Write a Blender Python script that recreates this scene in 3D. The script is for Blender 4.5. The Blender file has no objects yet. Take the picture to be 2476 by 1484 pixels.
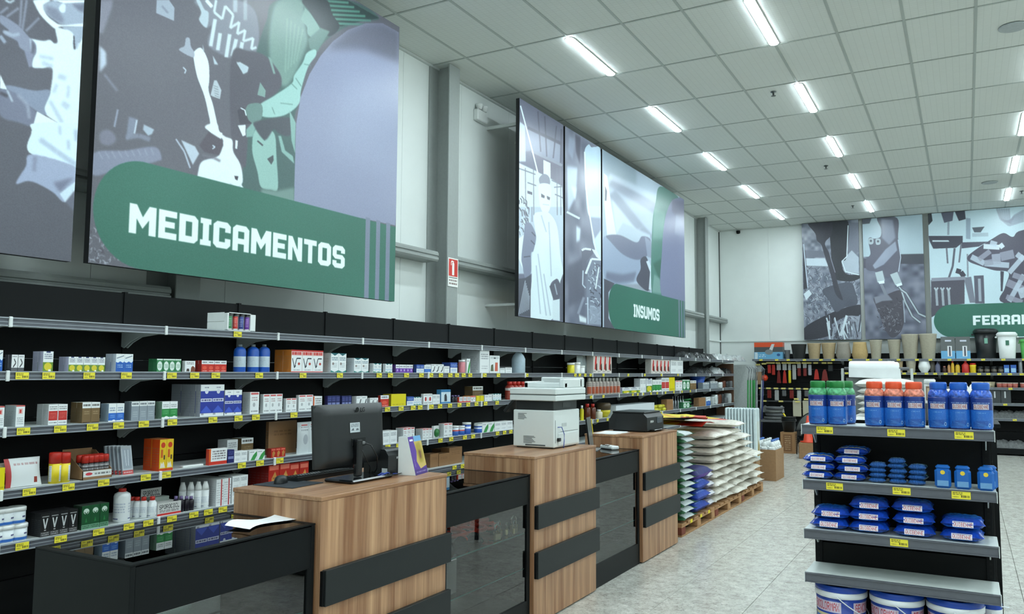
import bpy, math, random
import numpy as np
from mathutils import Vector, Matrix
random.seed(7)
C = bpy.context.scene.collection
H = 1.6                                   # eye height above the floor

# ------------------------------------------------------------------ camera
CXP, CYP, FP = 1238.0, 742.0, 1945.9
def cam_axes(yaw, pitch, roll):
    fw = np.array([math.sin(yaw)*math.cos(pitch), math.cos(yaw)*math.cos(pitch), math.sin(pitch)])
    rt = np.array([math.cos(yaw), -math.sin(yaw), 0.0]); up = np.cross(rt, fw)
    c, s = math.cos(roll), math.sin(roll)
    return np.array([c*rt+s*up, -s*rt+c*up, fw])
RC = cam_axes(math.radians(-29.411), math.radians(4.590), math.radians(0.3687))
cd = bpy.data.cameras.new('camera'); cam = bpy.data.objects.new('camera', cd); C.objects.link(cam)
cd.sensor_fit = 'HORIZONTAL'; cd.sensor_width = 36.0; cd.lens = 36.0*FP/2476.0
cd.clip_start = 0.05; cd.clip_end = 200
M = Matrix(((RC[0][0], RC[1][0], -RC[2][0], 0), (RC[0][1], RC[1][1], -RC[2][1], 0), (RC[0][2], RC[1][2], -RC[2][2], H), (0, 0, 0, 1)))
cam.matrix_world = M
bpy.context.scene.camera = cam

# ------------------------------------------------------------------ world, exposure (the room is lit by its ceiling tubes, built further down)
w = bpy.data.worlds.new('world'); bpy.context.scene.world = w; w.use_nodes = True
w.node_tree.nodes['Background'].inputs[0].default_value = (0.55, 0.62, 0.62, 1)
w.node_tree.nodes['Background'].inputs[1].default_value = 0.3
vs = bpy.context.scene.view_settings
vs.view_transform = 'Standard'; vs.look = 'None'; vs.exposure = 0.42; vs.gamma = 1.0; vs.use_curve_mapping = False
TUBE_POWER = 62.0
bpy.context.scene.cycles.max_bounces = 8
bpy.context.scene.cycles.transparent_max_bounces = 12
bpy.context.scene.cycles.caustics_reflective = False
bpy.context.scene.cycles.caustics_refractive = False
bpy.context.scene.cycles.sample_clamp_indirect = 4.0

# ------------------------------------------------------------------ measuring: a sight line of the photograph met with a real plane (world metres)
def ray(px, py): return RC.T @ np.array([(px-CXP)/FP, -(py-CYP)/FP, 1.0])
def onX(px, py, X): d = ray(px, py); p = d*(X/d[0]); return (p[0], p[1], p[2]+H)
def onY(px, py, Y): d = ray(px, py); p = d*(Y/d[1]); return (p[0], p[1], p[2]+H)
def onZ(px, py, Z): d = ray(px, py); p = d*((Z-H)/d[2]); return (p[0], p[1], Z)
def zat(py, X, y):
    r = RC[1]-(CYP-py)/FP*RC[2]; return -(r[0]*X+r[1]*y)/r[2]+H
def yat(px, X, Z):
    r = RC[0]-(px-CXP)/FP*RC[2]; return -(r[0]*X+r[2]*(Z-H))/r[1]
def xat(px, y, Z):
    r = RC[0]-(px-CXP)/FP*RC[2]; return -(r[1]*y+r[2]*(Z-H))/r[0]

# ------------------------------------------------------------------ colours and materials
def lin(c):
    return tuple(((v/255.0)/12.92 if v/255.0 <= 0.04045 else ((v/255.0+0.055)/1.055)**2.4) for v in c)
MATS = {}
def mat(name, col, rough=0.5, metal=0.0, spec=0.5, noise=0.06, scale=30.0, emit=None, alpha=None, trans=None, ior=1.45, bump=0.0, coat=0.0):
    if name in MATS: return MATS[name]
    m = bpy.data.materials.new(name); m.use_nodes = True; nt = m.node_tree; b = nt.nodes['Principled BSDF']
    c = lin(col)
    b.inputs['Roughness'].default_value = rough; b.inputs['Metallic'].default_value = metal
    b.inputs['Specular IOR Level'].default_value = spec; b.inputs['IOR'].default_value = ior
    b.inputs['Coat Weight'].default_value = coat
    b.inputs['Base Color'].default_value = (*c, 1)
    if noise > 0 or bump > 0:
        tc = nt.nodes.new('ShaderNodeTexCoord'); n = nt.nodes.new('ShaderNodeTexNoise'); n.inputs['Scale'].default_value = scale; n.inputs['Detail'].default_value = 4
        nt.links.new(tc.outputs['Object'], n.inputs['Vector'])
        if noise > 0:
            r = nt.nodes.new('ShaderNodeValToRGB')
            r.color_ramp.elements[0].position = 0.3; r.color_ramp.elements[1].position = 0.7
            r.color_ramp.elements[0].color = (*[max(0, v*(1-noise)) for v in c], 1); r.color_ramp.elements[1].color = (*[min(1, v*(1+noise)) for v in c], 1)
            nt.links.new(n.outputs['Fac'], r.inputs[0]); nt.links.new(r.outputs[0], b.inputs['Base Color'])
        if bump > 0:
            bp = nt.nodes.new('ShaderNodeBump'); bp.inputs['Strength'].default_value = bump; bp.inputs['Distance'].default_value = 0.01
            nt.links.new(n.outputs['Fac'], bp.inputs['Height']); nt.links.new(bp.outputs[0], b.inputs['Normal'])
    if emit: b.inputs['Emission Color'].default_value = (*lin(emit[0]), 1); b.inputs['Emission Strength'].default_value = emit[1]
    if trans: b.inputs['Transmission Weight'].default_value = trans
    if alpha: b.inputs['Alpha'].default_value = alpha
    MATS[name] = m
    return m
def glass_mat(name, tint=(230, 240, 238), ior=1.5, rough=0.0):
    if name in MATS: return MATS[name]
    m = bpy.data.materials.new(name); m.use_nodes = True; nt = m.node_tree; nt.nodes.clear()
    o = nt.nodes.new('ShaderNodeOutputMaterial'); mx = nt.nodes.new('ShaderNodeMixShader'); t = nt.nodes.new('ShaderNodeBsdfTransparent'); g = nt.nodes.new('ShaderNodeBsdfGlossy'); f = nt.nodes.new('ShaderNodeFresnel')
    t.inputs[0].default_value = (*lin(tint), 1); g.inputs['Roughness'].default_value = rough; f.inputs[0].default_value = ior
    nt.links.new(f.outputs[0], mx.inputs[0]); nt.links.new(t.outputs[0], mx.inputs[1]); nt.links.new(g.outputs[0], mx.inputs[2]); nt.links.new(mx.outputs[0], o.inputs[0])
    MATS[name] = m
    return m
def wood_mat():
    m = bpy.data.materials.new('walnut_laminate'); m.use_nodes = True; nt = m.node_tree; b = nt.nodes['Principled BSDF']; L = nt.links
    tc = nt.nodes.new('ShaderNodeTexCoord'); mp = nt.nodes.new('ShaderNodeMapping'); mp.inputs['Scale'].default_value = (14, 14, 0.55)
    L.new(tc.outputs['Object'], mp.inputs[0])
    n = nt.nodes.new('ShaderNodeTexNoise'); n.inputs['Scale'].default_value = 1.0; n.inputs['Detail'].default_value = 6; n.inputs['Roughness'].default_value = 0.62; n.inputs['Distortion'].default_value = 0.25
    L.new(mp.outputs[0], n.inputs['Vector'])
    r = nt.nodes.new('ShaderNodeValToRGB'); e = r.color_ramp.elements
    e[0].position = 0.28; e[0].color = (*lin((112, 72, 46)), 1); e[1].position = 0.72; e[1].color = (*lin((200, 158, 120)), 1)
    for p, c in ((0.40, (142, 98, 66)), (0.5, (160, 120, 88)), (0.6, (180, 138, 102))):
        x = e.new(p); x.color = (*lin(c), 1)
    L.new(n.outputs['Fac'], r.inputs[0])
    mp2 = nt.nodes.new('ShaderNodeMapping'); mp2.inputs['Scale'].default_value = (90, 90, 2.0); L.new(tc.outputs['Object'], mp2.inputs[0])
    n2 = nt.nodes.new('ShaderNodeTexNoise'); n2.inputs['Scale'].default_value = 1.0; n2.inputs['Detail'].default_value = 3; L.new(mp2.outputs[0], n2.inputs['Vector'])
    mx = nt.nodes.new('ShaderNodeMixRGB'); mx.blend_type = 'SOFT_LIGHT'; mx.inputs[0].default_value = 0.5
    L.new(r.outputs[0], mx.inputs[1]); L.new(n2.outputs['Fac'], mx.inputs[2]); L.new(mx.outputs[0], b.inputs['Base Color'])
    b.inputs['Roughness'].default_value = 0.42
    return m
def floor_mat():
    m = bpy.data.materials.new('polished_granite'); m.use_nodes = True; nt = m.node_tree; b = nt.nodes['Principled BSDF']; L = nt.links
    tc = nt.nodes.new('ShaderNodeTexCoord')
    geo = nt.nodes.new('ShaderNodeNewGeometry')
    def noise(sc, det, ro, dist=0.0):
        n = nt.nodes.new('ShaderNodeTexNoise'); n.inputs['Scale'].default_value = sc; n.inputs['Detail'].default_value = det; n.inputs['Roughness'].default_value = ro; n.inputs['Distortion'].default_value = dist
        L.new(geo.outputs['Position'], n.inputs['Vector']); return n
    a = noise(11, 9, 0.8, 0.3); r = nt.nodes.new('ShaderNodeValToRGB'); e = r.color_ramp.elements
    e[0].position = 0.34; e[0].color = (*lin((160, 156, 147)), 1); e[1].position = 0.66; e[1].color = (*lin((222, 220, 211)), 1)
    x = e.new(0.46); x.color = (*lin((190, 187, 178)), 1); x = e.new(0.55); x.color = (*lin((204, 202, 193)), 1)
    L.new(a.outputs['Fac'], r.inputs[0])
    s = noise(46, 5, 0.85); r2 = nt.nodes.new('ShaderNodeValToRGB'); e = r2.color_ramp.elements
    e[0].position = 0.36; e[0].color = (0.12, 0.11, 0.10, 1); e[1].position = 0.46; e[1].color = (1, 1, 1, 1)
    L.new(s.outputs['Fac'], r2.inputs[0])
    mx = nt.nodes.new('ShaderNodeMixRGB'); mx.blend_type = 'MULTIPLY'; mx.inputs[0].default_value = 0.75
    L.new(r.outputs[0], mx.inputs[1]); L.new(r2.outputs[0], mx.inputs[2]); L.new(mx.outputs[0], b.inputs['Base Color'])
    g = noise(2.5, 4, 0.6); r3 = nt.nodes.new('ShaderNodeMapRange'); r3.inputs['To Min'].default_value = 0.16; r3.inputs['To Max'].default_value = 0.32
    L.new(g.outputs['Fac'], r3.inputs[0]); L.new(r3.outputs[0], b.inputs['Roughness'])
    return m
def tile_mat():
    m = bpy.data.materials.new('ceiling_tile_board'); m.use_nodes = True; nt = m.node_tree; b = nt.nodes['Principled BSDF']; L = nt.links
    tc = nt.nodes.new('ShaderNodeTexCoord')
    br = nt.nodes.new('ShaderNodeTexBrick'); br.inputs['Scale'].default_value = 9.0; br.inputs['Mortar Size'].default_value = 0.035; br.inputs['Mortar Smooth'].default_value = 0.6
    br.offset = 0.0; br.inputs['Brick Width'].default_value = 0.6; br.inputs['Row Height'].default_value = 0.42
    br.inputs['Color1'].default_value = (*lin((214, 219, 215)), 1); br.inputs['Color2'].default_value = (*lin((212, 217, 213)), 1); br.inputs['Mortar'].default_value = (*lin((203, 208, 204)), 1)
    L.new(tc.outputs['Object'], br.inputs['Vector']); L.new(br.outputs['Color'], b.inputs['Base Color'])
    b.inputs['Roughness'].default_value = 0.85; b.inputs['Specular IOR Level'].default_value = 0.2
    return m

# ------------------------------------------------------------------ painted prints: small pictures drawn here in code (labels, posters)
FONT = {'A':'0E11111F111111','B':'1E11111E11111E','C':'0E11101010110E','D':'1E11111111111E','E':'1F10101E10101F','F':'1F10101E101010','G':'0E11101711110F','H':'1111111F111111','I':'0E04040404040E','J':'0702020202120C','K':'11121418141211','L':'1010101010101F','M':'111B1515111111','N':'11111915131111','O':'0E11111111110E','P':'1E11111E101010','Q':'0E11111115120D','R':'1E11111E141211','S':'0F10100E01011E','T':'1F040404040404','U':'1111111111110E','V':'11111111110A04','W':'11111115151B11','X':'11110A040A1111','Y':'11110A04040404','Z':'1F01020408101F','0':'0E11131519110E','1':'040C040404040E','2':'0E11010204081F','3':'1F02040201110E','4':'02060A121F0202','5':'1F101E0101110E','6':'0608101E11110E','7':'1F010204080808','8':'0E11110E11110E','9':'0E11110F01020C','$':'040F140E051E04',',':'0000000000040C','-':'0000001F000000',' ':'00000000000000'}
def glyph(ch):
    s = FONT.get(ch, FONT[' ']); return np.array([[(int(s[2*r:2*r+2], 16) >> (4-c)) & 1 for c in range(5)] for r in range(7)], bool)
class Art:
    """A picture in numpy; x to the right, y up, both 0..1 unless a map is given."""
    def __init__(s, w, h, bg=(255, 255, 255)):
        s.w, s.h = w, h; s.a = np.empty((h, w, 3)); s.a[:] = bg; s.map = None; s.org = False; s.rs = np.random.RandomState(w+h)
    def P(s, pts):
        if s.map: pts = [s.map(*p) for p in pts]
        return np.array([(x*s.w, y*s.h) for x, y in pts])
    def mask(s, P):
        x0, x1 = max(0, int(P[:, 0].min())-1), min(s.w, int(P[:, 0].max())+2); y0, y1 = max(0, int(P[:, 1].min())-1), min(s.h, int(P[:, 1].max())+2)
        if x1 <= x0 or y1 <= y0: return None
        X, Y = np.meshgrid(np.arange(x0, x1)+.5, np.arange(y0, y1)+.5); m = np.zeros(X.shape, bool)
        for (ax, ay), (bx, by) in zip(P, np.roll(P, -1, 0)):
            if ay == by: continue
            c = ((ay > Y) != (by > Y)) & (X < (bx-ax)*(Y-ay)/(by-ay)+ax); m ^= c
        return x0, x1, y0, y1, m
    def poly(s, pts, col, al=1.0, sm=False, soft=0):
        P = s.P(pts)
        if sm or (s.org and len(pts) >= 7):
            n = len(P); out = []
            for i in range(n):
                p0, p1, p2, p3 = P[i-1], P[i], P[(i+1) % n], P[(i+2) % n]
                for t in np.linspace(0, 1, 7)[:-1]:
                    out.append(0.5*((2*p1)+(-p0+p2)*t+(2*p0-5*p1+4*p2-p3)*t*t+(-p0+3*p1-3*p2+p3)*t**3))
            P = np.array(out)
        r = s.mask(P)
        if r is None: return s
        x0, x1, y0, y1, m = r
        if soft:
            k = int(soft*3); X0, X1, Y0, Y1 = max(0, x0-k), min(s.w, x1+k), max(0, y0-k), min(s.h, y1+k)
            mm = np.zeros((Y1-Y0, X1-X0)); mm[y0-Y0:y1-Y0, x0-X0:x1-X0] = m; m = blur(mm, soft); x0, x1, y0, y1 = X0, X1, Y0, Y1
        m = (m*al)[..., None]
        s.a[y0:y1, x0:x1] = s.a[y0:y1, x0:x1]*(1-m)+np.array(col, float)*m
        return s
    def rect(s, x0, y0, x1, y1, col, al=1.0): return s.poly([(x0, y0), (x1, y0), (x1, y1), (x0, y1)], col, al)
    def circ(s, x, y, rx, ry, col, al=1.0): return s.poly([(x+rx*math.cos(t), y+ry*math.sin(t)) for t in np.linspace(0, 2*math.pi, 25)[:-1]], col, al)
    def line(s, pts, wd, col, al=1.0, soft=0):
        for (a, b) in zip(pts, pts[1:]):
            d = np.array(b, float)-np.array(a, float); L = np.hypot(*d) or 1; n = np.array((-d[1], d[0]))/L*wd/2; a = np.array(a, float); b = np.array(b, float)
            s.poly([tuple(a+n), tuple(b+n), tuple(b-n), tuple(a-n)], col, al, soft=soft)
        return s
    def text(s, x0, y0, x1, y1, t, col, sl=0.0):
        n = len(t)*6-1
        for i, ch in enumerate(t):
            g = glyph(ch)
            for r in range(7):
                for c in range(5):
                    if g[r, c]:
                        X = x0+(x1-x0)*(i*6+c)/n; Y = y1-(y1-y0)*(r+1)/7; dx = (x1-x0)/n*1.12; dy = (y1-y0)/7*1.12; k = sl*(6-r)/7
                        s.poly([(X+k, Y), (X+dx+k, Y), (X+dx+k, Y+dy), (X+k, Y+dy)], col)
        return s
    def marks(s, x0, y0, x1, y1, n, col, al=0.8, fill=0.55):
        """n rows of small print too fine to read"""
        hh = (y1-y0)/n
        for i in range(n):
            y = y1-(i+1)*hh; x = x0
            while x < x1-0.01:
                l = s.rs.uniform(0.04, 0.14)*max(0.3, x1-x0)*2
                s.rect(x, y+hh*(1-fill)/2, min(x1, x+l), y+hh*(1+fill)/2, col, al*s.rs.uniform(0.6, 1)); x += l+0.03
        return s
    def image(s, name):
        im = bpy.data.images.new(name, s.w, s.h); px = np.ones((s.h, s.w, 4), np.float32); px[..., :3] = np.clip(s.a, 0, 255)/255.0
        im.pixels.foreach_set(px.ravel()); im.update(); im.pack(); return im
def blur(a, sg):
    r = max(1, int(sg)); out = a
    for _ in range(2):
        for ax in (0, 1):
            pad = [(0, 0)]*a.ndim; pad[ax] = (r+1, r); p = np.pad(out, pad, 'edge'); c = np.cumsum(p, axis=ax)
            n = out.shape[ax]; out = (np.take(c, range(2*r+1, 2*r+1+n), axis=ax)-np.take(c, range(0, n), axis=ax))/(2*r+1)
    return out
def vnoise(h, w, cell, rs):
    gh, gw = int(h/cell)+3, int(w/cell)+3; g = rs.rand(gh, gw); y = np.arange(h)/cell; x = np.arange(w)/cell
    yi, xi = y.astype(int), x.astype(int); fy, fx = (y-yi)[:, None], (x-xi)[None]; fy = fy*fy*(3-2*fy); fx = fx*fx*(3-2*fx)
    return (g[yi][:, xi]*(1-fy)+g[yi+1][:, xi]*fy)*(1-fx)+(g[yi][:, xi+1]*(1-fy)+g[yi+1][:, xi+1]*fy)*fx
def art_mat(name, art, rough=0.45, spec=0.5, alpha=None):
    if name in MATS: return MATS[name]
    m = bpy.data.materials.new(name); m.use_nodes = True; nt = m.node_tree; b = nt.nodes['Principled BSDF']
    t = nt.nodes.new('ShaderNodeTexImage'); t.image = art.image(name); t.extension = 'EXTEND'
    nt.links.new(t.outputs[0], b.inputs['Base Color']); b.inputs['Roughness'].default_value = rough; b.inputs['Specular IOR Level'].default_value = spec
    if alpha: b.inputs['Alpha'].default_value = alpha
    MATS[name] = m
    return m

# ------------------------------------------------------------------ mesh building
class MB:
    def __init__(s): s.v = []; s.f = []; s.uv = []; s.mi = []; s.sm = []
    def face(s, idx, uv=None, mi=0, sm=False): s.f.append(idx); s.uv.append(uv or [(0, 0)]*len(idx)); s.mi.append(mi); s.sm.append(sm)
    def quad(s, pts, uv=None, mi=0):
        b = len(s.v); s.v += [tuple(p) for p in pts]; s.face(list(range(b, b+len(pts))), uv, mi); return s
    def box(s, x0, y0, z0, x1, y1, z1, mi=0, bev=0.0, uvs=None):
        if x0 > x1: x0, x1 = x1, x0
        if y0 > y1: y0, y1 = y1, y0
        if z0 > z1: z0, z1 = z1, z0
        if bev > 0:
            b = len(s.v); c = min(bev, (x1-x0)/2.01, (y1-y0)/2.01, (z1-z0)/2.01)
            X, Y, Z = (x0, x1), (y0, y1), (z0, z1); k = {}
            for i in (0, 1):
                for j in (0, 1):
                    for l in (0, 1):
                        sx, sy, sz = (1, -1)[i], (1, -1)[j], (1, -1)[l]
                        for a in range(3):
                            p = [X[i]+sx*c, Y[j]+sy*c, Z[l]+sz*c]; p[a] = (X[i], Y[j], Z[l])[a]; k[i, j, l, a] = len(s.v); s.v.append(tuple(p))
            A = s.face
            for a, (u, w_) in ((0, (1, 2)), (1, (2, 0)), (2, (0, 1))):
                for e in (0, 1):
                    q = []
                    for cu, cw in ((0, 0), (1, 0), (1, 1), (0, 1)):
                        t = [0, 0, 0]; t[a] = e; t[u] = cu; t[w_] = cw; q.append(k[t[0], t[1], t[2], a])
                    A(q if e else q[::-1], None, mi)
                for cu in (0, 1):
                    for cw in (0, 1):
                        t0 = [0, 0, 0]; t0[u] = cu; t0[w_] = cw; t1 = list(t0); t1[a] = 1
                        q = [k[(*t0, u)], k[(*t1, u)], k[(*t1, w_)], k[(*t0, w_)]]; A(q if cu != cw else q[::-1], None, mi)
            for i in (0, 1):
                for j in (0, 1):
                    for l in (0, 1):
                        q = [k[i, j, l, 0], k[i, j, l, 1], k[i, j, l, 2]]; A(q if (i+j+l) % 2 else q[::-1], None, mi)
            return s
        b = len(s.v)
        s.v += [(x0, y0, z0), (x1, y0, z0), (x1, y1, z0), (x0, y1, z0), (x0, y0, z1), (x1, y0, z1), (x1, y1, z1), (x0, y1, z1)]
        F = ((1, 2, 6, 5), (3, 0, 4, 7), (0, 1, 5, 4), (2, 3, 7, 6), (4, 5, 6, 7), (3, 2, 1, 0))   # +x -x -y +y +z -z
        for n, f in enumerate(F):
            u = None
            if uvs:
                a, c, d, e = uvs[n]; u = [(a, c), (d, c), (d, e), (a, e)]
            s.face([b+i for i in f], u, mi)
        return s
    def lathe(s, prof, seg=20, cx=0, cy=0, mi=0, cap=True, uv=False, sx=1.0, sy=1.0):
        b = len(s.v); n = len(prof); zs = [p[1] for p in prof]; z0, z1 = min(zs), max(zs)
        for r, z in prof:
            for i in range(seg):
                t = 2*math.pi*i/seg; s.v.append((cx+r*math.cos(t)*sx, cy+r*math.sin(t)*sy, z))
        for j in range(n-1):
            for i in range(seg):
                k = (i+1) % seg; u = None
                if uv:
                    v0, v1 = (prof[j][1]-z0)/(z1-z0+1e-9), (prof[j+1][1]-z0)/(z1-z0+1e-9); u = [(i/seg*3 % 1.0001, v0), ((i/seg*3 % 1.0001)+3/seg, v0), ((i/seg*3 % 1.0001)+3/seg, v1), (i/seg*3 % 1.0001, v1)]
                s.face([b+j*seg+i, b+j*seg+k, b+(j+1)*seg+k, b+(j+1)*seg+i], u, mi, True)
        if cap:
            s.face([b+i for i in range(seg)][::-1], None, mi); s.face([b+(n-1)*seg+i for i in range(seg)], None, mi)
        return s
    def tube(s, pts, r, seg=6, mi=0):
        P = [Vector(p) for p in pts]; b = len(s.v); n = len(P)
        for i, p in enumerate(P):
            d = (P[min(i+1, n-1)]-P[max(i-1, 0)]).normalized(); a = d.cross(Vector((0, 0, 1)))
            if a.length < 1e-3: a = d.cross(Vector((1, 0, 0)))
            a.normalize(); c = d.cross(a)
            for k in range(seg):
                t = 2*math.pi*k/seg; s.v.append(tuple(p+a*(r*math.cos(t))+c*(r*math.sin(t))))
        for i in range(n-1):
            for k in range(seg):
                j = (k+1) % seg; s.face([b+i*seg+k, b+i*seg+j, b+(i+1)*seg+j, b+(i+1)*seg+k], None, mi, True)
        s.face([b+k for k in range(seg)][::-1], None, mi); s.face([b+(n-1)*seg+k for k in range(seg)], None, mi)
        return s
    def prism(s, pts, axis, a, b_, mi=0):
        """extrude polygon pts (2D) along axis from a to b_"""
        def P(u, v, t): return (t, u, v) if axis == 'x' else ((u, t, v) if axis == 'y' else (u, v, t))
        b = len(s.v); n = len(pts)
        s.v += [P(u, v, a) for u, v in pts]+[P(u, v, b_) for u, v in pts]
        s.face([b+i for i in range(n)][::-1], None, mi); s.face([b+n+i for i in range(n)], None, mi)
        for i in range(n):
            j = (i+1) % n; s.face([b+i, b+j, b+n+j, b+n+i], None, mi)
        return s
    def grid(s, fn, nu, nv, mi=0, uv=True, sm=True):
        b = len(s.v)
        for j in range(nv+1):
            for i in range(nu+1): s.v.append(tuple(fn(i/nu, j/nv)))
        for j in range(nv):
            for i in range(nu):
                q = [b+j*(nu+1)+i, b+j*(nu+1)+i+1, b+(j+1)*(nu+1)+i+1, b+(j+1)*(nu+1)+i]
                s.face(q, [(i/nu, j/nv), ((i+1)/nu, j/nv), ((i+1)/nu, (j+1)/nv), (i/nu, (j+1)/nv)], mi, sm)
        return s
    def mesh(s, name, mats):
        me = bpy.data.meshes.new(name); me.from_pydata(s.v, [], s.f)
        me.polygons.foreach_set('material_index', s.mi); me.polygons.foreach_set('use_smooth', s.sm)
        ul = me.uv_layers.new(name='UVMap'); ul.data.foreach_set('uv', [c for u in s.uv for p in u for c in p])
        for m in (mats if isinstance(mats, (list, tuple)) else [mats]): me.materials.append(m)
        me.update(); return me
def link(name, me, parent=None, loc=(0, 0, 0), rz=0.0, rx=0.0, ry=0.0):
    o = bpy.data.objects.new(name, me); C.objects.link(o); o.location = loc; o.rotation_euler = (rx, ry, rz)
    if parent is not None: o.parent = parent
    return o
def ob(name, mb, mats, parent=None, loc=(0, 0, 0), rz=0.0, rx=0.0, ry=0.0): return link(name, mb.mesh(name, mats), parent, loc, rz, rx, ry)
USED = {}
def tag(o, label, cat, group=None):
    n = len(label.split())
    if n > 16 or n < 4: print('LABEL LENGTH', n, label)
    if label in USED: print('LABEL TWICE', label)
    USED[label] = 1
    o['label'] = label; o['category'] = cat
    if group: o['group'] = group
    return o
def thing(name, label, cat, loc=(0, 0, 0), rz=0.0, group=None, rx=0.0, ry=0.0):
    return tag(link(name, None, None, loc, rz, rx, ry), label, cat, group)
def struct(name, mb, mats, parent=None, **k):
    o = ob(name, mb, mats, parent, **k)
    if parent is None: o['kind'] = 'structure'
    return o
def copy_tree(o, parent=None):
    c = o.copy(); C.objects.link(c)
    if parent is not None: c.parent = parent
    for ch in list(o.children): copy_tree(ch, c)
    return c
ORD = ['first', 'second', 'third', 'fourth', 'fifth', 'sixth', 'seventh', 'eighth', 'ninth', 'tenth', 'eleventh', 'twelfth', 'thirteenth', 'fourteenth', 'fifteenth', 'sixteenth']
# ------------------------------------------------------------------ the room: floor, ceiling, walls
XW, YW, XR, YN, ZC = -5.2, 19.55, 9.0, -7.0, 5.067
white = mat('painted_white_panel', (222, 228, 225), 0.42, noise=0.02, scale=3)
greym = mat('grey_painted_steel', (150, 156, 153), 0.5, noise=0.03)
grey_l = mat('pale_grey_steel', (196, 202, 199), 0.45, noise=0.03)
black = mat('black_powder_coat', (13, 15, 16), 0.55, spec=0.2, noise=0.05, scale=60)
blackm = mat('black_melamine', (17, 20, 21), 0.45, spec=0.16, noise=0.03)
dark = mat('charcoal_laminate', (31, 35, 35), 0.5, spec=0.35, noise=0.04)
shelfgrey = mat('light_grey_shelf_steel', (196, 203, 201), 0.4, noise=0.03)
railm = mat('smoke_grey_price_rail', (92, 95, 102), 0.35, noise=0.05)
raill = mat('clear_price_rail_lip', (152, 158, 164), 0.25, noise=0.04)
whitep = mat('white_plastic', (228, 232, 230), 0.35, noise=0.02)
wood = wood_mat()
gran = floor_mat()

fl = struct('floor', MB().box(XW-0.2, YN-0.2, -0.2, XR+0.2, YW+0.2, -0.012), mat('grey_floor_joint', (120, 118, 112), 0.8, noise=0.1))
# granite slabs, joints as measured along the aisle
SX, SY = 0.553, 1.106
slab = MB().box(0.0015, 0.0015, -0.011, SX-0.0015, SY-0.0015, 0.0, bev=0.0012).mesh('slab', gran)
x = -2.466-SX; nslab = 0
while x < 2.4:
    y = 2.9
    while y < YW-SY:
        link('slab', slab, fl, (x, y, 0)); nslab += 1
        y += SY
    x += SX
rest = MB()
xs = [XW+0.01]+[]
def slabrest(x0, x1, y0, y1):
    yy = y0
    while yy < y1-0.01:
        xx = x0
        while xx < x1-0.01:
            rest.box(xx+0.0015, yy+0.0015, -0.011, min(xx+SX, x1)-0.0015, min(yy+SY, y1)-0.0015, 0.0); xx += SX
        yy += SY
slabrest(XW, -3.019, 2.9, YW); slabrest(x, XR, 2.9, YW); slabrest(XW, XR, YN, 2.9); slabrest(-3.019, x, y, YW)
o = ob('slab_field', rest, gran, fl); o['kind'] = 'stuff'

# ceiling: tiles between metal rails
ce = struct('ceiling', MB().box(XW-0.2, YN-0.2, ZC+0.03, XR+0.2, YW+0.2, ZC+0.2), mat('plenum_grey', (120, 125, 122), 0.9))
TX, TY, X0, Y0 = 0.6154, 1.2575, 0.194, 7.315
tm = tile_mat()
tile = MB().box(0.012, 0.012, 0.006, TX-0.012, TY-0.012, 0.02).mesh('ceiling_tile', tm)
kx0 = int(math.floor((XW-X0)/TX)); ky0 = -9
trest = MB()
for i in range(kx0, 15):
    for j in range(ky0, 10):
        xa, ya = X0+i*TX, Y0+j*TY; xb, yb = xa+TX, ya+TY
        cut = xa < XW or yb > YW or xb > XR or ya < YN
        if xa > XR or ya > YW or xb < XW or yb < YN: continue
        if not cut and ya > 3.4 and xa < 2.2: link('ceiling_tile', tile, ce, (xa, ya, ZC))
        elif cut and ya > 3.4 and xa < 2.2: ob('ceiling_tile', MB().box(max(xa+0.012, XW), ya+0.012, 0.006, xb-0.012, min(yb-0.012, YW), 0.02), tm, ce, (0, 0, ZC))
        else: trest.box(max(xa+0.012, XW), max(ya+0.012, YN), 0.006, min(xb-0.012, XR), min(yb-0.012, YW), 0.02)
o = ob('ceiling_tile_field', trest, tm, ce, (0, 0, ZC)); o['kind'] = 'stuff'
rail = mat('ceiling_rail_paint', (170, 178, 174), 0.5, noise=0.02)
for i in range(kx0+1, 15):
    xa = X0+i*TX
    if XW < xa < XR: ob('ceiling_rail', MB().box(-0.013, YN, 0, 0.013, YW, 0.004), rail, ce, (xa, 0, ZC))
for j in range(ky0, 11):
    ya = Y0+j*TY
    if YN < ya < YW: ob('ceiling_rail', MB().box(XW, -0.011, 0.0005, XR, 0.011, 0.0045), rail, ce, (0, ya, ZC))
ob('edge_rail', MB().box(XW, YN, -0.02, XW+0.03, YW, 0.004).box(XW, YW-0.03, -0.02, XR, YW, 0.004), grey_l, ce, (0, 0, ZC))

# walls built of tall insulated panels
def panel_wall(name, face, a0, a1, pos, step, zb=0.0, zt=ZC+0.05):
    g = MB()
    if face == 'x+': g.box(pos-0.2, a0, zb, pos-0.012, a1, zt)
    elif face == 'y-': g.box(a0, pos+0.012, zb, a1, pos+0.2, zt)
    elif face == 'x-': g.box(pos+0.012, a0, zb, pos+0.2, a1, zt)
    else: g.box(a0, pos-0.2, zb, a1, pos-0.012, zt)
    w_ = struct(name, g, mat('panel_joint_grey', (186, 192, 190), 0.7))
    a = a0
    while a < a1-0.05:
        b = min(a+step, a1); p = MB()
        if face == 'x+': p.box(pos-0.014, a+0.0015, zb, pos, b-0.0015, zt, bev=0.002)
        elif face == 'y-': p.box(a+0.0015, pos, zb, b-0.0015, pos+0.014, zt, bev=0.002)
        elif face == 'x-': p.box(pos, a+0.0015, zb, pos+0.014, b-0.0015, zt, bev=0.002)
        else: p.box(a+0.0015, pos-0.014, zb, b-0.0015, pos, zt, bev=0.002)
        ob('wall_panel', p, white, w_); a = b
    return w_
wl = panel_wall('wall_left', 'x+', YN, YW, XW, 1.15)
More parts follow.
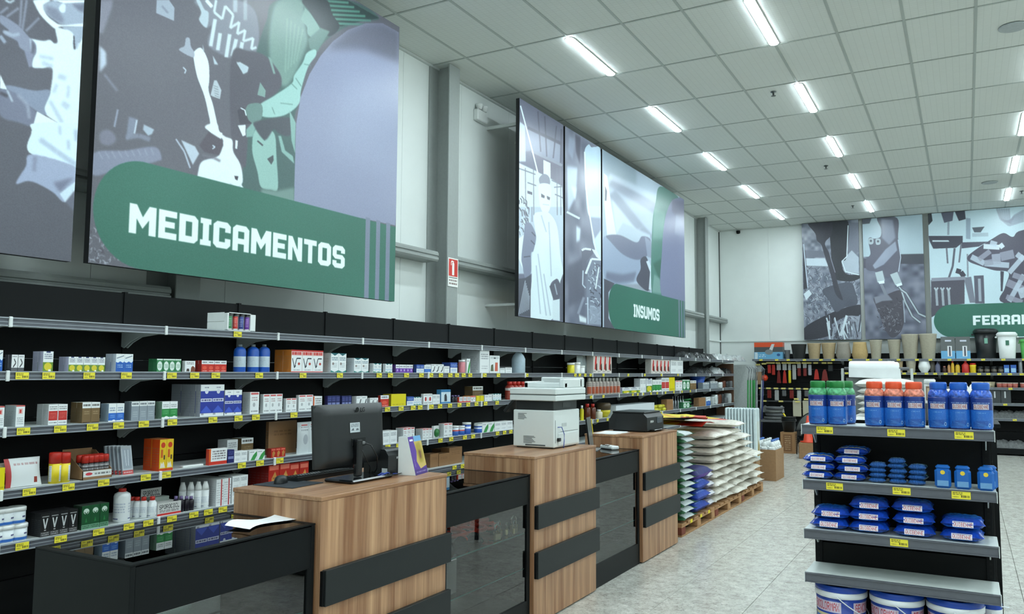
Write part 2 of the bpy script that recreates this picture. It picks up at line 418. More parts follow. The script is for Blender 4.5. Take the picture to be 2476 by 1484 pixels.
wb = panel_wall('wall_back', 'y-', XW, XR, YW, 1.18)
wr = panel_wall('wall_right', 'x-', YN, YW, XR, 2.3)
wf = panel_wall('wall_front', 'y+', XW, XR, YN, 2.3)
struct('trim_1', MB().box(XW, YW-0.03, 2.345, XR, YW, 2.385, bev=0.004), white)
struct('trim_2', MB().box(XW, 17.85, 2.345, XW+0.03, YW, 2.385, bev=0.004), white)
struct('trim_3', MB().box(XW, YW-0.02, 0, XW+0.02, YW, ZC), mat('dark_corner_seal', (70, 74, 73), 0.7))

# steel columns standing against the left wall
def column(y0, name):
    p = thing(name, {0: 'grey steel wall column behind the big green sign banner', 1: 'grey steel wall column carrying the red extinguisher sign', 2: 'grey steel wall column near the far left corner of the shop'}[int(name[-1:])], 'column', (XW, y0, 0))
    p['kind'] = 'structure'
    ob('flange', MB().box(0.215, 0.0, 0, 0.23, 0.21, ZC, bev=0.002), greym, p)
    ob('flange', MB().box(0.0, -0.08, 0, 0.015, 0.21, ZC, bev=0.002), greym, p)
    ob('web', MB().box(0.015, 0.09, 0, 0.215, 0.10, ZC), greym, p)
    p.name = 'steel_column'
    return p
column(3.86, 'steel_column_0'); column(7.35, 'steel_column_1'); column(17.58, 'steel_column_2')
# cold-formed girts between the columns
def girt(y0, y1, z, name='wall_girt', end=False):
    g = MB().prism([(0, 0), (0.20, 0), (0.20, 0.022), (0.188, 0.022), (0.188, 0.012), (0.012, 0.012), (0.012, 0.098), (0.188, 0.098), (0.188, 0.088), (0.20, 0.088), (0.20, 0.11), (0, 0.11)], 'y', 0, y1-y0)
    g2 = MB().prism([(0.0, 0.0), (0.185, 0.0), (0.20, 0.02), (0.20, 0.045), (0.185, 0.05), (0.185, 0.06), (0.20, 0.065), (0.20, 0.09), (0.185, 0.11), (0.0, 0.11)], 'y', 0, y1-y0)
    o = struct('trim_girt', g2, greym, loc=(XW+0.005, y0, z-0.055)); return o
for i, (a, b, z) in enumerate([(-6.9, 3.84, 2.14), (4.1, 7.22, 2.85), (7.57, 17.5, 2.85), (17.82, 19.5, 2.85), (4.1, 7.22, 2.0), (7.57, 17.5, 2.0), (-6.9, 3.84, 2.85)]):
    g = girt(a, b, z); g.name = 'trim_%d' % (i+4)

# ------------------------------------------------------------------ ceiling lights: LED tubes in rows along the shop
ledm = mat('led_diffuser', (255, 255, 255), 0.4, emit=((232, 249, 255), TUBE_POWER), noise=0)
lh = mat('white_lamp_housing', (235, 238, 236), 0.5, noise=0)
def capsule(w_, l, z0, z1, n=6):
    r = w_/2; pts = [(r*math.cos(t), l-r+r*math.sin(t)) for t in np.linspace(0, math.pi, n)]+[(r*math.cos(t), r+r*math.sin(t)) for t in np.linspace(math.pi, 2*math.pi, n)]
    return MB().prism(pts, 'z', z0, z1)
hm = capsule(0.10, 1.22, -0.004, 0.0).mesh('lamp_housing', lh); dm = capsule(0.086, 1.205, -0.010, -0.0041).mesh('diffuser', ledm)
rows = [(-5, 'row nearest the left wall banners'), (-3, None)]
seen_rows = {-3.498: 'row nearest the wall banners', -1.652: 'middle ceiling row', 0.809: 'right-hand ceiling row'}
for xr in (-3.498, -1.652, 0.809, 3.271, 5.73, 8.19):
    ys = [7.35+2.515*k for k in range(-5, 5)]
    for k, yy in enumerate(ys):
        if yy+1.2 > YW: continue
        vis = xr in seen_rows and yy > (7 if xr < -1.7 else 6 if xr < 0 else 12)
        if vis:
            vl = [q for q in ys if q > (7 if xr < -1.7 else 6 if xr < 0 else 12)]
            n = vl.index(yy); lab = 'glowing white LED tube, %s from the camera, %s' % (ORD[n], seen_rows[xr])
            t = thing('ceiling_light', lab, 'ceiling light', (xr, yy, ZC), group='LED tubes in the ceiling')
        else:
            t = link('ceiling_light', None, None, (xr, yy, ZC)); t['label'] = 'white LED ceiling tube beyond the edge of the photo'; t['category'] = 'ceiling light'; t['group'] = 'LED tubes outside the view'
        link('housing', hm, t); link('diffuser', dm, t)
# sprinklers, round speakers, camera, emergency lamp
spm = MB().lathe([(0.035, 0), (0.035, -0.006), (0.012, -0.01), (0.010, -0.04)], 12).lathe([(0.03, -0.052), (0.004, -0.05), (0.004, -0.038)], 12).mesh('sprinkler', mat('dull_metal', (92, 98, 98), 0.4, metal=0.6))
for (px, py), lab in (((1870, 222), 'small metal ceiling sprinkler head, the one closest to the camera'), ((1997, 401), 'small metal ceiling sprinkler head beside the third middle-row tube'), ((2062, 497), 'small metal ceiling sprinkler head close to the back wall'), ((2470, 462), 'small metal ceiling sprinkler head by the right-hand row of tubes')):
    x, y, z = onZ(px, py, ZC); tag(link('sprinkler_head', spm, None, (x, y, ZC)), lab, 'sprinkler', 'ceiling sprinklers')
sk = MB().lathe([(0.13, 0), (0.13, -0.008), (0.115, -0.012)], 28).mesh('round_speaker', mat('speaker_mesh_grey', (168, 176, 178), 0.6))
for (px, py), lab in (((2450, 65), 'large round grey ceiling speaker near the top right'), ((2393, 441), 'round grey ceiling speaker far down the shop')):
    x, y, z = onZ(px, py, ZC); tag(link('ceiling_speaker', sk, None, (x, y, ZC)), lab, 'speaker', 'round ceiling speakers')
x, y, z = onY(1785, 560, YW-0.04)
t = thing('security_camera', 'tiny black dome security camera high on the back wall', 'camera', (x, YW, z))
ob('mount', MB().box(-0.04, -0.02, -0.04, 0.04, 0, 0.04, bev=0.006), black, t); ob('dome', MB().lathe([(0.001, -0.06), (0.035, -0.05), (0.045, -0.02), (0.045, 0.02)], 14, 0, -0.06), black, t)
x, y, z = onX(1165, 272, XW+0.05)
t = thing('emergency_light', 'white twin-head emergency light high on the left wall', 'emergency light', (XW, y, z))
ob('body', MB().box(0.0, -0.12, -0.12, 0.07, 0.12, 0.02, bev=0.01), whitep, t)
for s in (-1, 1): ob('lamp_head', MB().lathe([(0.03, 0), (0.042, 0.05), (0.042, 0.07)], 14, 0.05, s*0.06), whitep, t, (0, 0, 0.02))
# extinguisher sign
A = Art(96, 200, (240, 240, 236))
A.rect(0.06, 0.36, 0.94, 0.96, (205, 48, 36)); A.poly([(0.4, 0.4), (0.4, 0.82), (0.5, 0.87), (0.6, 0.82), (0.6, 0.4)], (245, 245, 240)); A.rect(0.36, 0.86, 0.56, 0.9, (245, 245, 240)); A.line([(0.3, 0.74), (0.3, 0.86), (0.42, 0.9)], 0.05, (245, 245, 240))
A.rect(0.08, 0.3, 0.92, 0.325, (60, 60, 60)); A.marks(0.1, 0.05, 0.9, 0.27, 2, (90, 60, 55))
p = onX(1086, 634, -4.96); q = onX(1110, 704, -4.96)
t = thing('extinguisher_sign', 'red and white fire extinguisher sign on the grey steel column', 'sign', (-4.968, 7.36, 2.54))
sg = MB().box(0, 0.0, 0, 0.004, 0.2, 0.32); ob('plate', sg, whitep, t)
ob('sign_face', MB().quad([(0.005, 0.0, 0), (0.005, 0.2, 0), (0.005, 0.2, 0.32), (0.005, 0, 0.32)], [(0, 0), (1, 0), (1, 1), (0, 1)]), art_mat('sign_extinguisher', A, 0.4), t)
# conduit pipe above the emergency lamp
x, y, z = onX(1215, 256, -4.9)
# ------------------------------------------------------------------ printed wall banners: each a flat print on its own frame
def fr(ox, oy, sc): return lambda pts: [(ox+x/sc, oy+y/sc) for x, y in pts]
LT = {
 'M': (1.28, [[(0, 0), (0, 1), (.27, 1), (.5, .6), (.73, 1), (1, 1), (1, 0), (.73, 0), (.73, .52), (.5, .2), (.27, .52), (.27, 0)]], []),
 'E': (.92, [[(0, 0), (0, 1), (1, 1), (1, .77), (.36, .77), (.36, .61), (.88, .61), (.88, .4), (.36, .4), (.36, .23), (1, .23), (1, 0)]], []),
 'D': (1, [[(0, 0), (0, 1), (.8, 1), (1, .86), (1, .14), (.8, 0)]], [[(.34, .24), (.34, .76), (.66, .76), (.66, .24)]]),
 'I': (.6, [[(0, 0), (0, .2), (.22, .2), (.22, .8), (0, .8), (0, 1), (1, 1), (1, .8), (.78, .8), (.78, .2), (1, .2), (1, 0)]], []),
 'C': (1, [[(.2, 0), (0, .13), (0, .87), (.2, 1), (.8, 1), (1, .87), (1, .62), (.67, .62), (.67, .76), (.34, .76), (.34, .24), (.67, .24), (.67, .38), (1, .38), (1, .13), (.8, 0)]], []),
 'A': (1, [[(0, 0), (0, .87), (.2, 1), (.8, 1), (1, .87), (1, 0), (.68, 0), (.68, .28), (.32, .28), (.32, 0)]], [[(.32, .5), (.32, .76), (.68, .76), (.68, .5)]]),
 'N': (1, [[(0, 0), (0, 1), (.3, 1), (.68, .45), (.68, 1), (1, 1), (1, 0), (.7, 0), (.32, .56), (.32, 0)]], []),
 'T': (.95, [[(.33, 0), (.33, .77), (0, .77), (0, 1), (1, 1), (1, .77), (.67, .77), (.67, 0)]], []),
 'O': (1, [[(.2, 0), (0, .13), (0, .87), (.2, 1), (.8, 1), (1, .87), (1, .13), (.8, 0)]], [[(.33, .23), (.33, .77), (.67, .77), (.67, .23)]]),
 'S': (1, [[(0, .13), (0, .33), (.33, .33), (.33, .22), (.67, .22), (.67, .4), (.2, .4), (0, .53), (0, .87), (.2, 1), (.8, 1), (1, .87), (1, .67), (.67, .67), (.67, .78), (.33, .78), (.33, .6), (.8, .6), (1, .47), (1, .13), (.8, 0), (.2, 0)]], []),
 'U': (1, [[(0, 1), (.33, 1), (.33, .24), (.67, .24), (.67, 1), (1, 1), (1, .13), (.8, 0), (.2, 0), (0, .13)]], []),
 'F': (.92, [[(0, 0), (0, 1), (1, 1), (1, .77), (.36, .77), (.36, .58), (.88, .58), (.88, .36), (.36, .36), (.36, 0)]], []),
 'R': (1, [[(0, 0), (0, 1), (.8, 1), (1, .87), (1, .52), (.86, .42), (1, .3), (1, 0), (.67, 0), (.67, .32), (.33, .32), (.33, 0)]], [[(.33, .54), (.33, .77), (.67, .77), (.67, .54)]]),
}
def word(A, t, x0, x1, z0, z1, col, bg):
    gap = .12; W = sum(LT[c][0] for c in t)+gap*(len(t)-1); k = (x1-x0)/W; x = x0
    for c in t:
        w_, out, holes = LT[c]
        for q, cc in [(o_, col) for o_ in out]+[(h_, bg) for h_ in holes]: A.poly([(x+u*w_*k, z0+v*(z1-z0)) for u, v in q], cc)
        x += (w_+gap)*k
GREEN = (52, 108, 92)
def pill(A, xa, xr, z0, z1, xe):
    r = (z1-z0)/2
    A.poly([(xa+r-r*math.sin(t)*1.0, (z0+z1)/2+r*math.cos(t)) for t in np.linspace(0, math.pi, 24)]+[(xe, z0), (xe, z1)], GREEN)
def strands(A, x0, y0, x1, y1, n, L, wd, cols, ang=(0.2, 2.9), al=0.9):
    for _ in range(n):
        x, y = A.rs.uniform(x0, x1), A.rs.uniform(y0, y1); a = A.rs.uniform(*ang); l = L*A.rs.uniform(0.4, 1)
        A.line([(x, y), (x+l*math.cos(a), y-l*math.sin(a)), (x+1.7*l*math.cos(a+0.3), y-1.7*l*math.sin(a+0.3))], wd, cols[A.rs.randint(len(cols))], al)
WH, LG, MD, DK, DD = (226, 240, 247), (190, 204, 218), (140, 146, 164), (92, 91, 102), (62, 62, 70)
def banner(name, label, art, a0, a1, z0, z1, pos, axis, grain=9, edge=0.05):
    n = vnoise(art.h, art.w, 2.2, art.rs)-0.5; m = vnoise(art.h, art.w, art.w/6, art.rs)-0.5
    art.a = blur(art.a, 1)+n[..., None]*grain+m[..., None]*8
    pm = art_mat(name+'_print', art, 0.34, 0.45); em = mat('banner_edge_black', (26, 28, 30), 0.6)
    if axis == 'x':
        t = thing('wall_banner', label, 'banner', (pos, a0, z0)); L = a1-a0
        ob('frame', MB().box(-edge, 0, 0, -0.002, L, z1-z0), em, t)
        ob('print', MB().quad([(0, 0, 0), (0, L, 0), (0, L, z1-z0), (0, 0, z1-z0)], [(0, 0), (1, 0), (1, 1), (0, 1)]), pm, t)
        for yy in (L*0.2, L*0.8):
            ob('wall_bracket', MB().box(-(pos-XW)+0.0, yy-0.02, 0.15, -edge, yy+0.02, 0.18), grey_l, t); ob('wall_bracket', MB().box(-(pos-XW), yy-0.02, z1-z0-0.25, -edge, yy+0.02, z1-z0-0.21), grey_l, t)
    else:
        t = thing('wall_banner', label, 'banner', (a0, pos, z0)); L = a1-a0
        ob('frame', MB().box(0, 0.002, 0, L, edge, z1-z0), em, t)
        ob('print', MB().quad([(0, 0, 0), (L, 0, 0), (L, 0, z1-z0), (0, 0, z1-z0)], [(0, 0), (1, 0), (1, 1), (0, 1)]), pm, t)
    return t
def new_art(w, h, bg, a0, a1, z0, z1, pos, axis):
    A = Art(w, h, bg)
    def world(px, py):
        p = onX(px, py, pos) if axis == 'x' else onY(px, py, pos); return ((p[1] if axis == 'x' else p[0])-a0)/(a1-a0), (p[2]-z0)/(z1-z0)
    A.photo = world; A.map = world; A.org = True; return A
def metric(A, a0, a1, z0, z1):
    A.org = False; A.map = lambda a, z: ((a-a0)/(a1-a0), (z-z0)/(z1-z0))

XB, ZB, ZT = -4.6, 2.255, 4.9
# --- MEDICAMENTOS
a0, a1, z0, z1 = 2.945, 5.94, 2.24, 4.865
A = new_art(1300, 1140, (98, 97, 106), a0, a1, z0, z1, XB, 'x')
B, Cc, D = fr(200, 0, 4.121), fr(200, 300, 3.906), fr(560, 0, 2.969)
A.poly(B([(0, 0), (300, 0), (290, 80), (200, 330), (100, 330)]), (128, 128, 142), soft=3)
A.poly(B([(1130, 0), (1540, 0), (1731, 150), (1731, 560), (1470, 575), (1440, 570), (1250, 450), (1290, 260), (1230, 270), (1180, 100)]), (128, 132, 144), soft=3)
for q in ([(1320, 190), (1275, 460)], [(1370, 330), (1345, 500)], [(1465, 340), (1430, 570)], [(1530, 390), (1490, 560)], [(1590, 420), (1565, 560)]): A.line(B(q), 9, (205, 220, 228), soft=1)
A.line(B([(1230, 0), (1290, 70)]), 8, WH, soft=1)
A.line(B([(1330, 0), (1310, 120), (1390, 190), (1420, 60), (1500, 150), (1470, 280), (1560, 220), (1540, 340), (1620, 300), (1600, 410), (1700, 380), (1680, 490), (1731, 470)]), 6, (205, 220, 228), soft=1)
A.line(B([(1520, 0), (1520, 120)]), 10, LG, 0.7, soft=2); A.line(B([(1620, 0), (1620, 200)]), 9, LG, 0.5, soft=2)
# green tinted part
A.poly(D([(340, 0), (250, 150), (190, 330), (130, 550), (110, 800), (100, 1100), (95, 1390), (450, 1500), (450, 900), (480, 740), (560, 450), (700, 270), (900, 160), (1060, 130), (830, 0)]), (70, 96, 94), soft=2)
A.poly(D([(340, 0), (500, 0), (530, 200), (540, 320), (440, 560), (370, 620), (300, 500), (270, 380), (280, 150)]), (118, 148, 140), soft=6)
for k in range(5): A.line(D([(400+k*28, 130+k*20), (385+k*20, 520-k*20)]), 3.5, (138, 170, 160), 0.6, soft=2)
A.poly(D([(690, 0), (830, 0), (1060, 130), (900, 160), (780, 190), (700, 100)]), (48, 66, 66))
for k in range(6): A.line(D([(690+12*k, 8+k*32), (840+40*k, 20+k*32)]), 5.5, (88, 136, 124), soft=1)
A.poly(D([(500, 30), (525, 60), (500, 140), (540, 190), (550, 250), (620, 290), (655, 260), (620, 180), (560, 90)]), (126, 160, 152), sm=True, soft=1)
A.poly(D([(510, 0), (680, 0), (720, 100), (775, 190), (700, 260), (620, 170), (560, 80)]), (52, 60, 66), soft=1)
A.poly(D([(640, 200), (705, 225), (640, 330), (610, 380), (560, 345), (550, 280)]), (100, 130, 124), soft=2)
A.poly(D([(600, 355), (540, 380), (510, 450), (450, 540), (430, 600), (300, 690), (205, 750), (220, 835), (370, 830), (480, 750), (500, 640), (550, 480), (605, 400)]), (158, 198, 192), soft=1)
for q in ([(520, 460), (570, 470)], [(460, 560), (500, 620)], [(430, 600), (470, 640)], [(350, 740), (440, 750)], [(290, 770), (310, 820)]): A.line(D(q), 2.2, (96, 130, 126), 0.8, soft=1)
# the dark animals
A.poly(D([(0, 400), (120, 365), (240, 400), (330, 500), (360, 580), (330, 660), (210, 740), (140, 790), (150, 880), (120, 960), (110, 1100), (90, 1200), (0, 1000)]), (86, 84, 94), soft=2)
A.poly(D([(215, 750), (130, 745), (100, 790), (110, 850), (160, 885), (215, 850)]), (106, 134, 130), sm=True)
A.poly(D([(40, 790), (90, 770), (120, 860), (150, 890), (60, 890)]), (68, 66, 76), soft=1); A.line(D([(65, 775), (95, 790), (105, 830)]), 2.5, WH)
A.poly(D([(35, 450), (60, 445), (120, 480), (115, 510), (85, 530), (60, 490)]), (196, 210, 218), soft=1)
A.poly(D([(205, 590), (245, 650), (240, 700), (185, 680)]), (128, 158, 152)); A.poly(D([(262, 405), (285, 420), (315, 530), (300, 530)]), (128, 158, 152), soft=1)
A.poly(D([(45, 900), (100, 895), (100, 970), (80, 978)]), WH); A.poly(D([(28, 1005), (45, 1010), (40, 1070), (25, 1065)]), WH)
A.poly(D([(160, 950), (190, 925), (235, 1010), (250, 960), (290, 940), (315, 990), (322, 1120), (332, 1350), (280, 1362), (210, 1340), (185, 1230), (150, 1100), (150, 1000)]), (148, 186, 178), soft=1)
A.poly(D([(105, 930), (150, 880), (180, 900), (150, 980), (105, 985)]), (128, 165, 158), soft=1)
A.poly(D([(180, 870), (420, 845), (425, 960), (380, 975), (330, 950), (300, 930), (240, 1005), (170, 920)]), (72, 76, 84), soft=2)
A.poly(D([(255, 1140), (300, 1112), (302, 1150), (285, 1182)]), (72, 80, 84)); A.line(D([(185, 1010), (225, 1045)]), 4, (72, 80, 84))
A.poly(D([(335, 975), (355, 975), (385, 1080), (440, 1120), (450, 1175), (360, 1090)]), (134, 172, 165), soft=1); A.poly(D([(415, 790), (460, 880), (455, 1100), (430, 1010)]), (134, 172, 165), soft=1)
A.poly(D([(215, 1355), (330, 1370), (450, 1345), (450, 1500), (210, 1420)]), (112, 140, 134), soft=4)
A.poly(B([(1105, 520), (1180, 478), (1250, 610), (1262, 780), (1255, 900), (1300, 1050), (1355, 1290), (1392, 1330), (1365, 1397), (1320, 1360), (1232, 1275), (1268, 1230), (1250, 1120), (1210, 950), (1140, 760), (1103, 570)]), WH)
A.poly(B([(1028, 382), (1065, 382), (1078, 460), (1112, 525), (1095, 572), (968, 505), (975, 478), (1015, 455)]), (158, 166, 180)); A.circ
A.poly(B([(738, 0), (860, 0), (916, 80), (908, 207), (732, 130)]), (158, 168, 182)); A.line(B([(790, 60), (850, 130)]), 5, (120, 128, 142), 0.7, soft=1)
A.poly(B([(1310, 800), (1335, 800), (1382, 900), (1367, 988), (1273, 950)]), (180, 192, 200))
for k in range(5): A.line(B([(1300+k*4, 850+k*25), (1350+k*3, 870+k*25)]), 1.6, (120, 126, 136), 0.8)
for q in ([(1295, 550), (1350, 645), (1310, 640)], [(1535, 615), (1655, 670), (1640, 720), (1600, 738)], [(1130, 0), (1165, 0), (1210, 90), (1255, 130), (1235, 275), (1160, 200), (1180, 120)], [(1195, 440), (1210, 500), (1200, 520)]): A.poly(B(q), (182, 198, 208), soft=1)
A.line(B([(1000, 670), (1030, 700), (1015, 730)]), 3, LG)
# white calf and the trough
A.poly(Cc([(1160, 40), (1190, 0), (1270, 0), (1290, 70), (1350, 120), (1412, 150), (1422, 260), (1480, 360), (1506, 450), (1512, 540), (1502, 575), (1524, 655), (1130, 560), (1085, 545), (1090, 450), (1130, 350), (1280, 300), (1320, 190), (1310, 130)]), WH, soft=1)
A.poly(Cc([(1100, 200), (1190, 70), (1320, 150), (1328, 200), (1285, 295), (1150, 265)]), (84, 78, 88), soft=1); A.line(Cc([(1225, 200), (1250, 215), (1225, 235)]), 3, LG)
A.line(Cc([(1130, 290), (1240, 320), (1300, 350)]), 6, (110, 108, 120), 0.8, soft=2)
A.poly(Cc([(1432, 488), (1470, 492), (1462, 532), (1440, 520)]), (60, 60, 70)); A.line(Cc([(1390, 560), (1440, 600), (1490, 585)]), 3, LG, soft=1)
A.poly(Cc([(930, 150), (1060, 210), (1100, 280), (1040, 385)]), (186, 198, 212), soft=1); A.line(Cc([(880, 140), (960, 260), (1015, 415)]), 4, (170, 180, 196))
A.poly(Cc([(110, 270), (400, 250), (680, 215), (745, 320), (700, 350), (500, 405), (300, 440), (100, 480)]), (132, 136, 156), soft=2)
for k in range(9): A.line(Cc([(150+k*62, 262-k*4), (190+k*60, 330-k*5)]), 2.5, (168, 174, 192), 0.5, soft=1)
A.poly(B([(460, 1160), (548, 1190), (522, 1330), (430, 1400)]), (128, 134, 152), soft=2); A.line(B([(540, 1195), (515, 1330)]), 4, (190, 202, 216)); A.line(B([(350, 1090), (315, 1265)]), 5, (140, 146, 164))
A.poly(B([(610, 1240), (712, 1290), (690, 1335), (652, 1352), (600, 1290)]), (168, 182, 198), soft=1); A.line(B([(430, 1370), (560, 1350), (670, 1390)]), 11, (132, 138, 156), 0.8, soft=2)
A.circ
A.poly(B([(170, 1330), (240, 1290), (310, 1330), (330, 1400), (260, 1450), (180, 1420)]), (122, 122, 138), sm=True, soft=3)
A.poly(B([(170, 455), (232, 520), (236, 640), (170, 720)]), (186, 198, 214), soft=3); A.line(B([(215, 740), (345, 905)]), 6, (132, 134, 150), 0.7, soft=2)
# lavender arch
A.org = False
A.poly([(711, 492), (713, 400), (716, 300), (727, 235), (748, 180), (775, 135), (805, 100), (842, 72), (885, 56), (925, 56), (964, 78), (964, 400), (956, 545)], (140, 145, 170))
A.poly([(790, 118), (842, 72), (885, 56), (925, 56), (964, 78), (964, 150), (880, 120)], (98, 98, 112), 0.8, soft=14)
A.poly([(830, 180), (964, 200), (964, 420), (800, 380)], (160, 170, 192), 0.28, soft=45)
zp = onX(958, 549, XB)[2]; zp = 2.24+(zp-2.24)
ya = onX(223, 545, XB)[1]
metric(A, a0, a1, z0, z1)
pill(A, ya, 0, 2.24, zp, a1)
A.map = A.photo
strands(A, 212, 560, 300, 655, 90, 9, 1.6, [(190, 196, 206), (150, 150, 162), (70, 66, 76)])
metric(A, a0, a1, z0, z1); pill(A, ya, 0, 2.24, zp, a1)
yL, yR = onX(312, 525, XB)[1], onX(834, 618, XB)[1]
word(A, 'MEDICAMENTOS', yL, yR, onX(312, 562, XB)[2], onX(313, 490, XB)[2], (236, 248, 248), GREEN)
for pa, pb in ((882, 893), (908, 917.5), (932, 942)): A.poly([(onX(pa, 640, XB)[1], 2.2), (onX(pb, 640, XB)[1], 2.2), (onX(pb, 640, XB)[1], zp+.02), (onX(pa, 640, XB)[1], zp+.02)], (122, 130, 150))
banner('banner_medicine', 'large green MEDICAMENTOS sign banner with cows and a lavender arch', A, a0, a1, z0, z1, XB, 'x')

# --- left neighbour: person in a white coat and hood
a0, a1, z0, z1 = 0.9, 2.838, 2.232, 4.865
A = new_art(900, 1200, (88, 88, 98), a0, a1, z0, z1, XB, 'x')
F1, F2 = fr(0, 0, 4.638), fr(0, 300, 4.365)
for q in ([(250, 340), (300, 0)], [(225, 300), (240, 0)], [(0, 150), (90, 80)], [(70, 190), (210, 90)], [(290, 350), (440, 200)]): A.line(F1(q), 6, (128, 132, 148), soft=1)
A.line(F1([(60, 0), (110, 30), (160, 0)]), 5, (180, 196, 208), soft=1)
A.poly(F1([(485, 60), (620, 0), (660, 20), (990, 30), (975, 262), (720, 275), (620, 230), (520, 150)]), (156, 168, 186), soft=1)
A.poly(F1([(520, 60), (640, 100), (720, 220), (700, 265), (600, 220), (520, 140)]), (124, 130, 148), soft=4); A.poly(F1([(800, 40), (980, 40), (975, 150), (880, 120)]), (110, 116, 134), soft=4)
A.poly(F1([(385, 0), (570, 0), (485, 60), (520, 160), (600, 235), (700, 278), (970, 262), (965, 300), (690, 298), (640, 325), (600, 312), (520, 240), (450, 160), (395, 60)]), WH, soft=1)
A.poly(F1([(560, 0), (995, 0), (990, 24), (720, 36), (650, 15)]), WH); A.poly(F1([(660, 90), (700, 40), (735, 60), (730, 130), (690, 140)]), (214, 230, 238), sm=True, soft=1)
A.poly(F1([(690, 300), (965, 300), (960, 400), (900, 460), (840, 555), (820, 400)]), (160, 174, 192), soft=1)
A.poly(F1([(350, 435), (480, 458), (560, 448), (610, 485), (645, 465), (622, 320), (690, 318), (815, 370), (820, 500), (838, 558), (895, 470), (965, 400), (950, 700), (915, 1300), (900, 1484), (740, 1430), (520, 1290), (495, 1215), (530, 1120), (565, 1020), (587, 772), (470, 765), (365, 752), (370, 660), (400, 600), (405, 540), (370, 460)]), (220, 238, 247), soft=1)
A.line(F1([(828, 400), (838, 550)]), 3, (70, 70, 80)); A.line(F1([(885, 480), (860, 550)]), 4, LG)
for q, w_ in (([(440, 630), (600, 660)], 9), ([(470, 700), (590, 750)], 11), ([(640, 940), (600, 1040)], 8), ([(700, 1150), (770, 1210)], 14), ([(560, 1130), (700, 1380)], 9), ([(770, 960), (760, 1100)], 7), ([(650, 850), (740, 880)], 12)): A.line(F1(q), w_, (168, 184, 204), 0.65, soft=3)
A.poly(F1([(270, 560), (390, 610), (360, 660), (360, 745), (325, 755)]), (130, 134, 156), soft=1)
A.poly(F1([(0, 170), (60, 190), (210, 290), (330, 420), (392, 480), (405, 540), (378, 612), (230, 540), (190, 460), (60, 392), (32, 345), (100, 340), (0, 250)]), (134, 140, 160), soft=1); A.line(F1([(40, 350), (140, 400), (220, 380)]), 7, (176, 188, 206), 0.7, soft=2); A.line(F1([(0, 400), (60, 480)]), 8, (150, 160, 180), soft=1)
A.line(F1([(340, 430), (352, 580)]), 4, (170, 180, 198), soft=1); A.poly(F1([(360, 450), (405, 520), (380, 610), (345, 590)]), (88, 88, 102), 0.8, soft=2)
A.poly(F1([(75, 955), (380, 1015), (560, 1015), (500, 1200), (520, 1290), (420, 1250), (330, 1190), (150, 1060)]), (130, 140, 162), soft=1)
A.poly(F1([(0, 985), (90, 1010), (200, 1060), (320, 1180), (400, 1250), (410, 1290), (360, 1410), (200, 1370), (0, 1290)]), (114, 118, 138), soft=2); A.line(F1([(200, 1060), (310, 1180), (330, 1330)]), 8, (150, 158, 178), 0.8, soft=2); A.line(F1([(0, 1040), (90, 1080)]), 8, (70, 70, 80), soft=2)
A.poly(F1([(0, 830), (80, 1005), (0, 990)]), WH); A.line(F1([(80, 1010), (140, 1140)]), 5, (172, 184, 200), soft=1)
A.poly(F1([(415, 1248), (740, 1430), (890, 1420), (890, 1484), (350, 1484)]), WH); A.poly(F2([(362, -10), (845, -10), (845, 30), (822, 320), (805, 458), (700, 422), (308, 300), (335, 80)]), (216, 236, 246))
for q, w_ in (([(420, 160), (600, 290), (800, 430)], 12), ([(630, 20), (635, 110)], 6), ([(720, 170), (725, 270)], 7), ([(800, 60), (810, 180)], 10)): A.line(F2(q), w_, (160, 176, 200), 0.7, soft=3)
A.poly(F2([(338, 318), (805, 455), (805, 600), (795, 690), (685, 825), (560, 720), (400, 630), (290, 600), (168, 627), (270, 450)]), (158, 168, 194), soft=1)
A.poly(F2([(560, 620), (780, 560), (640, 720), (620, 700)]), (118, 122, 144), soft=4); A.poly(F2([(630, 735), (802, 600), (802, 680), (690, 825)]), (208, 226, 240), soft=1); A.line(F2([(370, 340), (360, 500)]), 10, (126, 132, 154), 0.7, soft=3)
A.poly(F2([(690, 825), (802, 690), (795, 940)]), (104, 106, 122), soft=2)
banner('banner_coat', 'tall banner showing a person in white hooded coat, beside MEDICAMENTOS banner', A, a0, a1, z0, z1, XB, 'x')

# --- INSUMOS set
G1, G2, G3 = fr(1240, 230, 5.117), fr(1240, 500, 4.946), fr(1440, 340, 3.029)
a0, a1, z0, z1 = 8.315, 9.53, ZB, ZT
A = new_art(560, 1150, (112, 114, 134), a0, a1, z0, z1, XB, 'x')
A.poly(G1([(60, 330), (180, 400), (600, 620), (600, 860), (230, 690), (60, 700)]), (148, 154, 176), soft=4); A.poly(G1([(90, 330), (150, 380), (160, 820), (60, 820)]), (196, 210, 228), soft=3)
A.poly(G1([(60, 830), (290, 940), (470, 1030), (610, 1120), (625, 1490), (60, 1490)]), (212, 230, 240), soft=2); A.poly(G2([(60, 0), (600, 0), (610, 300), (600, 800), (60, 800)]), (186, 202, 216), soft=2)
A.poly(G1([(230, 680), (600, 850), (610, 1110), (470, 1030), (310, 950), (250, 740)]), (118, 116, 134), soft=1); A.line(G1([(180, 400), (600, 600)]), 7, (92, 90, 108), soft=2); A.line(G1([(230, 690), (610, 870)]), 6, (150, 154, 172), soft=1)
for q in ([(310, 200), (345, 700)], [(395, 260), (420, 760)], [(540, 380), (500, 780)], [(600, 420), (590, 840)]): A.line(G1(q), 3.5, (86, 84, 102), 0.8, soft=1)
A.poly(G1([(378, 800), (465, 840), (468, 1030), (380, 975)]), WH)
for q in ([(60, 900), (280, 980)], [(180, 1080), (290, 1120)], [(510, 1140), (610, 1130)], [(520, 1225), (620, 1270)], [(480, 1050), (610, 1115)]): A.line(G1(q), 3, (104, 106, 122), 0.8, soft=1)
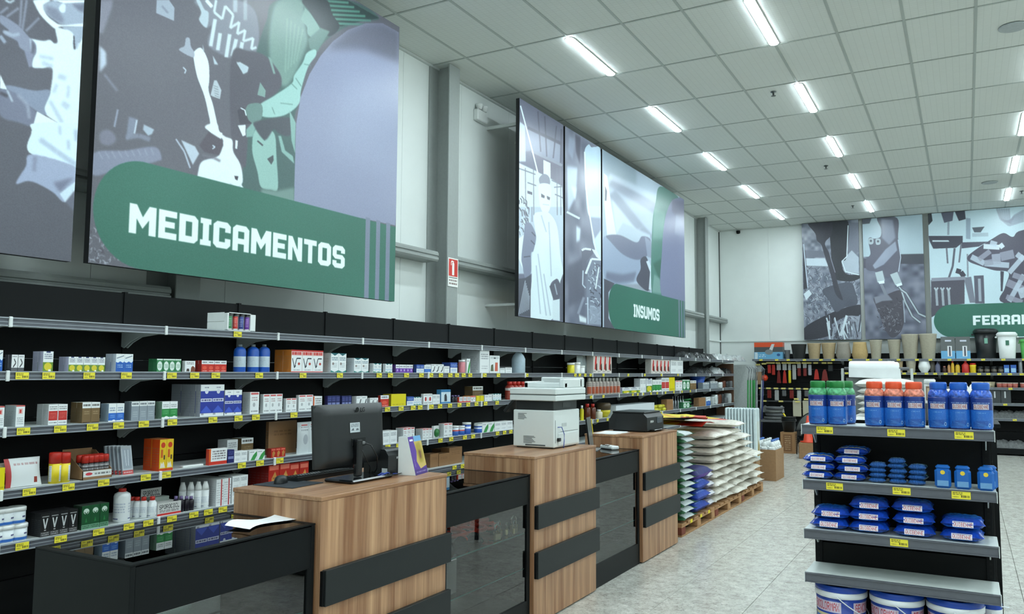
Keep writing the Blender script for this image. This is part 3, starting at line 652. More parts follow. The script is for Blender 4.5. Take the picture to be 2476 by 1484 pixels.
for x_ in (155, 255, 545, 590): A.line(G1([(x_, 900), (x_+5, 1484)]), 2.4, (120, 124, 140), 0.8)
A.poly(G1([(180, 1180), (240, 1200), (240, 1235), (180, 1215)]), (100, 100, 116)); strands(A, 1252, 490, 1280, 570, 40, 14, 2.4, [(90, 90, 104), (120, 124, 140), (210, 224, 232)], (1.2, 1.9))
A.line(G1([(95, 130), (237, 670), (310, 965)]), 3.2, WH); A.line(G2([(228, 0), (230, 180)]), 3.4, (150, 158, 176))
A.poly(G1([(325, 1030), (380, 975), (440, 1000), (462, 1080), (430, 1130), (345, 1110)]), (142, 146, 162), sm=True); A.poly(G1([(330, 1100), (462, 1110), (475, 1250), (460, 1400), (400, 1484), (340, 1380), (320, 1220)]), (224, 238, 243), sm=True)
A.poly(G1([(350, 1215), (395, 1245), (390, 1275), (352, 1262)]), (96, 98, 112), soft=1); A.poly(G1([(420, 1245), (462, 1265), (455, 1300), (425, 1285)]), (96, 98, 112), soft=1); A.line(G1([(370, 1350), (450, 1360)]), 2, LG)
A.poly(G2([(70, 380), (135, 330), (112, 600), (160, 852), (110, 720), (70, 620)]), WH)
A.poly(G2([(250, 110), (330, 60), (440, 80), (530, 240), (570, 600), (605, 780), (575, 920), (530, 860), (450, 930), (480, 1100), (470, 1345), (212, 1320), (225, 880), (230, 560), (280, 400)]), (222, 239, 246))
for q in ([(430, 180), (440, 350), (460, 830)], [(300, 560), (400, 1300)], [(340, 100), (400, 300)], [(280, 700), (330, 1280)], [(370, 800), (450, 1300)]): A.line(G2(q), 3, (170, 186, 204), 0.7, soft=1)
A.poly(G2([(150, 200), (215, 200), (275, 330), (270, 420), (245, 530), (217, 560), (217, 780), (150, 852), (115, 700), (103, 600), (130, 350)]), (128, 134, 156), soft=1); A.line(G2([(225, 300), (270, 350)]), 3, (90, 92, 108)); A.line(G2([(215, 400), (262, 450)]), 3, (90, 92, 108)); A.line(G2([(130, 600), (210, 590)]), 3, (90, 92, 108))
A.poly(G2([(438, 950), (520, 858), (572, 930), (567, 1050), (542, 1130), (480, 1095)]), (92, 94, 108), soft=1); A.line(G2([(500, 920), (530, 1050)]), 3, LG, 0.7)
A.poly(G2([(65, 860), (150, 850), (215, 810), (212, 1312), (68, 1300)]), (82, 84, 96))
for k in range(7): A.line(G2([(150+k*8, 880+k*30), (70+k*20, 1290-k*10)]), 2.2, (176, 186, 200), 0.8)
A.poly(G2([(472, 1120), (560, 1100), (562, 1362), (478, 1350)]), (214, 230, 238)); A.poly(G2([(565, 900), (600, 800), (620, 1362), (565, 1362)]), (96, 98, 112), soft=1)
banner('banner_sprayer', 'narrow banner showing a person in white coat and mask holding a rod', A, a0, a1, z0, z1, XB, 'x')

a0, a1, z0, z1 = 9.585, 10.80, ZB, ZT
A = new_art(560, 1150, (120, 124, 142), a0, a1, z0, z1, XB, 'x')
A.a += (vnoise(1150, 560, 90, A.rs)-0.5)[..., None]*60
for q, c in (([(670, 880), (800, 900), (780, 1250), (680, 1450)], (186, 200, 222)), ([(700, 520), (770, 560), (740, 800), (680, 700)], (150, 158, 180)), ([(770, 470), (840, 520), (830, 860), (780, 700)], (84, 82, 98)), ([(720, 1120), (790, 1150), (770, 1300)], (214, 228, 240))): A.poly(G1(q), c, soft=10)
A.poly(G2([(760, 230), (810, 260), (800, 400), (760, 420)]), (206, 222, 236), soft=8); A.poly(G2([(660, 700), (850, 600), (860, 1100), (660, 1200)]), (98, 100, 116), soft=14); A.poly(G2([(790, 1290), (880, 1330), (880, 1390), (800, 1370)]), (218, 232, 240), soft=5); A.line(G2([(850, 1080), (780, 1280)]), 6, (160, 168, 186), 0.7, soft=3)
A.line(G2([(645, 60), (800, 140)]), 5, (206, 220, 232), soft=1)
A.poly(G1([(885, 760), (895, 660), (940, 608), (972, 643), (1020, 640), (1080, 665), (1090, 1000), (1100, 1500), (940, 1490), (900, 1150), (886, 900)]), (196, 220, 238), soft=1); A.poly(G2([(900, -10), (1065, -10), (1070, 640), (1000, 560), (960, 430), (930, 200)]), (206, 226, 240), soft=1)
A.poly(G2([(930, 120), (1050, 130), (1050, 280), (980, 380), (950, 260)]), (150, 160, 182), soft=5); A.line(G1([(888, 700), (905, 1150), (945, 1484)]), 3, WH); A.line(G2([(900, 0), (1000, 560)]), 3, WH)
A.poly(G2([(820, 520), (960, 500), (960, 560), (880, 650), (860, 900), (830, 700)]), (104, 106, 122), soft=2); A.line(G2([(825, 520), (860, 500), (935, 510)]), 5, WH); A.circ
A.poly(G2([(940, 500), (1000, 520), (1060, 640), (1000, 600)]), WH, soft=1)
A.poly(G2([(930, 630), (1070, 640), (1100, 1420), (890, 1400), (880, 850)]), (124, 132, 150), soft=1)
A.map = A.photo; strands(A, 1422, 640, 1458, 780, 70, 8, 2.2, [(206, 220, 230), (90, 92, 106), (160, 170, 186), (70, 70, 82)], (0.3, 2.8))
A.line(G2([(872, 800), (940, 622), (1065, 632)]), 5, WH); A.line(G2([(895, 1080), (900, 1400)]), 3, LG); A.line(G2([(1030, 720), (990, 980)]), 2.6, WH); A.poly(G2([(920, 1170), (1060, 1200), (1070, 1410), (910, 1400)]), (160, 172, 190), 0.7, soft=3); A.line(G2([(840, 760), (835, 930), (870, 970)]), 3, LG)
banner('banner_machete', 'narrow banner showing a pale machete blade held upright', A, a0, a1, z0, z1, XB, 'x')

a0, a1, z0, z1 = 10.855, 14.83, ZB, ZT
A = new_art(1300, 900, (176, 192, 208), a0, a1, z0, z1, XB, 'x')
A.poly(G3([(50, 60), (300, 200), (300, 330), (60, 260)]), (150, 168, 182), soft=20); A.poly(G3([(120, 420), (330, 640), (330, 740), (150, 690)]), (206, 222, 234), soft=12)
A.line(G3([(110, 300), (440, 500)]), 22, (128, 136, 158), 0.8, soft=9); A.line(G3([(120, 380), (330, 640), (400, 720)]), 20, (128, 136, 158), 0.7, soft=8); A.line(G3([(100, 260), (470, 430)]), 14, (200, 214, 228), 0.6, soft=7)
A.poly(G3([(150, 690), (200, 600), (400, 690), (400, 760), (300, 750)]), (188, 204, 218), soft=6)
A.poly(G3([(50, 1010), (200, 1050), (400, 1050), (400, 1110), (130, 1060)]), (150, 158, 172), soft=4)
A.poly(G3([(62, 240), (85, 260), (120, 500), (152, 690), (85, 695), (62, 450)]), WH, soft=1); A.poly(G3([(70, 330), (84, 370), (80, 440), (68, 440)]), (110, 112, 124))
A.poly(G3([(62, 700), (200, 830), (320, 870), (372, 850), (412, 950), (402, 1045), (300, 1030), (200, 1052), (70, 1020)]), (154, 168, 192), soft=2); A.poly(G3([(80, 960), (200, 980), (300, 960), (280, 1030), (150, 1045), (75, 1010)]), (118, 124, 146), soft=8)
A.poly(G3([(80, 695), (180, 692), (300, 745), (340, 700), (400, 720), (405, 800), (370, 850), (300, 872), (200, 832), (110, 740)]), (118, 122, 144), soft=2); A.poly(G3([(360, 700), (408, 740), (410, 860), (380, 850)]), (146, 154, 176), soft=3); A.circ
A.poly(G3([(330, 870), (372, 852), (402, 960), (402, 1060), (376, 1100), (300, 1025), (330, 940)]), (78, 78, 92), soft=1); A.line(G3([(380, 880), (410, 960), (400, 1090)]), 7, (206, 220, 230), soft=1)
A.poly(G3([(62, 1010), (140, 1045), (95, 1110), (95, 1300), (140, 1375), (62, 1375)]), (84, 84, 96))
A.poly(G3([(475, 335), (610, 420), (545, 480), (505, 600), (487, 800), (487, 1140), (412, 1120), (414, 640), (440, 450)]), (82, 128, 118)); A.poly(G3([(430, 500), (510, 520), (490, 720), (420, 720)]), (112, 156, 146), 0.8, soft=10); A.poly(G3([(420, 900), (487, 860), (487, 1040), (460, 1000)]), (52, 96, 82), 0.8, soft=7); A.poly(G3([(430, 980), (470, 1010), (480, 1120), (415, 1110)]), (140, 172, 166), 0.7, soft=6)
A.poly(G3([(608, 420), (650, 445), (660, 1190), (487, 1140), (487, 800), (505, 600), (530, 500), (560, 440)]), (126, 130, 160)); A.poly(G3([(560, 430), (650, 445), (650, 600), (560, 520)]), (104, 102, 124), 0.7, soft=10); A.poly(G3([(590, 540), (650, 550), (650, 700), (580, 680)]), (160, 166, 190), 0.6, soft=10)
metric(A, a0, a1, z0, z1)
zp = onX(1649, 727, XB)[2]; ya = onX(1471, 745, XB)[1]; pill(A, ya, 0, z0-0.01, zp, a1+.01)
word(A, 'INSUMOS', onX(1532, 750, XB)[1], onX(1594.5, 760, XB)[1], onX(1532, 765.5, XB)[2], onX(1532, 734.5, XB)[2], (236, 248, 248), GREEN)
for pa, pb in ((1641, 1643.6), (1647, 1649.4), (1653, 1655.4)): A.poly([(onX(pa, 760, XB)[1], z0), (onX(pb, 760, XB)[1], z0), (onX(pb, 760, XB)[1], zp+.02), (onX(pa, 760, XB)[1], zp+.02)], (122, 130, 150))
banner('banner_supplies', 'wide green INSUMOS sign banner hanging on the left wall', A, a0, a1, z0, z1, XB, 'x')

# --- back wall set
K1, K2 = fr(1930, 510, 4.6375), fr(2220, 490, 4.363)
YB, zb, zt = 19.40, 2.365, 5.062
a0, a1 = -3.225, -2.01
A = new_art(620, 1380, (124, 130, 144), a0, a1, zb, zt, YB, 'y')
A.a += (vnoise(1380, 620, 40, A.rs)-0.5)[..., None]*70
strands(A, 1945, 640, 2075, 830, 520, 7, 1.1, [(190, 202, 212), (160, 168, 180), (76, 76, 86), (66, 66, 76), (110, 112, 124)])
A.poly(K1([(80, 530), (300, 530), (340, 620), (90, 612)]), (196, 210, 220), soft=3); A.poly(K1([(80, 440), (280, 450), (300, 520), (80, 520)]), (110, 114, 128), soft=3)
A.poly(K1([(560, 130), (680, 130), (680, 460), (560, 500)]), (120, 124, 138), soft=3)
A.poly(K1([(490, 560), (600, 440), (680, 520), (680, 700), (600, 690), (530, 690)]), (176, 188, 200), soft=3)
A.poly(K1([(80, 1300), (400, 1130), (690, 1050), (690, 1170), (540, 1180), (340, 1300), (340, 1400), (70, 1440)]), (60, 60, 68), soft=2)
A.poly(K1([(270, 890), (400, 830), (585, 800), (640, 900), (662, 1040), (520, 1080), (420, 1130), (340, 1000)]), (84, 88, 100))
A.poly(K1([(370, 120), (560, 120), (540, 520), (485, 560), (530, 700), (685, 720), (680, 760), (560, 790), (390, 740), (370, 500)]), (58, 60, 66))
A.poly(K1([(110, 140), (240, 130), (375, 120), (375, 260), (300, 360), (350, 480), (400, 640), (440, 800), (470, 900), (500, 1000), (420, 930), (370, 740), (330, 600), (290, 480), (260, 380), (210, 330), (190, 250)]), (66, 66, 75))
A.line(K1([(560, 160), (545, 510), (490, 565), (530, 680), (680, 715)]), 2.5, (214, 228, 234)); A.line(K1([(340, 430), (375, 560), (415, 690)]), 2, (130, 134, 148))
A.poly(K1([(50, 340), (80, 450), (100, 700), (110, 860), (60, 880)]), (62, 62, 70)); A.line(K1([(60, 370), (90, 690), (108, 860)]), 2.5, LG); A.poly(K1([(60, 930), (120, 880), (152, 930), (90, 1000)]), (206, 220, 228), soft=1)
for k in range(38):
    x_ = A.rs.uniform(350, 700); y_ = A.rs.uniform(1330, 1450); A.line(K1([(x_, y_), (x_+A.rs.uniform(-60, 60), y_-A.rs.uniform(60, 220))]), A.rs.uniform(2, 5), [(206, 220, 228), (150, 158, 172), (76, 78, 88)][A.rs.randint(3)])
A.line(K1([(545, 1170), (480, 1400)]), 6, (206, 220, 228))
banner('banner_spade', 'back wall banner showing a dark spade pushed into straw', A, a0, a1, zb, zt, YB, 'y', grain=14)
a0, a1 = -1.925, -0.725
A = new_art(620, 1380, (104, 108, 124), a0, a1, zb, zt, YB, 'y')
A.a += (vnoise(1380, 620, 60, A.rs)-0.5)[..., None]*60
A.poly(K1([(700, 40), (1450, 20), (1450, 490), (700, 515)]), (176, 196, 206), soft=2); A.poly(K1([(700, 40), (830, 60), (800, 140), (700, 150)]), (84, 88, 98), soft=2); A.poly(K1([(1130, 485), (1450, 478), (1450, 595), (1130, 592)]), (72, 74, 84), soft=4); A.poly(K1([(700, 520), (780, 540), (780, 640), (700, 640)]), (84, 84, 96), soft=3)
A.poly(K1([(890, 70), (1110, 80), (1120, 300), (1150, 500), (1120, 680), (1000, 740), (870, 680), (800, 670), (760, 640), (760, 540), (810, 480), (785, 330), (810, 295), (850, 310), (920, 290), (930, 200)]), (96, 96, 110))
A.poly(K1([(930, 90), (1060, 100), (1090, 300), (1020, 380), (940, 300)]), (134, 140, 158), soft=8); A.poly(K1([(836, 610), (980, 430), (1090, 340), (1110, 440), (960, 600), (860, 650)]), (148, 156, 174), soft=4); A.line(K1([(1120, 320), (1150, 520), (1125, 680)]), 2, LG)
for c_ in ((815, 335), (895, 340)): A.poly(K1([(c_[0]-25, c_[1]-25), (c_[0]+25, c_[1]-25), (c_[0]+25, c_[1]+30), (c_[0]-20, c_[1]+35)]), (170, 184, 192), sm=True); A.poly(K1([(c_[0]-10, c_[1]-10), (c_[0]+10, c_[1]-10), (c_[0]+10, c_[1]+10), (c_[0]-10, c_[1]+10)]), (84, 88, 98), sm=True)
A.poly(K1([(850, 970), (980, 940), (1150, 890), (1172, 1050), (1192, 1200), (1150, 1350), (1050, 1420), (960, 1300), (910, 1150), (870, 1060)]), (80, 78, 88), sm=True)
strands(A, 2122, 725, 2180, 805, 90, 5, 1.4, [(140, 142, 152), (60, 58, 66), (104, 102, 112)]); A.poly(K1([(850, 965), (1000, 930), (1060, 1000), (940, 1010), (870, 1040)]), (130, 134, 148), soft=4)
for q in ([(862, 690), (945, 668), (972, 780), (890, 802)], [(1030, 712), (1110, 682), (1160, 800), (1090, 832)]): A.poly(K1(q), (178, 192, 198), soft=1)
A.poly(K1([(895, 790), (965, 778), (968, 810), (910, 818)]), WH); A.poly(K1([(1095, 825), (1160, 800), (1168, 830), (1110, 850)]), WH)
A.line(K1([(930, 820), (985, 940)]), 7, (130, 136, 148))
for q in ([(1130, 850), (1155, 880), (1200, 1020), (1280, 1180), (1370, 1250)], [(1160, 885), (1210, 920), (1350, 1150), (1440, 1190)]): A.line(K1(q), 7, (84, 88, 98)); A.line(K1(q), 3.5, (176, 190, 198))
A.line(K1([(1180, 1000), (1195, 1250)]), 3, LG, 0.6)
banner('banner_fork', 'back wall banner showing a gloved hand holding a small garden fork', A, a0, a1, zb, zt, YB, 'y', grain=6)
a0, a1 = -0.615, 3.3
A = new_art(1700, 1170, (196, 218, 227), a0, a1, zb, zt, YB, 'y')
for q, c in (([(95, 112), (140, 108), (152, 190), (110, 238)], (62, 66, 72)), ([(240, 100), (375, 95), (362, 190), (275, 212)], (98, 100, 116)), ([(385, 88), (492, 82), (502, 172), (430, 192)], (70, 72, 84)), ([(505, 160), (552, 165), (552, 385), (505, 380)], (150, 166, 182)), ([(570, 262), (700, 252), (660, 312), (592, 312)], (84, 90, 100)), ([(110, 350), (470, 350), (470, 420), (400, 475), (160, 485), (118, 400)], (74, 74, 86)), ([(460, 418), (735, 410), (640, 462), (460, 482)], (84, 84, 98)), ([(150, 395), (320, 395), (330, 412), (150, 412)], (200, 214, 222)), ([(135, 815), (490, 790), (490, 1065), (350, 1080), (140, 1210)], (82, 80, 92)), ([(480, 790), (560, 780), (605, 1055), (545, 1055)], (120, 124, 138)), ([(588, 770), (690, 765), (702, 1062), (602, 1062)], (92, 92, 106)), ([(630, 800), (660, 800), (670, 1040), (640, 1040)], (160, 170, 182)), ([(868, 720), (905, 725), (890, 935), (872, 930)], (70, 70, 82))): A.poly(K2(q), c, soft=1)
A.line(K2([(320, 200), (318, 340)]), 5, (150, 162, 176)); A.line(K2([(385, 480), (365, 670), (325, 790)]), 5, (96, 98, 110)); A.line(K2([(455, 430), (432, 630)]), 4, (110, 112, 124)); A.line(K2([(300, 480), (312, 640)]), 4, (110, 112, 124)); A.line(K2([(400, 715), (450, 730), (485, 780)]), 12, (66, 64, 76)); A.line(K2([(520, 540), (525, 780)]), 4, (140, 148, 160)); A.line(K2([(570, 340), (740, 335)]), 9, (170, 188, 200)); A.line(K2([(140, 812), (500, 795)]), 8, (140, 144, 158))
for x_ in (190, 255, 320): A.line(K2([(x_, 910), (x_+12, 1085)]), 6, (158, 168, 178)); A.line(K2([(x_-18, 895), (x_, 925), (x_+20, 895)]), 4, (176, 188, 196))
A.poly(K2([(520, 572), (600, 500), (780, 382), (900, 320), (1000, 360), (1100, 290), (1600, 250), (1600, 1100), (905, 1058), (915, 900), (955, 738), (800, 712), (640, 662), (540, 622)]), (82, 80, 94))
for q, w_, c in (([(560, 570), (700, 640), (960, 660)], 9, LG), ([(690, 460), (860, 470), (900, 440)], 8, WH), ([(760, 420), (830, 440)], 8, LG), ([(640, 600), (760, 510)], 8, (150, 152, 168)), ([(820, 540), (830, 650)], 14, (166, 172, 188)), ([(930, 510), (950, 600)], 22, (150, 154, 170)), ([(960, 740), (1117, 560)], 8, LG), ([(1040, 540), (1117, 600)], 9, LG), ([(940, 840), (1117, 920)], 12, (150, 152, 168)), ([(1117, 760), (960, 1040)], 8, LG), ([(930, 990), (1100, 1050)], 8, (150, 152, 168)), ([(1080, 900), (1117, 1000)], 12, LG), ([(1000, 760), (1117, 800)], 9, (150, 152, 168)), ([(740, 600), (750, 660)], 14, (150, 154, 170))): A.line(K2(q), w_*1.5, c, 0.85, soft=1)
for k in range(6): A.line(K2([(830+k*25, 60), (870+k*20, 170+k*10), (960+k*10, 240-k*20), (1117, 190-k*22)]), 5, (140, 148, 166), 0.6, soft=2)
metric(A, a0, a1, zb, zt)
pz0, pz1 = onY(2476, 813, YB)[2], onY(2400, 733, YB)[2]; pill(A, onY(2258, 775, YB)[0], 0, pz0, pz1, a1)
yl, yr = onY(2352.5, 775, YB)[0], onY(2467.5, 772, YB)[0]; k_ = (yr-yl)/(4.84+.48-0.0)
tz0, tz1 = onY(2353, 786, YB)[2], onY(2353, 763, YB)[2]
word(A, 'FERRAMENTAS', yl, yl+(yr-yl)/(.92+.92+3+.48)*(.92+.92+1+1+1+1.28+.92+1+.95+1+1+1.2), tz0, tz1, (236, 248, 248), GREEN)
banner('banner_tools', 'wide green FERRAMENTAS sign banner with a plaid shirt on the back wall', A, a0, a1, zb, zt, YB, 'y')
# ------------------------------------------------------------------ shelving bays (front +x, width along y in their own frame)
A = Art(64, 30, (238, 224, 60)); A.marks(0.06, 0.5, 0.6, 0.9, 2, (70, 62, 20), 0.8); A.marks(0.5, 0.12, 0.94, 0.6, 1, (60, 52, 20), 0.9, 0.6); A.marks(0.06, 0.12, 0.4, 0.4, 1, (110, 98, 30), 0.7)
tagm = art_mat('yellow_price_label', A, 0.5)
tag_me = MB().box(0, -0.034, 0, 0.002, 0.034, 0.036, mi=0, uvs=[(0, 0, 1, 1)]+[(0.99, 0.97, 1, 1)]*5).mesh('price_tag', tagm)
clip_me = MB().box(-0.004, 0.001, -0.006, 0.012, 0.018, 0.05, bev=0.003).mesh('joint_clip', whitep)
MESH = {}
def cached(key, fn):
    if key not in MESH: MESH[key] = fn()
    return MESH[key]
def shelf_mesh(w_, d, th=0.028): return cached(('shelf', w_, d), lambda: MB().box(0.03, 0.002, -th, d-0.006, w_-0.002, 0, bev=0.002).box(0.03, 0.002, -th-0.004, 0.06, w_-0.002, -th).mesh('shelf', shelfgrey))
def rail_mesh(w_): return cached(('rail', w_), lambda: MB().box(0, 0.001, -0.044, 0.006, w_-0.001, 0.0, mi=0).box(0.006, 0.001, -0.006, 0.012, w_-0.001, 0.001, mi=1).box(0.006, 0.001, -0.046, 0.011, w_-0.001, -0.040, mi=1).box(0.006, 0.001, -0.026, 0.0075, w_-0.001, -0.022, mi=1).mesh('price_rail', [railm, raill]))
def bracket_mesh(d): return cached(('br', d), lambda: MB().prism([(0.02, -0.03), (d-0.04, -0.03), (d-0.05, -0.045), (d*0.45, -0.062), (d*0.25, -0.095), (0.05, -0.13), (0.02, -0.12)], 'y', -0.004, 0.004).mesh('shelf_bracket', mat('bracket_grey', (190, 196, 195), 0.45, noise=0.03)))
def upright_mesh(top): 
    def f():
        m = MB().box(0.0, 0.0, 0.0, 0.032, 0.012, top)
        return m.mesh('upright', black)
    return cached(('up', top), f)
def bay(loc, rz, w_, d, zs, top, label, tags=None, group=None, pz=(), base=True, ends=(False, False), thin=True, clip=True, panel_mat=None):
    t = thing('shelf_bay', label, 'shelving', loc, rz, group)
    pz = sorted(set([0.1]+list(pz)+[top-0.004]))
    for a, b in zip(pz, pz[1:]):
        link('back_panel', cached(('bp', w_, round(b-a, 3)), lambda: MB().box(0.004, 0.006, 0.0, 0.024, w_-0.006, b-a-0.003, bev=0.003).mesh('back_panel', panel_mat or black)), t, (0, 0, a))
    link('upright', upright_mesh(top), t, (0, 0, 0)); link('upright', upright_mesh(top), t, (0, w_-0.012, 0))
    if base: link('base_shelf', cached(('base', w_, d), lambda: MB().box(0.02, 0.002, 0.03, d-0.02, w_-0.002, 0.14, bev=0.003).mesh('base_shelf', black)), t)
    for i, z in enumerate(zs):
        s = link('shelf', shelf_mesh(w_, d), t, (0, 0, z))
        link('price_rail', rail_mesh(w_), s, (d-0.006, 0, 0))
        if clip:
            link('joint_clip', clip_me, s, (d, 0, -0.046))
        for ty in (tags or {}).get(i, ()): link('price_tag', tag_me, s, (d+0.0065, ty, -0.041), ry=0.0)
        link('shelf_bracket', bracket_mesh(d), s, (0, 0.012, 0)); link('shelf_bracket', bracket_mesh(d), s, (0, w_-0.012, 0))
    return t
XP, XF = -4.75, -4.33
ZS = [1.865, 1.585, 1.295, 0.975, 0.700]          # the five shelf surfaces of the wall run
W0, WB = 2.353, 0.9375
px_tags = {0: [576], 1: [55, 119, 217, 307, 417, 472, 523, 628, 734, 823, 882, 918, 945, 984, 1020, 1043, 1067, 1090, 1106, 1122, 1138, 1173, 1206, 1275, 1392, 1403, 1416, 1429, 1460, 1520, 1560, 1600, 1640],
 2: [58, 147, 225, 288, 349, 418, 516, 578, 620, 675, 712, 938, 971, 1000, 1017, 1044, 1065, 1089, 1112, 1133, 1153, 1175, 1203, 1430, 1460, 1498, 1531, 1543, 1556, 1575, 1590, 1610, 1630, 1650, 1670],
 3: [72, 167, 252, 354, 403, 586, 630, 678, 939, 965, 1039, 1066, 1092, 1125, 1145, 1167, 1204, 1221, 1236, 1420, 1446, 1470, 1491, 1560, 1600], 4: [55, 148, 240, 313, 360, 417, 470, 505, 540, 1100, 1120, 1150]}
allt = {i: [yat(p, XF+0.012, ZS[i]-0.022) for p in v] for i, v in px_tags.items()}
names = ['nearest the camera, mostly out of the picture', 'behind the glass counter end', 'with the white display box on top', 'behind the black computer monitor']
NB = 17
for k in range(-1, NB-1):
    y = W0+k*WB
    tg = {i: [v-y for v in vs_ if y+0.035 <= v < y+WB-0.035] for i, vs_ in allt.items()}
    n = k+2
    lab = 'black steel wall shelving bay, %s from the near end of the run' % (ORD[n-1] if n <= 16 else 'last and farthest')
    bay((XP, y, 0), 0, WB, XF-XP, ZS, 2.097 if y < 16 else 1.87, lab, tg, 'wall shelving bays along the left wall', pz=(0.42, 0.72, 1.02, 1.32, 1.66, 1.865))
YEND = W0+(NB-1)*WB
# ------------------------------------------------------------------ goods: packages with printed faces
GL = (110, 112, 118)
def side_lines(A, bg, ink=(120, 124, 130), top=None):
    A.map = None; A.rect(0.45, 0, 0.9, 1, bg)
    if top: A.rect(0.45, 0.8, 0.9, 1, top)
    A.marks(0.5, 0.12, 0.85, 0.75, 8, ink, 0.5, 0.35)
def pk(name, front, side=(205, 208, 212), top=(225, 228, 228), ink=(130, 134, 140), sidetop=None):
    """package print: front in the left part of the sheet, side in the middle, lid colour at the right"""
    A = Art(256, 128); A.map = lambda x, y: (x*0.45, y); A.rect(0, 0, 1, 1, (232, 236, 236))
    front(A); side_lines(A, side, ink, sidetop); A.rect(0.9, 0, 1, 1, top); return art_mat('print_'+name, A, 0.38)
R_, B_, G_, Y_ = (196, 40, 34), (34, 66, 150), (38, 128, 62), (226, 208, 40)
def f_darkwhite(A): A.rect(0, 0, 1, 1, (228, 230, 230)); A.line([(0.3, 0.25), (0.7, 0.5), (0.4, 0.75)], 0.1, (40, 42, 46)); A.rect(0, 0, 1, 0.22, (90, 92, 96)); A.marks(0.15, 0.82, 0.85, 0.95, 1, GL)
def f_yellowfoot(A): A.rect(0, 0, 1, 0.46, (104, 140, 46)); A.circ(0.5, 0.24, 0.36, 0.2, (216, 200, 50)); A.marks(0.12, 0.6, 0.88, 0.9, 3, (90, 96, 120)); A.rect(0.55, 0, 0.8, 0.1, (240, 240, 235)); A.rect(0.3, 0.93, 0.7, 1, (50, 60, 110))
def f_wave(A): A.rect(0, 0, 1, 0.62, (32, 92, 178)); A.poly([(0, 0.55), (0.25, 0.5), (0.5, 0.58), (0.8, 0.5), (1, 0.6), (1, 0.72), (0, 0.72)], (226, 236, 244)); A.line([(0.1, 0.75), (0.9, 0.9)], 0.06, (130, 145, 160)); A.marks(0.2, 0.2, 0.8, 0.42, 2, (190, 212, 236))
def f_green1(A): A.rect(0, 0, 1, 1, (46, 124, 74)); A.circ(0.5, 0.45, 0.4, 0.36, (222, 234, 226)); A.marks(0.2, 0.3, 0.8, 0.6, 3, (60, 130, 90)); A.rect(0, 0.9, 1, 1, (210, 226, 216))
def f_horse(A): A.marks(0.15, 0.66, 0.85, 0.9, 2, (90, 80, 76)); A.poly([(0.55, 0), (0.6, 0.4), (0.75, 0.55), (0.95, 0.4), (1, 0)], (120, 60, 36)); A.poly([(0.15, 0.05), (0.2, 0.3), (0.4, 0.3), (0.45, 0.05)], (70, 56, 50))
def f_red(A): A.rect(0, 0, 1, 0.68, (198, 44, 30)); A.marks(0.15, 0.74, 0.85, 0.94, 1, (70, 70, 76), 0.9, 0.6); A.circ(0.5, 0.36, 0.3, 0.16, (222, 84, 60)); A.marks(0.15, 0.04, 0.9, 0.16, 1, (240, 225, 220))
def f_vbox(A): A.rect(0, 0.93, 1, 1, R_); A.rect(0.02, 0.74, 0.98, 0.92, (228, 200, 196)); A.marks(0.06, 0.76, 0.94, 0.92, 1, R_, 1, 0.8); A.line([(0.12, 0.62), (0.3, 0.2), (0.5, 0.62), (0.85, 0.62)], 0.06, (44, 50, 58)); A.line([(0.3, 0.2), (0.42, 0.3)], 0.05, (44, 50, 58)); A.circ(0.7, 0.38, 0.1, 0.06, (176, 60, 50)); A.rect(0, 0, 1, 0.04, R_); A.marks(0.2, 0.07, 0.8, 0.13, 1, GL)
def f_teal(A): A.poly([(0, 1), (0.5, 0.86), (1, 1)], (30, 96, 104)); A.poly([(0, 0), (0, 0.12), (0.5, 0.02), (1, 0.12), (1, 0)], (40, 130, 120)); A.marks(0.1, 0.6, 0.9, 0.8, 2, (80, 110, 126)); A.marks(0.2, 0.25, 0.8, 0.5, 3, (170, 180, 186)); A.circ(0.3, 0.45, 0.12, 0.07, (90, 70, 60), 0.6)
def f_teal2(A): A.poly([(0, 1), (0.5, 0.84), (1, 1)], (42, 116, 120)); A.poly([(0, 0), (0, 0.14), (1, 0.03), (1, 0)], (50, 140, 110)); A.poly([(0, 0.3), (0.5, 0.14), (1, 0.3), (1, 0.42), (0, 0.42)], (196, 214, 226)); A.marks(0.2, 0.5, 0.8, 0.75, 2, (110, 134, 150))
def f_purple(A): A.rect(0, 0, 1, 0.55, (112, 62, 168)); A.marks(0.1, 0.62, 0.9, 0.9, 1, (100, 104, 126), 0.9, 0.6); A.circ(0.5, 0.3, 0.14, 0.14, (206, 190, 226))
def f_blue1(A): A.rect(0, 0.5, 1, 1, (42, 80, 164)); A.marks(0.1, 0.6, 0.9, 0.85, 2, (190, 206, 234)); A.rect(0.15, 0.1, 0.85, 0.4, (190, 206, 226))
def f_swoosh(A): A.poly([(0.2, 0.15), (0.5, 0.3), (0.75, 0.75), (0.9, 0.75), (0.65, 0.2), (0.4, 0.1)], (52, 54, 60)); A.marks(0.1, 0.8, 0.7, 0.93, 1, GL)
def f_white(A): A.marks(0.12, 0.6, 0.88, 0.88, 3, (126, 130, 136)); A.marks(0.2, 0.15, 0.8, 0.35, 2, (170, 174, 178))
def f_whitered(A): A.rect(0.1, 0.88, 0.9, 0.97, (204, 96, 96)); A.marks(0.2, 0.58, 0.8, 0.8, 2, (160, 128, 128)); A.circ(0.45, 0.42, 0.13, 0.1, (176, 180, 182)); A.marks(0.15, 0.06, 0.85, 0.18, 1, (120, 120, 124))
def f_redlogo(A): A.rect(0, 0.94, 1, 1, (196, 90, 86)); A.rect(0.3, 0.6, 0.75, 0.84, (228, 180, 176)); A.rect(0.42, 0.64, 0.6, 0.8, (196, 56, 50)); A.marks(0.15, 0.1, 0.85, 0.45, 4, (140, 146, 150))
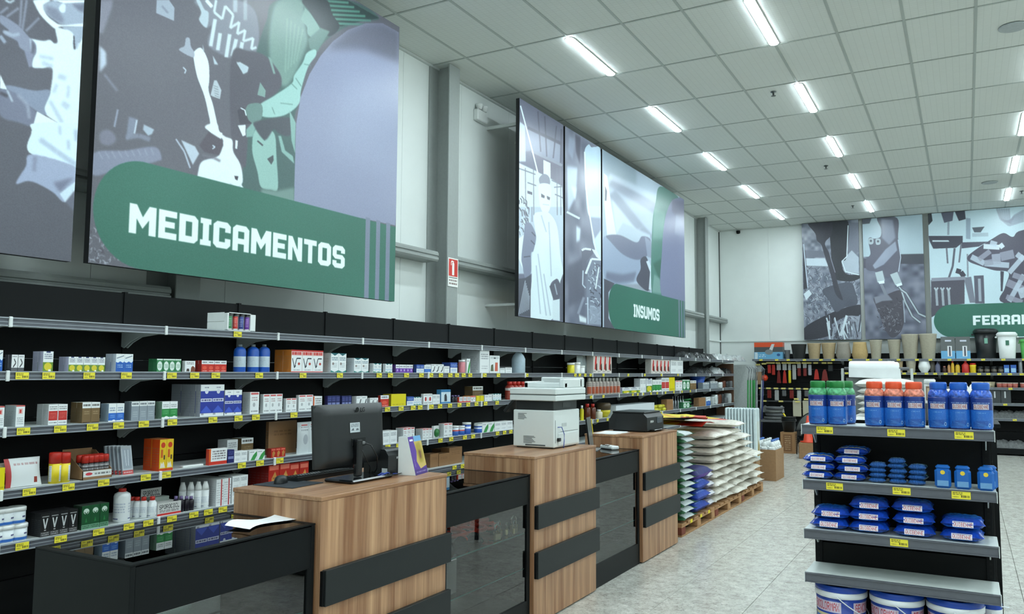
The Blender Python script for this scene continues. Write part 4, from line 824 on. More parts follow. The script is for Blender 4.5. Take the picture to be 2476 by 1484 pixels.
def f_redmid(A): A.rect(0.05, 0.22, 0.95, 0.68, (190, 44, 40)); A.marks(0.1, 0.74, 0.9, 0.93, 2, (110, 112, 116)); A.marks(0.15, 0.3, 0.85, 0.6, 4, (222, 120, 110)); A.marks(0.1, 0.05, 0.9, 0.16, 1, GL)
def f_brown(A): A.rect(0, 0, 1, 0.72, (120, 96, 62)); A.marks(0.1, 0.78, 0.9, 0.95, 1, (70, 66, 60), 0.9, 0.6); A.marks(0.2, 0.4, 0.8, 0.6, 2, (170, 150, 116)); A.rect(0.1, 0, 0.9, 0.05, (60, 44, 30))
def f_bluelow(A): A.rect(0, 0.06, 1, 0.48, (44, 104, 194)); A.marks(0.15, 0.56, 0.85, 0.82, 2, (110, 130, 160)); A.marks(0.2, 0.2, 0.8, 0.4, 2, (150, 190, 236)); A.circ(0.7, 0.04, 0.2, 0.07, (236, 240, 240))
def f_silver(A): A.rect(0, 0, 1, 0.76, (142, 152, 160)); A.marks(0.1, 0.8, 0.9, 0.95, 1, (70, 76, 84), 0.9, 0.7); A.marks(0.2, 0.15, 0.8, 0.5, 3, (176, 186, 192))
def f_greenlow(A): A.rect(0, 0.1, 1, 0.58, (36, 134, 62)); A.marks(0.15, 0.66, 0.85, 0.86, 2, (120, 128, 130)); A.marks(0.15, 0.25, 0.85, 0.5, 3, (130, 196, 140)); A.circ(0.6, 0.07, 0.24, 0.08, (240, 242, 240))
def f_tallblue(A): A.rect(0, 0.1, 1, 0.8, (38, 56, 150)); A.rect(0.05, 0.46, 0.95, 0.56, (222, 226, 238)); A.marks(0.1, 0.47, 0.9, 0.55, 1, (60, 60, 110), 0.9, 0.7); A.circ(0.5, 0.78, 0.14, 0.07, (216, 220, 232)); A.marks(0.3, 0.88, 0.7, 0.94, 1, (96, 100, 120)); A.poly([(0.1, 0.16), (0.5, 0.34), (0.9, 0.16), (0.9, 0.12), (0.1, 0.12)], (66, 92, 196)); A.rect(0.1, 0.05, 0.3, 0.1, (160, 160, 170))
def f_orangeyellow(A): A.rect(0, 0, 1, 1, (224, 188, 36)); A.circ(0.5, 0.82, 0.3, 0.09, (196, 60, 30)); A.rect(0.2, 0.42, 0.5, 0.68, (200, 96, 34)); A.rect(0.6, 0.36, 0.8, 0.5, (70, 50, 40)); A.poly([(0.15, 0.1), (0.25, 0.3), (0.4, 0.22), (0.6, 0.3), (0.85, 0.1)], (232, 224, 208)); A.rect(0, 0, 1, 0.08, (206, 70, 36))
def f_black_v(A): A.rect(0, 0, 1, 1, (26, 27, 28)); A.poly([(0.22, 0.78), (0.36, 0.78), (0.5, 0.48), (0.64, 0.78), (0.78, 0.78), (0.56, 0.34), (0.44, 0.34)], (196, 200, 200)); A.rect(0.15, 0.84, 0.85, 0.88, (150, 152, 152)); A.rect(0, 0, 1, 0.22, (66, 66, 66)); A.marks(0.1, 0.04, 0.9, 0.2, 2, (190, 190, 190)); A.rect(0.4, 0.26, 0.6, 0.3, (190, 190, 190))
def f_green_v(A): A.rect(0, 0, 1, 1, (24, 78, 44)); A.circ(0.5, 0.76, 0.3, 0.12, (196, 214, 200)); A.line([(0.3, 0.74), (0.5, 0.64), (0.7, 0.74)], 0.05, (30, 70, 40)); A.poly([(0.4, 0.3), (0.5, 0.5), (0.62, 0.3)], (44, 120, 66)); A.rect(0, 0, 1, 0.2, (110, 160, 128)); A.marks(0.08, 0.04, 0.92, 0.18, 2, (30, 60, 40))
def f_tallwhite(A): A.rect(0.62, 0, 0.78, 1, (182, 70, 72)); A.marks(0.1, 0.1, 0.55, 0.9, 9, (150, 152, 156), 0.6); A.marks(0.8, 0.2, 0.95, 0.8, 6, (120, 110, 110))
def f_yellow(A): A.rect(0, 0, 1, 1, (224, 208, 20)); A.marks(0.1, 0.05, 0.9, 0.2, 1, (150, 130, 20), 0.6)
def f_drops(A): A.circ(0.5, 0.5, 0.2, 0.2, (178, 40, 40)); A.marks(0.1, 0.8, 0.9, 0.95, 1, GL); A.marks(0.1, 0.05, 0.9, 0.22, 1, GL)
def f_dogblue(A): A.rect(0, 0, 1, 1, (204, 222, 232)); A.rect(0, 0.82, 1, 1, (46, 120, 170)); A.poly([(0.35, 0.15), (0.35, 0.6), (0.5, 0.72), (0.6, 0.5), (0.62, 0.15)], (50, 56, 66)); A.rect(0, 0, 1, 0.1, (60, 130, 180))
def f_navy(A): A.rect(0, 0, 1, 1, (30, 38, 96)); A.rect(0.1, 0.3, 0.9, 0.5, (120, 130, 180)); A.marks(0.1, 0.6, 0.9, 0.9, 2, (90, 100, 160))
def f_whitegreen(A): A.poly([(0.2, 0), (0.5, 0.5), (0.95, 0.9), (1, 0.5), (0.7, 0)], (60, 150, 76)); A.marks(0.1, 0.75, 0.6, 0.92, 1, GL)
def f_redgold(A): A.rect(0, 0, 1, 1, (176, 40, 28)); A.poly([(0.35, 0.1), (0.3, 0.55), (0.6, 0.75), (0.85, 0.5), (0.6, 0.1)], (196, 140, 72)); A.rect(0.1, 0.8, 0.9, 0.94, (214, 110, 90)); A.marks(0.4, 0.2, 0.7, 0.6, 4, (110, 50, 30))
def f_redwhite(A): A.rect(0, 0.0, 1, 0.2, (206, 56, 40)); A.rect(0, 0.2, 0.12, 1, (220, 100, 40)); A.marks(0.2, 0.3, 0.9, 0.9, 4, (90, 80, 84), 0.8)
def f_meat(A): A.rect(0, 0, 1, 1, (214, 206, 200)); A.poly([(0.3, 0.2), (0.35, 0.6), (0.5, 0.95), (0.72, 0.9), (0.7, 0.5), (0.6, 0.2)], (196, 44, 40)); A.poly([(0.55, 0.15), (0.5, 0.45), (0.8, 0.55), (0.85, 0.15)], (74, 44, 36)); A.marks(0.05, 0.05, 0.5, 0.15, 1, GL)
def f_card(A): A.rect(0, 0, 1, 1, (150, 112, 76)); A.marks(0.2, 0.55, 0.8, 0.75, 2, (110, 78, 50), 0.6)
def f_pict(A): A.poly([(0.1, 0.1), (0.15, 0.45), (0.35, 0.5), (0.4, 0.1)], (90, 96, 70)); A.poly([(0.5, 0.1), (0.55, 0.6), (0.8, 0.6), (0.8, 0.1)], (206, 100, 76)); A.rect(0.1, 0.8, 0.9, 0.94, (200, 206, 206)); A.circ(0.5, 0.85, 0.1, 0.04, (60, 60, 66))
KINDS = {  # name: (print, words, category)
 'darkwhite': (f_darkwhite, (70, 72, 78), (60, 62, 66), 'black and white medicine box'), 'yellowfoot': (f_yellowfoot, (176, 178, 200), (226, 226, 232), 'white medicine box with yellow-green foot'),
 'wave': (f_wave, (196, 206, 216), (226, 232, 236), 'blue medicine box with white wave'), 'green1': (f_green1, (40, 104, 64), (206, 224, 212), 'green and white oval-print box'),
 'horse': (f_horse, (226, 228, 226), (232, 232, 230), 'white box with horse picture'), 'red': (f_red, (150, 38, 30), (226, 222, 220), 'red box with white top band'),
 'vbox': (f_vbox, (196, 118, 48), (206, 130, 60), 'white and red box with orange side'), 'teal': (f_teal, (206, 214, 218), (60, 110, 120), 'white box with teal corners'),
 'teal2': (f_teal2, (214, 220, 222), (90, 140, 146), 'small white and teal box'), 'purple': (f_purple, (70, 44, 110), (222, 222, 228), 'purple and white small box'),
 'blue1': (f_blue1, (36, 64, 130), (60, 90, 160), 'blue topped small box'), 'swoosh': (f_swoosh, (206, 208, 210), (226, 228, 228), 'white box with black swoosh'),
 'white': (f_white, (196, 200, 202), (228, 230, 228), 'plain white medicine box'), 'whitered': (f_whitered, (198, 202, 202), (214, 150, 150), 'white box with thin red band'),
 'redlogo': (f_redlogo, (178, 188, 190), (206, 140, 136), 'white box with small red logo'), 'redmid': (f_redmid, (188, 192, 192), (226, 228, 228), 'white box with red middle'),
 'brown': (f_brown, (110, 90, 60), (222, 222, 218), 'brown box with white top'), 'bluelow': (f_bluelow, (150, 172, 190), (226, 230, 232), 'white box with light blue foot'),
 'silver': (f_silver, (118, 128, 136), (200, 206, 208), 'silver grey box with white top'), 'greenlow': (f_greenlow, (120, 150, 130), (226, 230, 228), 'white box with green middle'),
 'tallblue': (f_tallblue, (150, 154, 162), (216, 218, 222), 'tall white and royal blue box'), 'orangeyellow': (f_orangeyellow, (206, 74, 26), (220, 120, 60), 'orange and yellow box with horse print'),
 'black_v': (f_black_v, (34, 35, 36), (40, 40, 42), 'small black box marked V'), 'green_v': (f_green_v, (40, 60, 46), (70, 80, 72), 'small dark green box'),
 'tallwhite': (f_tallwhite, (200, 202, 204), (226, 228, 228), 'tall white box with red stripe'), 'yellow': (f_yellow, (150, 134, 10), (190, 176, 20), 'plain bright yellow box'),
 'drops': (f_drops, (210, 212, 210), (222, 210, 160), 'white box with red drop'), 'dogblue': (f_dogblue, (60, 130, 176), (80, 150, 190), 'tall light blue dog-picture box'),
 'navy': (f_navy, (28, 34, 84), (40, 48, 110), 'navy blue pack'), 'whitegreen': (f_whitegreen, (210, 214, 212), (226, 228, 226), 'white box with green swoosh'),
 'redgold': (f_redgold, (130, 30, 24), (160, 44, 34), 'red and gold box'), 'redwhite': (f_redwhite, (190, 60, 40), (226, 220, 216), 'white and red slanted print box'),
 'meat': (f_meat, (180, 176, 170), (200, 196, 190), 'pink and red treat pack'), 'card': (f_card, (132, 98, 66), (166, 128, 90), 'brown cardboard box'), 'pict': (f_pict, (214, 218, 218), (222, 224, 222), 'white box with small colour picture'),
}
def kmat(k): f, s, t, _ = KINDS[k]; return MATS.get('print_'+k) or pk(k, f, s, t)
SHN = ['top', 'second', 'third', 'fourth', 'fifth']
FU, SU, TU = (0.01, 0.0, 0.44, 1.0), (0.46, 0.0, 0.89, 1.0), (0.92, 0.1, 0.98, 0.9)
def pbox_mesh(kind, w_, d, h):
    k = ('pb', kind, round(w_, 3), round(d, 3), round(h, 3))
    return cached(k, lambda: MB().box(-d, 0.0008, 0, 0, w_-0.0008, h, uvs=[FU, FU, SU, SU, TU, TU]).mesh('printed_carton', kmat(kind)))
def qual(words, n, where):
    return '%s, %s from the left %s' % (words, ORD[n] if n < 16 else 'last', where)
GCOUNT = {}
def group_key(words, s):
    k = (words, s); GCOUNT[k] = GCOUNT.get(k, 0)+1; return GCOUNT[k]
NEAR = {}
def row(s, xs, x0, x1, yt, n, kind, m=1, dz=0.0, dx=0.0, d=None, stack=1, where='', h=None):
    """n boxes side by side and m deep on wall shelf s; pixel columns fix where along the shelf they stand and how tall they are"""
    z = ZS[s]+dz; X = XF-0.012-dx
    ya, yb = yat(x0, X, z), yat(x1, X, z); hh = h or (zat(yt, X, ya)-z)/stack
    if xs is not None: D_ = max(0.03, min(0.36, X-xat(xs, ya, z+hh/2)))
    else: D_ = (d or min(0.10, (yb-ya)/n*1.0))*m
    wd = (yb-ya)/n; dd = D_/m; words = KINDS[kind][3]; me = pbox_mesh(kind, wd, dd-0.001, hh)
    gi = group_key(words, s); grp = '%ses on the %s wall shelf%s' % (words, SHN[s], '' if gi == 1 else ', set %d' % gi)
    if words.endswith('picture') or words.endswith('band') or 'with' in words: grp = '%s cartons, %s wall shelf%s' % (words, SHN[s], '' if gi == 1 else ', set %s' % ORD[gi-1])
    for q in range(stack):
        for r in range(m):
            for i in range(n):
                tot = n*m*stack
                pos = []
                if n > 1: pos.append(ORD[i]+' along')
                if m > 1: pos.append('front row' if r == 0 else ORD[r]+' row back')
                if stack > 1: pos.append(['lower', 'upper', 'uppermost'][q]+' layer')
                lab = words+(', '+', '.join(pos) if pos else '')+', '+SHN[s]+' shelf'
                if where: lab += ' '+where
                base = lab; c = 1
                while lab in USED: c += 1; lab = base+' ('+ORD[c-1]+' set)' if False else base+', '+ORD[c-1]+' set'
                jx, jy = random.uniform(-0.003, 0.0), 0
                o = link('product_box', me, None, (X-r*dd+jx, ya+i*wd, z+q*hh), rz=0)
                tag(o, lab, 'box', grp)
    return ya, yb
def lathe_thing(name, label, cat, parts, X, Y, Z, group=None, seg=18, rz=0.0):
    """parts: list of (part name, profile, material, uv?)"""
    t = thing(name, label, cat, (X, Y, Z), rz, group)
    for pn, prof, m_, uv in parts:
        link(pn, cached(('l', pn, str(prof), m_.name, seg), lambda: MB().lathe(prof, seg, uv=uv).mesh(pn, m_)), t)
    return t
def wy(px, s, dx=0.05): return yat(px, XF-dx, ZS[s])
def hy(py, s, y, dx=0.05): return zat(py, XF-dx, y)-ZS[s]

# --- top shelf: one display box pair with coloured bottles in its window
z = ZS[0]; ya, yb = yat(549, XF-0.012, z), yat(617, XF-0.012, z); hh = zat(754, XF-0.012, ya)-z
t = thing('display_box', 'white double display box with four coloured bottles, top wall shelf', 'box', (XF-0.012, ya, z)); L = yb-ya
ob('carton', MB().box(-0.2, 0, 0, -0.03, L, hh*0.49, bev=0.002).box(-0.2, 0, hh*0.5, -0.03, L, hh, bev=0.002).box(-0.03, 0, 0, 0, 0.012, hh).box(-0.03, L-0.045, 0, 0, L, hh).box(-0.03, 0, hh*0.96, 0, L, hh).box(-0.03, 0, 0, 0, L, 0.006), whitep, t)
for i, c in enumerate(((44, 120, 70), (190, 46, 36), (34, 56, 130), (96, 40, 140))):
    A = Art(64, 96, c); A.rect(0, 0.8, 1, 1, (30, 30, 32)); A.rect(0, 0, 1, 0.08, (220, 220, 220)); A.marks(0.1, 0.2, 0.9, 0.7, 5, (220, 220, 224), 0.6)
    ob('bottle', MB().lathe([(0.015, 0), (0.016, 0.005), (0.016, hh*0.8), (0.012, hh*0.82), (0.012, hh*0.93)], 12, uv=True), art_mat('window_bottle_%d' % i, A), t, (-0.014, 0.03+i*(L-0.075)/3.4, 0.006))
# --- second shelf
row(1, None, -8, 6, 846, 1, 'wave', where='at the picture edge'); row(1, 12, 27, 58, 857, 2, 'darkwhite', 2); row(1, 79, 103, 128, 849, 1, 'yellowfoot', 2, where='by the joint')
row(1, 142, 165, 254, 862, 5, 'yellowfoot', 2); row(1, 255, 279, 321, 855, 2, 'wave', 2); row(1, 359, 379, 438, 867, 4, 'green1', 2)
row(1, 440, 447, 472, 872, 1, 'horse', 1); row(1, 472, 487, 548, 871, 4, 'red', 2)
BB = Art(160, 160, (28, 84, 176)); BB.rect(0, 0.2, 1, 0.62, (200, 214, 222)); BB.marks(0.02, 0.24, 0.98, 0.58, 7, (150, 164, 178), 0.6)
bbm = art_mat('blue_bottle_label', BB, 0.3); capg = mat('grey_cap', (120, 130, 132), 0.4)
for i, (a, b) in enumerate(((565, 597), (598, 628), (628, 651))):
    y = wy((a+b)/2, 1, 0.06); r = (yat(b, XF-0.06, ZS[1])-yat(a, XF-0.06, ZS[1]))/2*0.82 if i < 2 else 0.042; h_ = hy(833, 1, y); r = 0.042
    lathe_thing('blue_bottle', 'blue plastic bottle with white label, %s of three, second wall shelf' % ['left', 'middle', 'right'][i], 'bottle', [('body', [(r*0.95, 0), (r, 0.006), (r, h_*0.76), (r*0.85, h_*0.85), (r*0.4, h_*0.92)], bbm, True), ('cap', [(r*0.36, h_*0.92), (r*0.36, h_), (r*0.3, h_*1.005)], capg, False)], XF-0.07, y, ZS[1], 'three blue bottles')
row(1, 664, 704, 781, 845, 3, 'vbox', 2); row(1, 781, 800, 837, 853, 2, 'teal', 1); row(1, 838, 856, 891, 865, 2, 'teal', 1, where='farther along'); row(1, 893, 903, 923, 878, 2, 'teal2'); row(1, 925, 932, 949, 879, 2, 'teal2', where='farther along')
row(1, 949, 957, 999, 881, 5, 'purple', 1); row(1, 1000, 1007, 1025, 881, 2, 'blue1'); row(1, None, 1026, 1042, 882, 1, 'bluelow'); row(1, None, 1043, 1073, 880, 3, 'swoosh'); row(1, None, 1074, 1087, 885, 1, 'white'); row(1, None, 1089, 1106, 876, 1, 'blue1', where='by the pink jar')
pinkm = mat('pink_jar_plastic', (206, 128, 136), 0.3); lidw = mat('white_lid', (230, 232, 230), 0.35)
y = wy(1116, 1); h_ = hy(870, 1, y)
lathe_thing('pink_jar', 'pink plastic jar standing on the second wall shelf', 'jar', [('body', [(0.034, 0), (0.036, 0.01), (0.036, h_*0.8), (0.03, h_*0.86)], pinkm, False), ('lid', [(0.033, h_*0.84), (0.033, h_), (0.03, h_)], lidw, False)], XF-0.05, y, ZS[1])
row(1, None, 1129, 1137, 867, 1, 'whitegreen'); row(1, 1115, 1160, 1183, 847, 1, 'white', 1, where='beside the pink jar'); row(1, None, 1184, 1208, 859, 1, 'pict')
for i, (a, b, yt) in enumerate(((1209, 1221, 890), (1222, 1238, 888))): row(1, None, a, b, yt, 1, 'white', where='low %s packet' % ('near' if i == 0 else 'far'))
y = wy(1259, 1); h_ = hy(851, 1, y); gal = mat('cloudy_plastic', (190, 210, 222), 0.25, alpha=0.75)
lathe_thing('plastic_gallon', 'cloudy pale blue plastic gallon bottle, empty, second wall shelf', 'bottle', [('body', [(0.075, 0), (0.078, 0.01), (0.078, h_*0.66), (0.06, h_*0.84), (0.032, h_*0.96), (0.03, h_)], gal, False)], XF-0.08, y, ZS[1], seg=24)
yj = mat('yellow_label', (216, 204, 40), 0.4)
for i, (px, yt, c) in enumerate(((1382, 877, yj), (1396, 876, lidw), (1407, 884, lidw))):
    y = wy(px, 1); h_ = hy(yt, 1, y)
    lathe_thing('small_jar', ['small yellow-labelled jar with white lid, second shelf, beside clear bags', 'small white jar next to the yellow-labelled jar', 'smallest white jar in front of the clear bags'][i], 'jar', [('body', [(0.045, 0), (0.047, 0.01), (0.047, h_*0.8)], c, False), ('lid', [(0.05, h_*0.8), (0.05, h_), (0.047, h_)], lidw, False)], XF-0.06, y, ZS[1])
clearm = mat('clear_film_bag', (176, 186, 188), 0.2, alpha=0.55)
def pouch_mesh(key, w_, h, m_, th=0.03, uv=True):
    def f():
        mb = MB()
        def top(sgn): return lambda u, v: (sgn*th*(math.sin(math.pi*min(1, max(0, u)))**0.5)*(math.sin(math.pi*min(1, v*0.9+0.08))**0.7), (u-0.5)*w_*(1-0.06*math.sin(math.pi*v)), v*h)
        mb.grid(top(1), 8, 8); mb.grid(top(-1), 8, 8); return mb.mesh('pouch', m_)
    return cached(('pouch', key), f)
for i, px in enumerate((1410, 1420, 1430)):
    y = wy(px, 1); h_ = hy(860, 1, y); tag(link('clear_bag', pouch_mesh('cb', 0.2, h_, clearm), None, (XF-0.1-0.02*i, y, ZS[1])), 'clear plastic bag of goods, %s of three, second wall shelf' % ORD[i], 'bag', 'clear bags on the second shelf')
row(1, None, 1435, 1479, 857, 4, 'meat', where='beside clear bags')
# --- third shelf
row(2, None, -10, 9, 982, 1, 'redlogo', where='at the picture edge'); row(2, 11, 37, 59, 980, 1, 'redlogo', 1); row(2, 89, 116, 162, 978, 2, 'redmid', 2); row(2, 171, 198, 241, 973, 2, 'brown', 2); row(2, 243, 262, 300, 976, 2, 'bluelow', 2)
row(2, 300, 317, 374, 971, 3, 'silver', 2); row(2, 376, 391, 429, 971, 2, 'greenlow', 2); row(2, 414, 483, 541, 930, 2, 'tallblue', 6); row(2, None, 542, 584, 943, 2, 'tallblue', where='in the shorter pair'); row(2, 586, 604, 626, 948, 1, 'whitered', 1)
row(2, 628, 636, 683, 953, 3, 'whitered', 2, where='middle lot'); row(2, 686, 691, 717, 963, 2, 'whitered', where='short pair'); row(2, 717, 722, 757, 955, 2, 'whitered', 2, where='by the monitor'); row(2, None, 758, 779, 958, 1, 'redwhite', where='by the monitor')
row(2, 785, 792, 822, 957, 3, 'navy'); row(2, 822, 827, 850, 957, 3, 'navy', where='farther along'); row(2, 851, 862, 888, 958, 2, 'swoosh'); row(2, 889, 895, 914, 962, 2, 'swoosh', where='farther along'); row(2, 914, 920, 940, 956, 1, 'red'); row(2, 926, 946, 982, 953, 1, 'yellow', 1)
row(2, None, 984, 1001, 959, 1, 'blue1'); row(2, None, 1001, 1020, 960, 3, 'teal2'); row(2, 1019, 1024, 1045, 952, 2, 'drops'); row(2, None, 1046, 1064, 954, 2, 'white'); row(2, 1056, 1067, 1090, 942, 1, 'dogblue', 1); 
blk = mat('dark_bottle', (30, 28, 36), 0.25); purpc = mat('violet_cap', (120, 104, 150), 0.4)
def minis(s, pxs, yt, r, bm, cm, words, grp, label=None, dx=0.05):
    for i, px in enumerate(pxs):
        y = wy(px, s, dx); h_ = hy(yt, s, y, dx)
        lab = label % (ORD[i]) if label else '%s, %s from the left, %s wall shelf' % (words, ORD[i], SHN[s])
        while lab in USED: lab = lab.replace(' wall shelf', ' wall shelf again')
        lathe_thing('small_bottle', lab, 'bottle', [('body', [(r*0.96, 0), (r, 0.004), (r, h_*0.68), (r*0.8, h_*0.76), (r*0.5, h_*0.8)], bm, True), ('cap', [(r*0.55, h_*0.8), (r*0.55, h_), (r*0.5, h_)], cm, False)], XF-dx, y, ZS[s], grp, seg=14)
minis(2, (1094, 1101, 1108), 955, 0.02, blk, purpc, 'little black bottle', 'little black bottles, third shelf')
row(2, None, 1110, 1138, 960, 3, 'redwhite'); row(2, None, 1138, 1150, 957, 1, 'vbox'); row(2, None, 1143, 1168, 934, 1, 'brown', dx=0.12, where='raised at the back'); row(2, None, 1152, 1170, 957, 2, 'yellow', where='by the third-shelf end'); row(2, None, 1172, 1190, 955, 2, 'white', where='near the copier'); row(2, None, 1192, 1212, 952, 3, 'teal2', where='near the copier')
redm = Art(96, 96, (150, 52, 40)); redm.rect(0, 0.62, 1, 0.8, (214, 208, 204)); redm.marks(0.05, 0.1, 0.95, 0.55, 4, (196, 130, 104), 0.6); redm = art_mat('red_jar_label', redm, 0.35); redc = mat('red_cap', (186, 42, 30), 0.35)
minis(2, [1232+i*10 for i in range(10)], 922, 0.052, redm, redc, 'red jar with red cap', 'red jars behind the copier', 'red capped jar behind the white copier, %s in line')
orm = Art(96, 96, (170, 160, 152)); orm.rect(0.1, 0.1, 0.9, 0.6, (170, 84, 56)); orm.marks(0.1, 0.65, 0.9, 0.9, 2, (110, 100, 96)); orm = art_mat('amber_pack_label', orm, 0.3)
minis(2, [1424+i*8.6 for i in range(9)], 913, 0.042, orm, mat('clear_cap', (190, 190, 186), 0.3), 'amber', 'amber packs right of the copier', 'clear and amber bottle right of the copier, %s along the third shelf')
# --- fourth shelf (left)
whm = Art(128, 128, (226, 230, 230)); whm.rect(0, 0, 0.12, 1, (190, 60, 60)); whm.marks(0.2, 0.7, 0.9, 0.85, 1, (170, 120, 120)); whm.rect(0.75, 0.1, 0.85, 0.3, (150, 60, 50)); whm = art_mat('white_pouch_print', whm, 0.4)
brp = Art(128, 128, (200, 190, 176)); brp.poly([(0.2, 0.1), (0.3, 0.6), (0.8, 0.5), (0.9, 0.1)], (120, 70, 50)); brp = art_mat('brown_pouch_print', brp, 0.4)
y = wy(60, 3); tag(link('pouch', pouch_mesh('wp', 0.19, hy(1108, 3, y)*1.03, whm, 0.028), None, (XF-0.06, y, ZS[3]), ry=-0.2), 'white pouch with red edge leaning on the fourth wall shelf', 'pouch')
y = wy(22, 3); tag(link('pouch', pouch_mesh('bp', 0.13, hy(1120, 3, y), brp, 0.025), None, (XF-0.1, y, ZS[3]), ry=-0.25), 'brown and white pouch leaning behind the white pouch', 'pouch')
row(3, None, -12, 10, 1132, 1, 'yellow')
yt_ = Art(128, 96, (224, 200, 34)); yt_.rect(0.12, 0.1, 0.5, 0.9, (216, 222, 226)); yt_.marks(0.14, 0.15, 0.48, 0.85, 8, (120, 130, 150), 0.6); ytm = art_mat('yellow_tin_label', yt_, 0.35)
for i, px in enumerate((131, 153)):
    y = wy(px, 3); h_ = hy(1093, 3, y); lathe_thing('yellow_tin', 'yellow tin with big red cap, %s of a pair, fourth shelf' % ['left', 'right'][i], 'can', [('body', [(0.031, 0), (0.031, h_*0.64)], ytm, True), ('cap', [(0.0315, h_*0.64), (0.0315, h_*0.97), (0.028, h_)], redc, False)], XF-0.05, y, ZS[3])
cbm = mat('cardboard', (150, 116, 82), 0.8, noise=0.08); tr = Art(128, 48, (218, 220, 216)); tr.rect(0, 0, 1, 0.3, (140, 106, 72)); tr.circ(0.2, 0.65, 0.12, 0.18, (196, 60, 70)); tr.marks(0.4, 0.45, 0.95, 0.8, 1, (90, 90, 90), 0.8, 0.6); trm = art_mat('tray_print', tr, 0.5)
ya, yb = wy(199, 3, 0.02), wy(270, 3, 0.02); L = yb-ya; t = thing('display_tray', 'open cardboard display tray holding red capped cans, fourth shelf', 'display tray', (XF-0.02, ya, ZS[3])); Dp = 0.2; hb = 0.12
ob('tray', MB().box(-Dp, 0, 0, 0, L, 0.004).prism([(-Dp, 0), (0, 0), (0, 0.05), (-Dp*0.8, 0.15), (-Dp, 0.15)], 'y', 0, 0.003).prism([(-Dp, 0), (0, 0), (0, 0.05), (-Dp*0.8, 0.15), (-Dp, 0.15)], 'y', L-0.003, L).box(-Dp, 0, 0, -Dp+0.003, L, 0.16).box(-0.003, 0, 0, 0, L, 0.05), cbm, t)
ob('printed_front', MB().quad([(0.001, 0.003, 0.002), (0.001, L-0.003, 0.002), (0.001, L-0.003, 0.048), (0.001, 0.003, 0.048)], [(0, 0), (1, 0), (1, 1), (0, 1)]), trm, t)
cn = Art(96, 64, (60, 58, 60)); cn.marks(0, 0.3, 1, 0.9, 3, (200, 200, 200)); cnm = art_mat('spray_can_label', cn, 0.3)
for i in range(5):
    for r_ in range(2): lathe_thing('spray_can', 'red capped can in the cardboard tray, %s of its %s row' % (ORD[i], ['front', 'rear'][r_]), 'can', [('body', [(0.02, 0), (0.02, 0.08), (0.014, 0.088)], cnm, True), ('cap', [(0.0195, 0.088), (0.0195, 0.125), (0.016, 0.13)], redc, False)], XF-0.045-r_*0.05, ya+0.028+i*(L-0.056)/4, ZS[3]+0.005, 'cans in the cardboard display tray', seg=14)
bl = Art(96, 128, (176, 184, 190)); bl.rect(0.1, 0.2, 0.9, 0.9, (150, 160, 170)); bl.line([(0.4, 0.3), (0.35, 0.85)], 0.04, (224, 230, 232)); bl.line([(0.6, 0.3), (0.66, 0.85)], 0.04, (224, 230, 232)); bl.rect(0, 0, 1, 0.14, (184, 60, 60)); bl.marks(0.1, 0.03, 0.9, 0.11, 1, (230, 220, 220)); blm = art_mat('blister_card', bl, 0.3)
for i in range(5):
    y = wy(262+i*9, 3, 0.15-0.02*i); tag(ob('blister_pack', MB().box(-0.012, -0.035, 0, 0, 0.035, 0.17, uvs=[(0, 0, 1, 1)]*2+[(0.2, 0.3, 0.25, 0.35)]*4), blm, None, (XF-0.14+0.022*i, y+0.02, ZS[3]), ry=-0.2), 'grey blister card with red foot leaning on the fourth shelf, %s in line' % ORD[i], 'blister pack', 'leaning blister cards')
row(3, 347, 384, 418, 1063, 2, 'orangeyellow', 2); 
tag(ob('label_strip', MB().box(-0.03, 0, 0, 0, 0.16, 0.012, bev=0.003), whitep, None, (XF-0.04, wy(440, 3), ZS[3])), 'loose white label strip lying on the fourth shelf', 'label strip')
row(3, 503, 505, 549, 1086, 1, 'redwhite', 1, where='open carton'); row(3, None, 548, 574, 1064, 1, 'white', dx=0.14, where='card upright at the back'); row(3, None, 550, 566, 1088, 1, 'navy'); row(3, None, 566, 598, 1092, 2, 'white', where='low pair'); row(3, None, 583, 612, 1060, 1, 'brown', dx=0.16, where='at the back'); row(3, None, 602, 640, 1090, 2, 'whitegreen', where='pair'); row(3, None, 655, 690, 1085, 3, 'redgold', where='low trio')
row(3, 644, 648, 716, 1020, 1, 'card', 1, dx=0.16, where='large one', d=0.2)
slp = Art(96, 128, (206, 212, 214)); slp.marks(0.2, 0.7, 0.8, 0.88, 2, (120, 124, 130)); slp.circ(0.5, 0.45, 0.2, 0.16, (170, 176, 182)); slp.rect(0.25, 0.88, 0.75, 0.92, (190, 70, 70)); slm = art_mat('silver_pouch_print', slp, 0.3)
for i, px in enumerate((734, 757)):
    y = wy(px, 3); tag(link('pouch', pouch_mesh('sp', 0.13, 0.235, slm, 0.03), None, (XF-0.06, y, ZS[3])), 'tall silver-white pouch, %s of two, just left of the monitor' % ['left', 'right'][i], 'pouch')
row(3, None, 925, 960, 1043, 2, 'white', where='right of monitor'); row(3, 957, 975, 1003, 1035, 3, 'whitered', 1, where='right of monitor'); row(3, 1005, 1022, 1045, 1037, 3, 'whitered', 1, where='by green blister'); 
gbm = mat('green_blister', (36, 110, 50), 0.3); y = wy(1056, 3); t = thing('round_blister', 'white pack with round green blister on the fourth shelf', 'blister pack', (XF-0.05, y, ZS[3])); ob('card_body', MB().box(-0.03, -0.045, 0, -0.004, 0.045, 0.11, bev=0.003), whitep, t); ob('blister', MB().lathe([(0.04, 0), (0.036, 0.014), (0.001, 0.02)], 18), gbm, t, (-0.004, 0, 0.045), ry=math.pi/2)
row(3, 1060, 1073, 1094, 1024, 2, 'whitered', 1, where='tall pair'); 
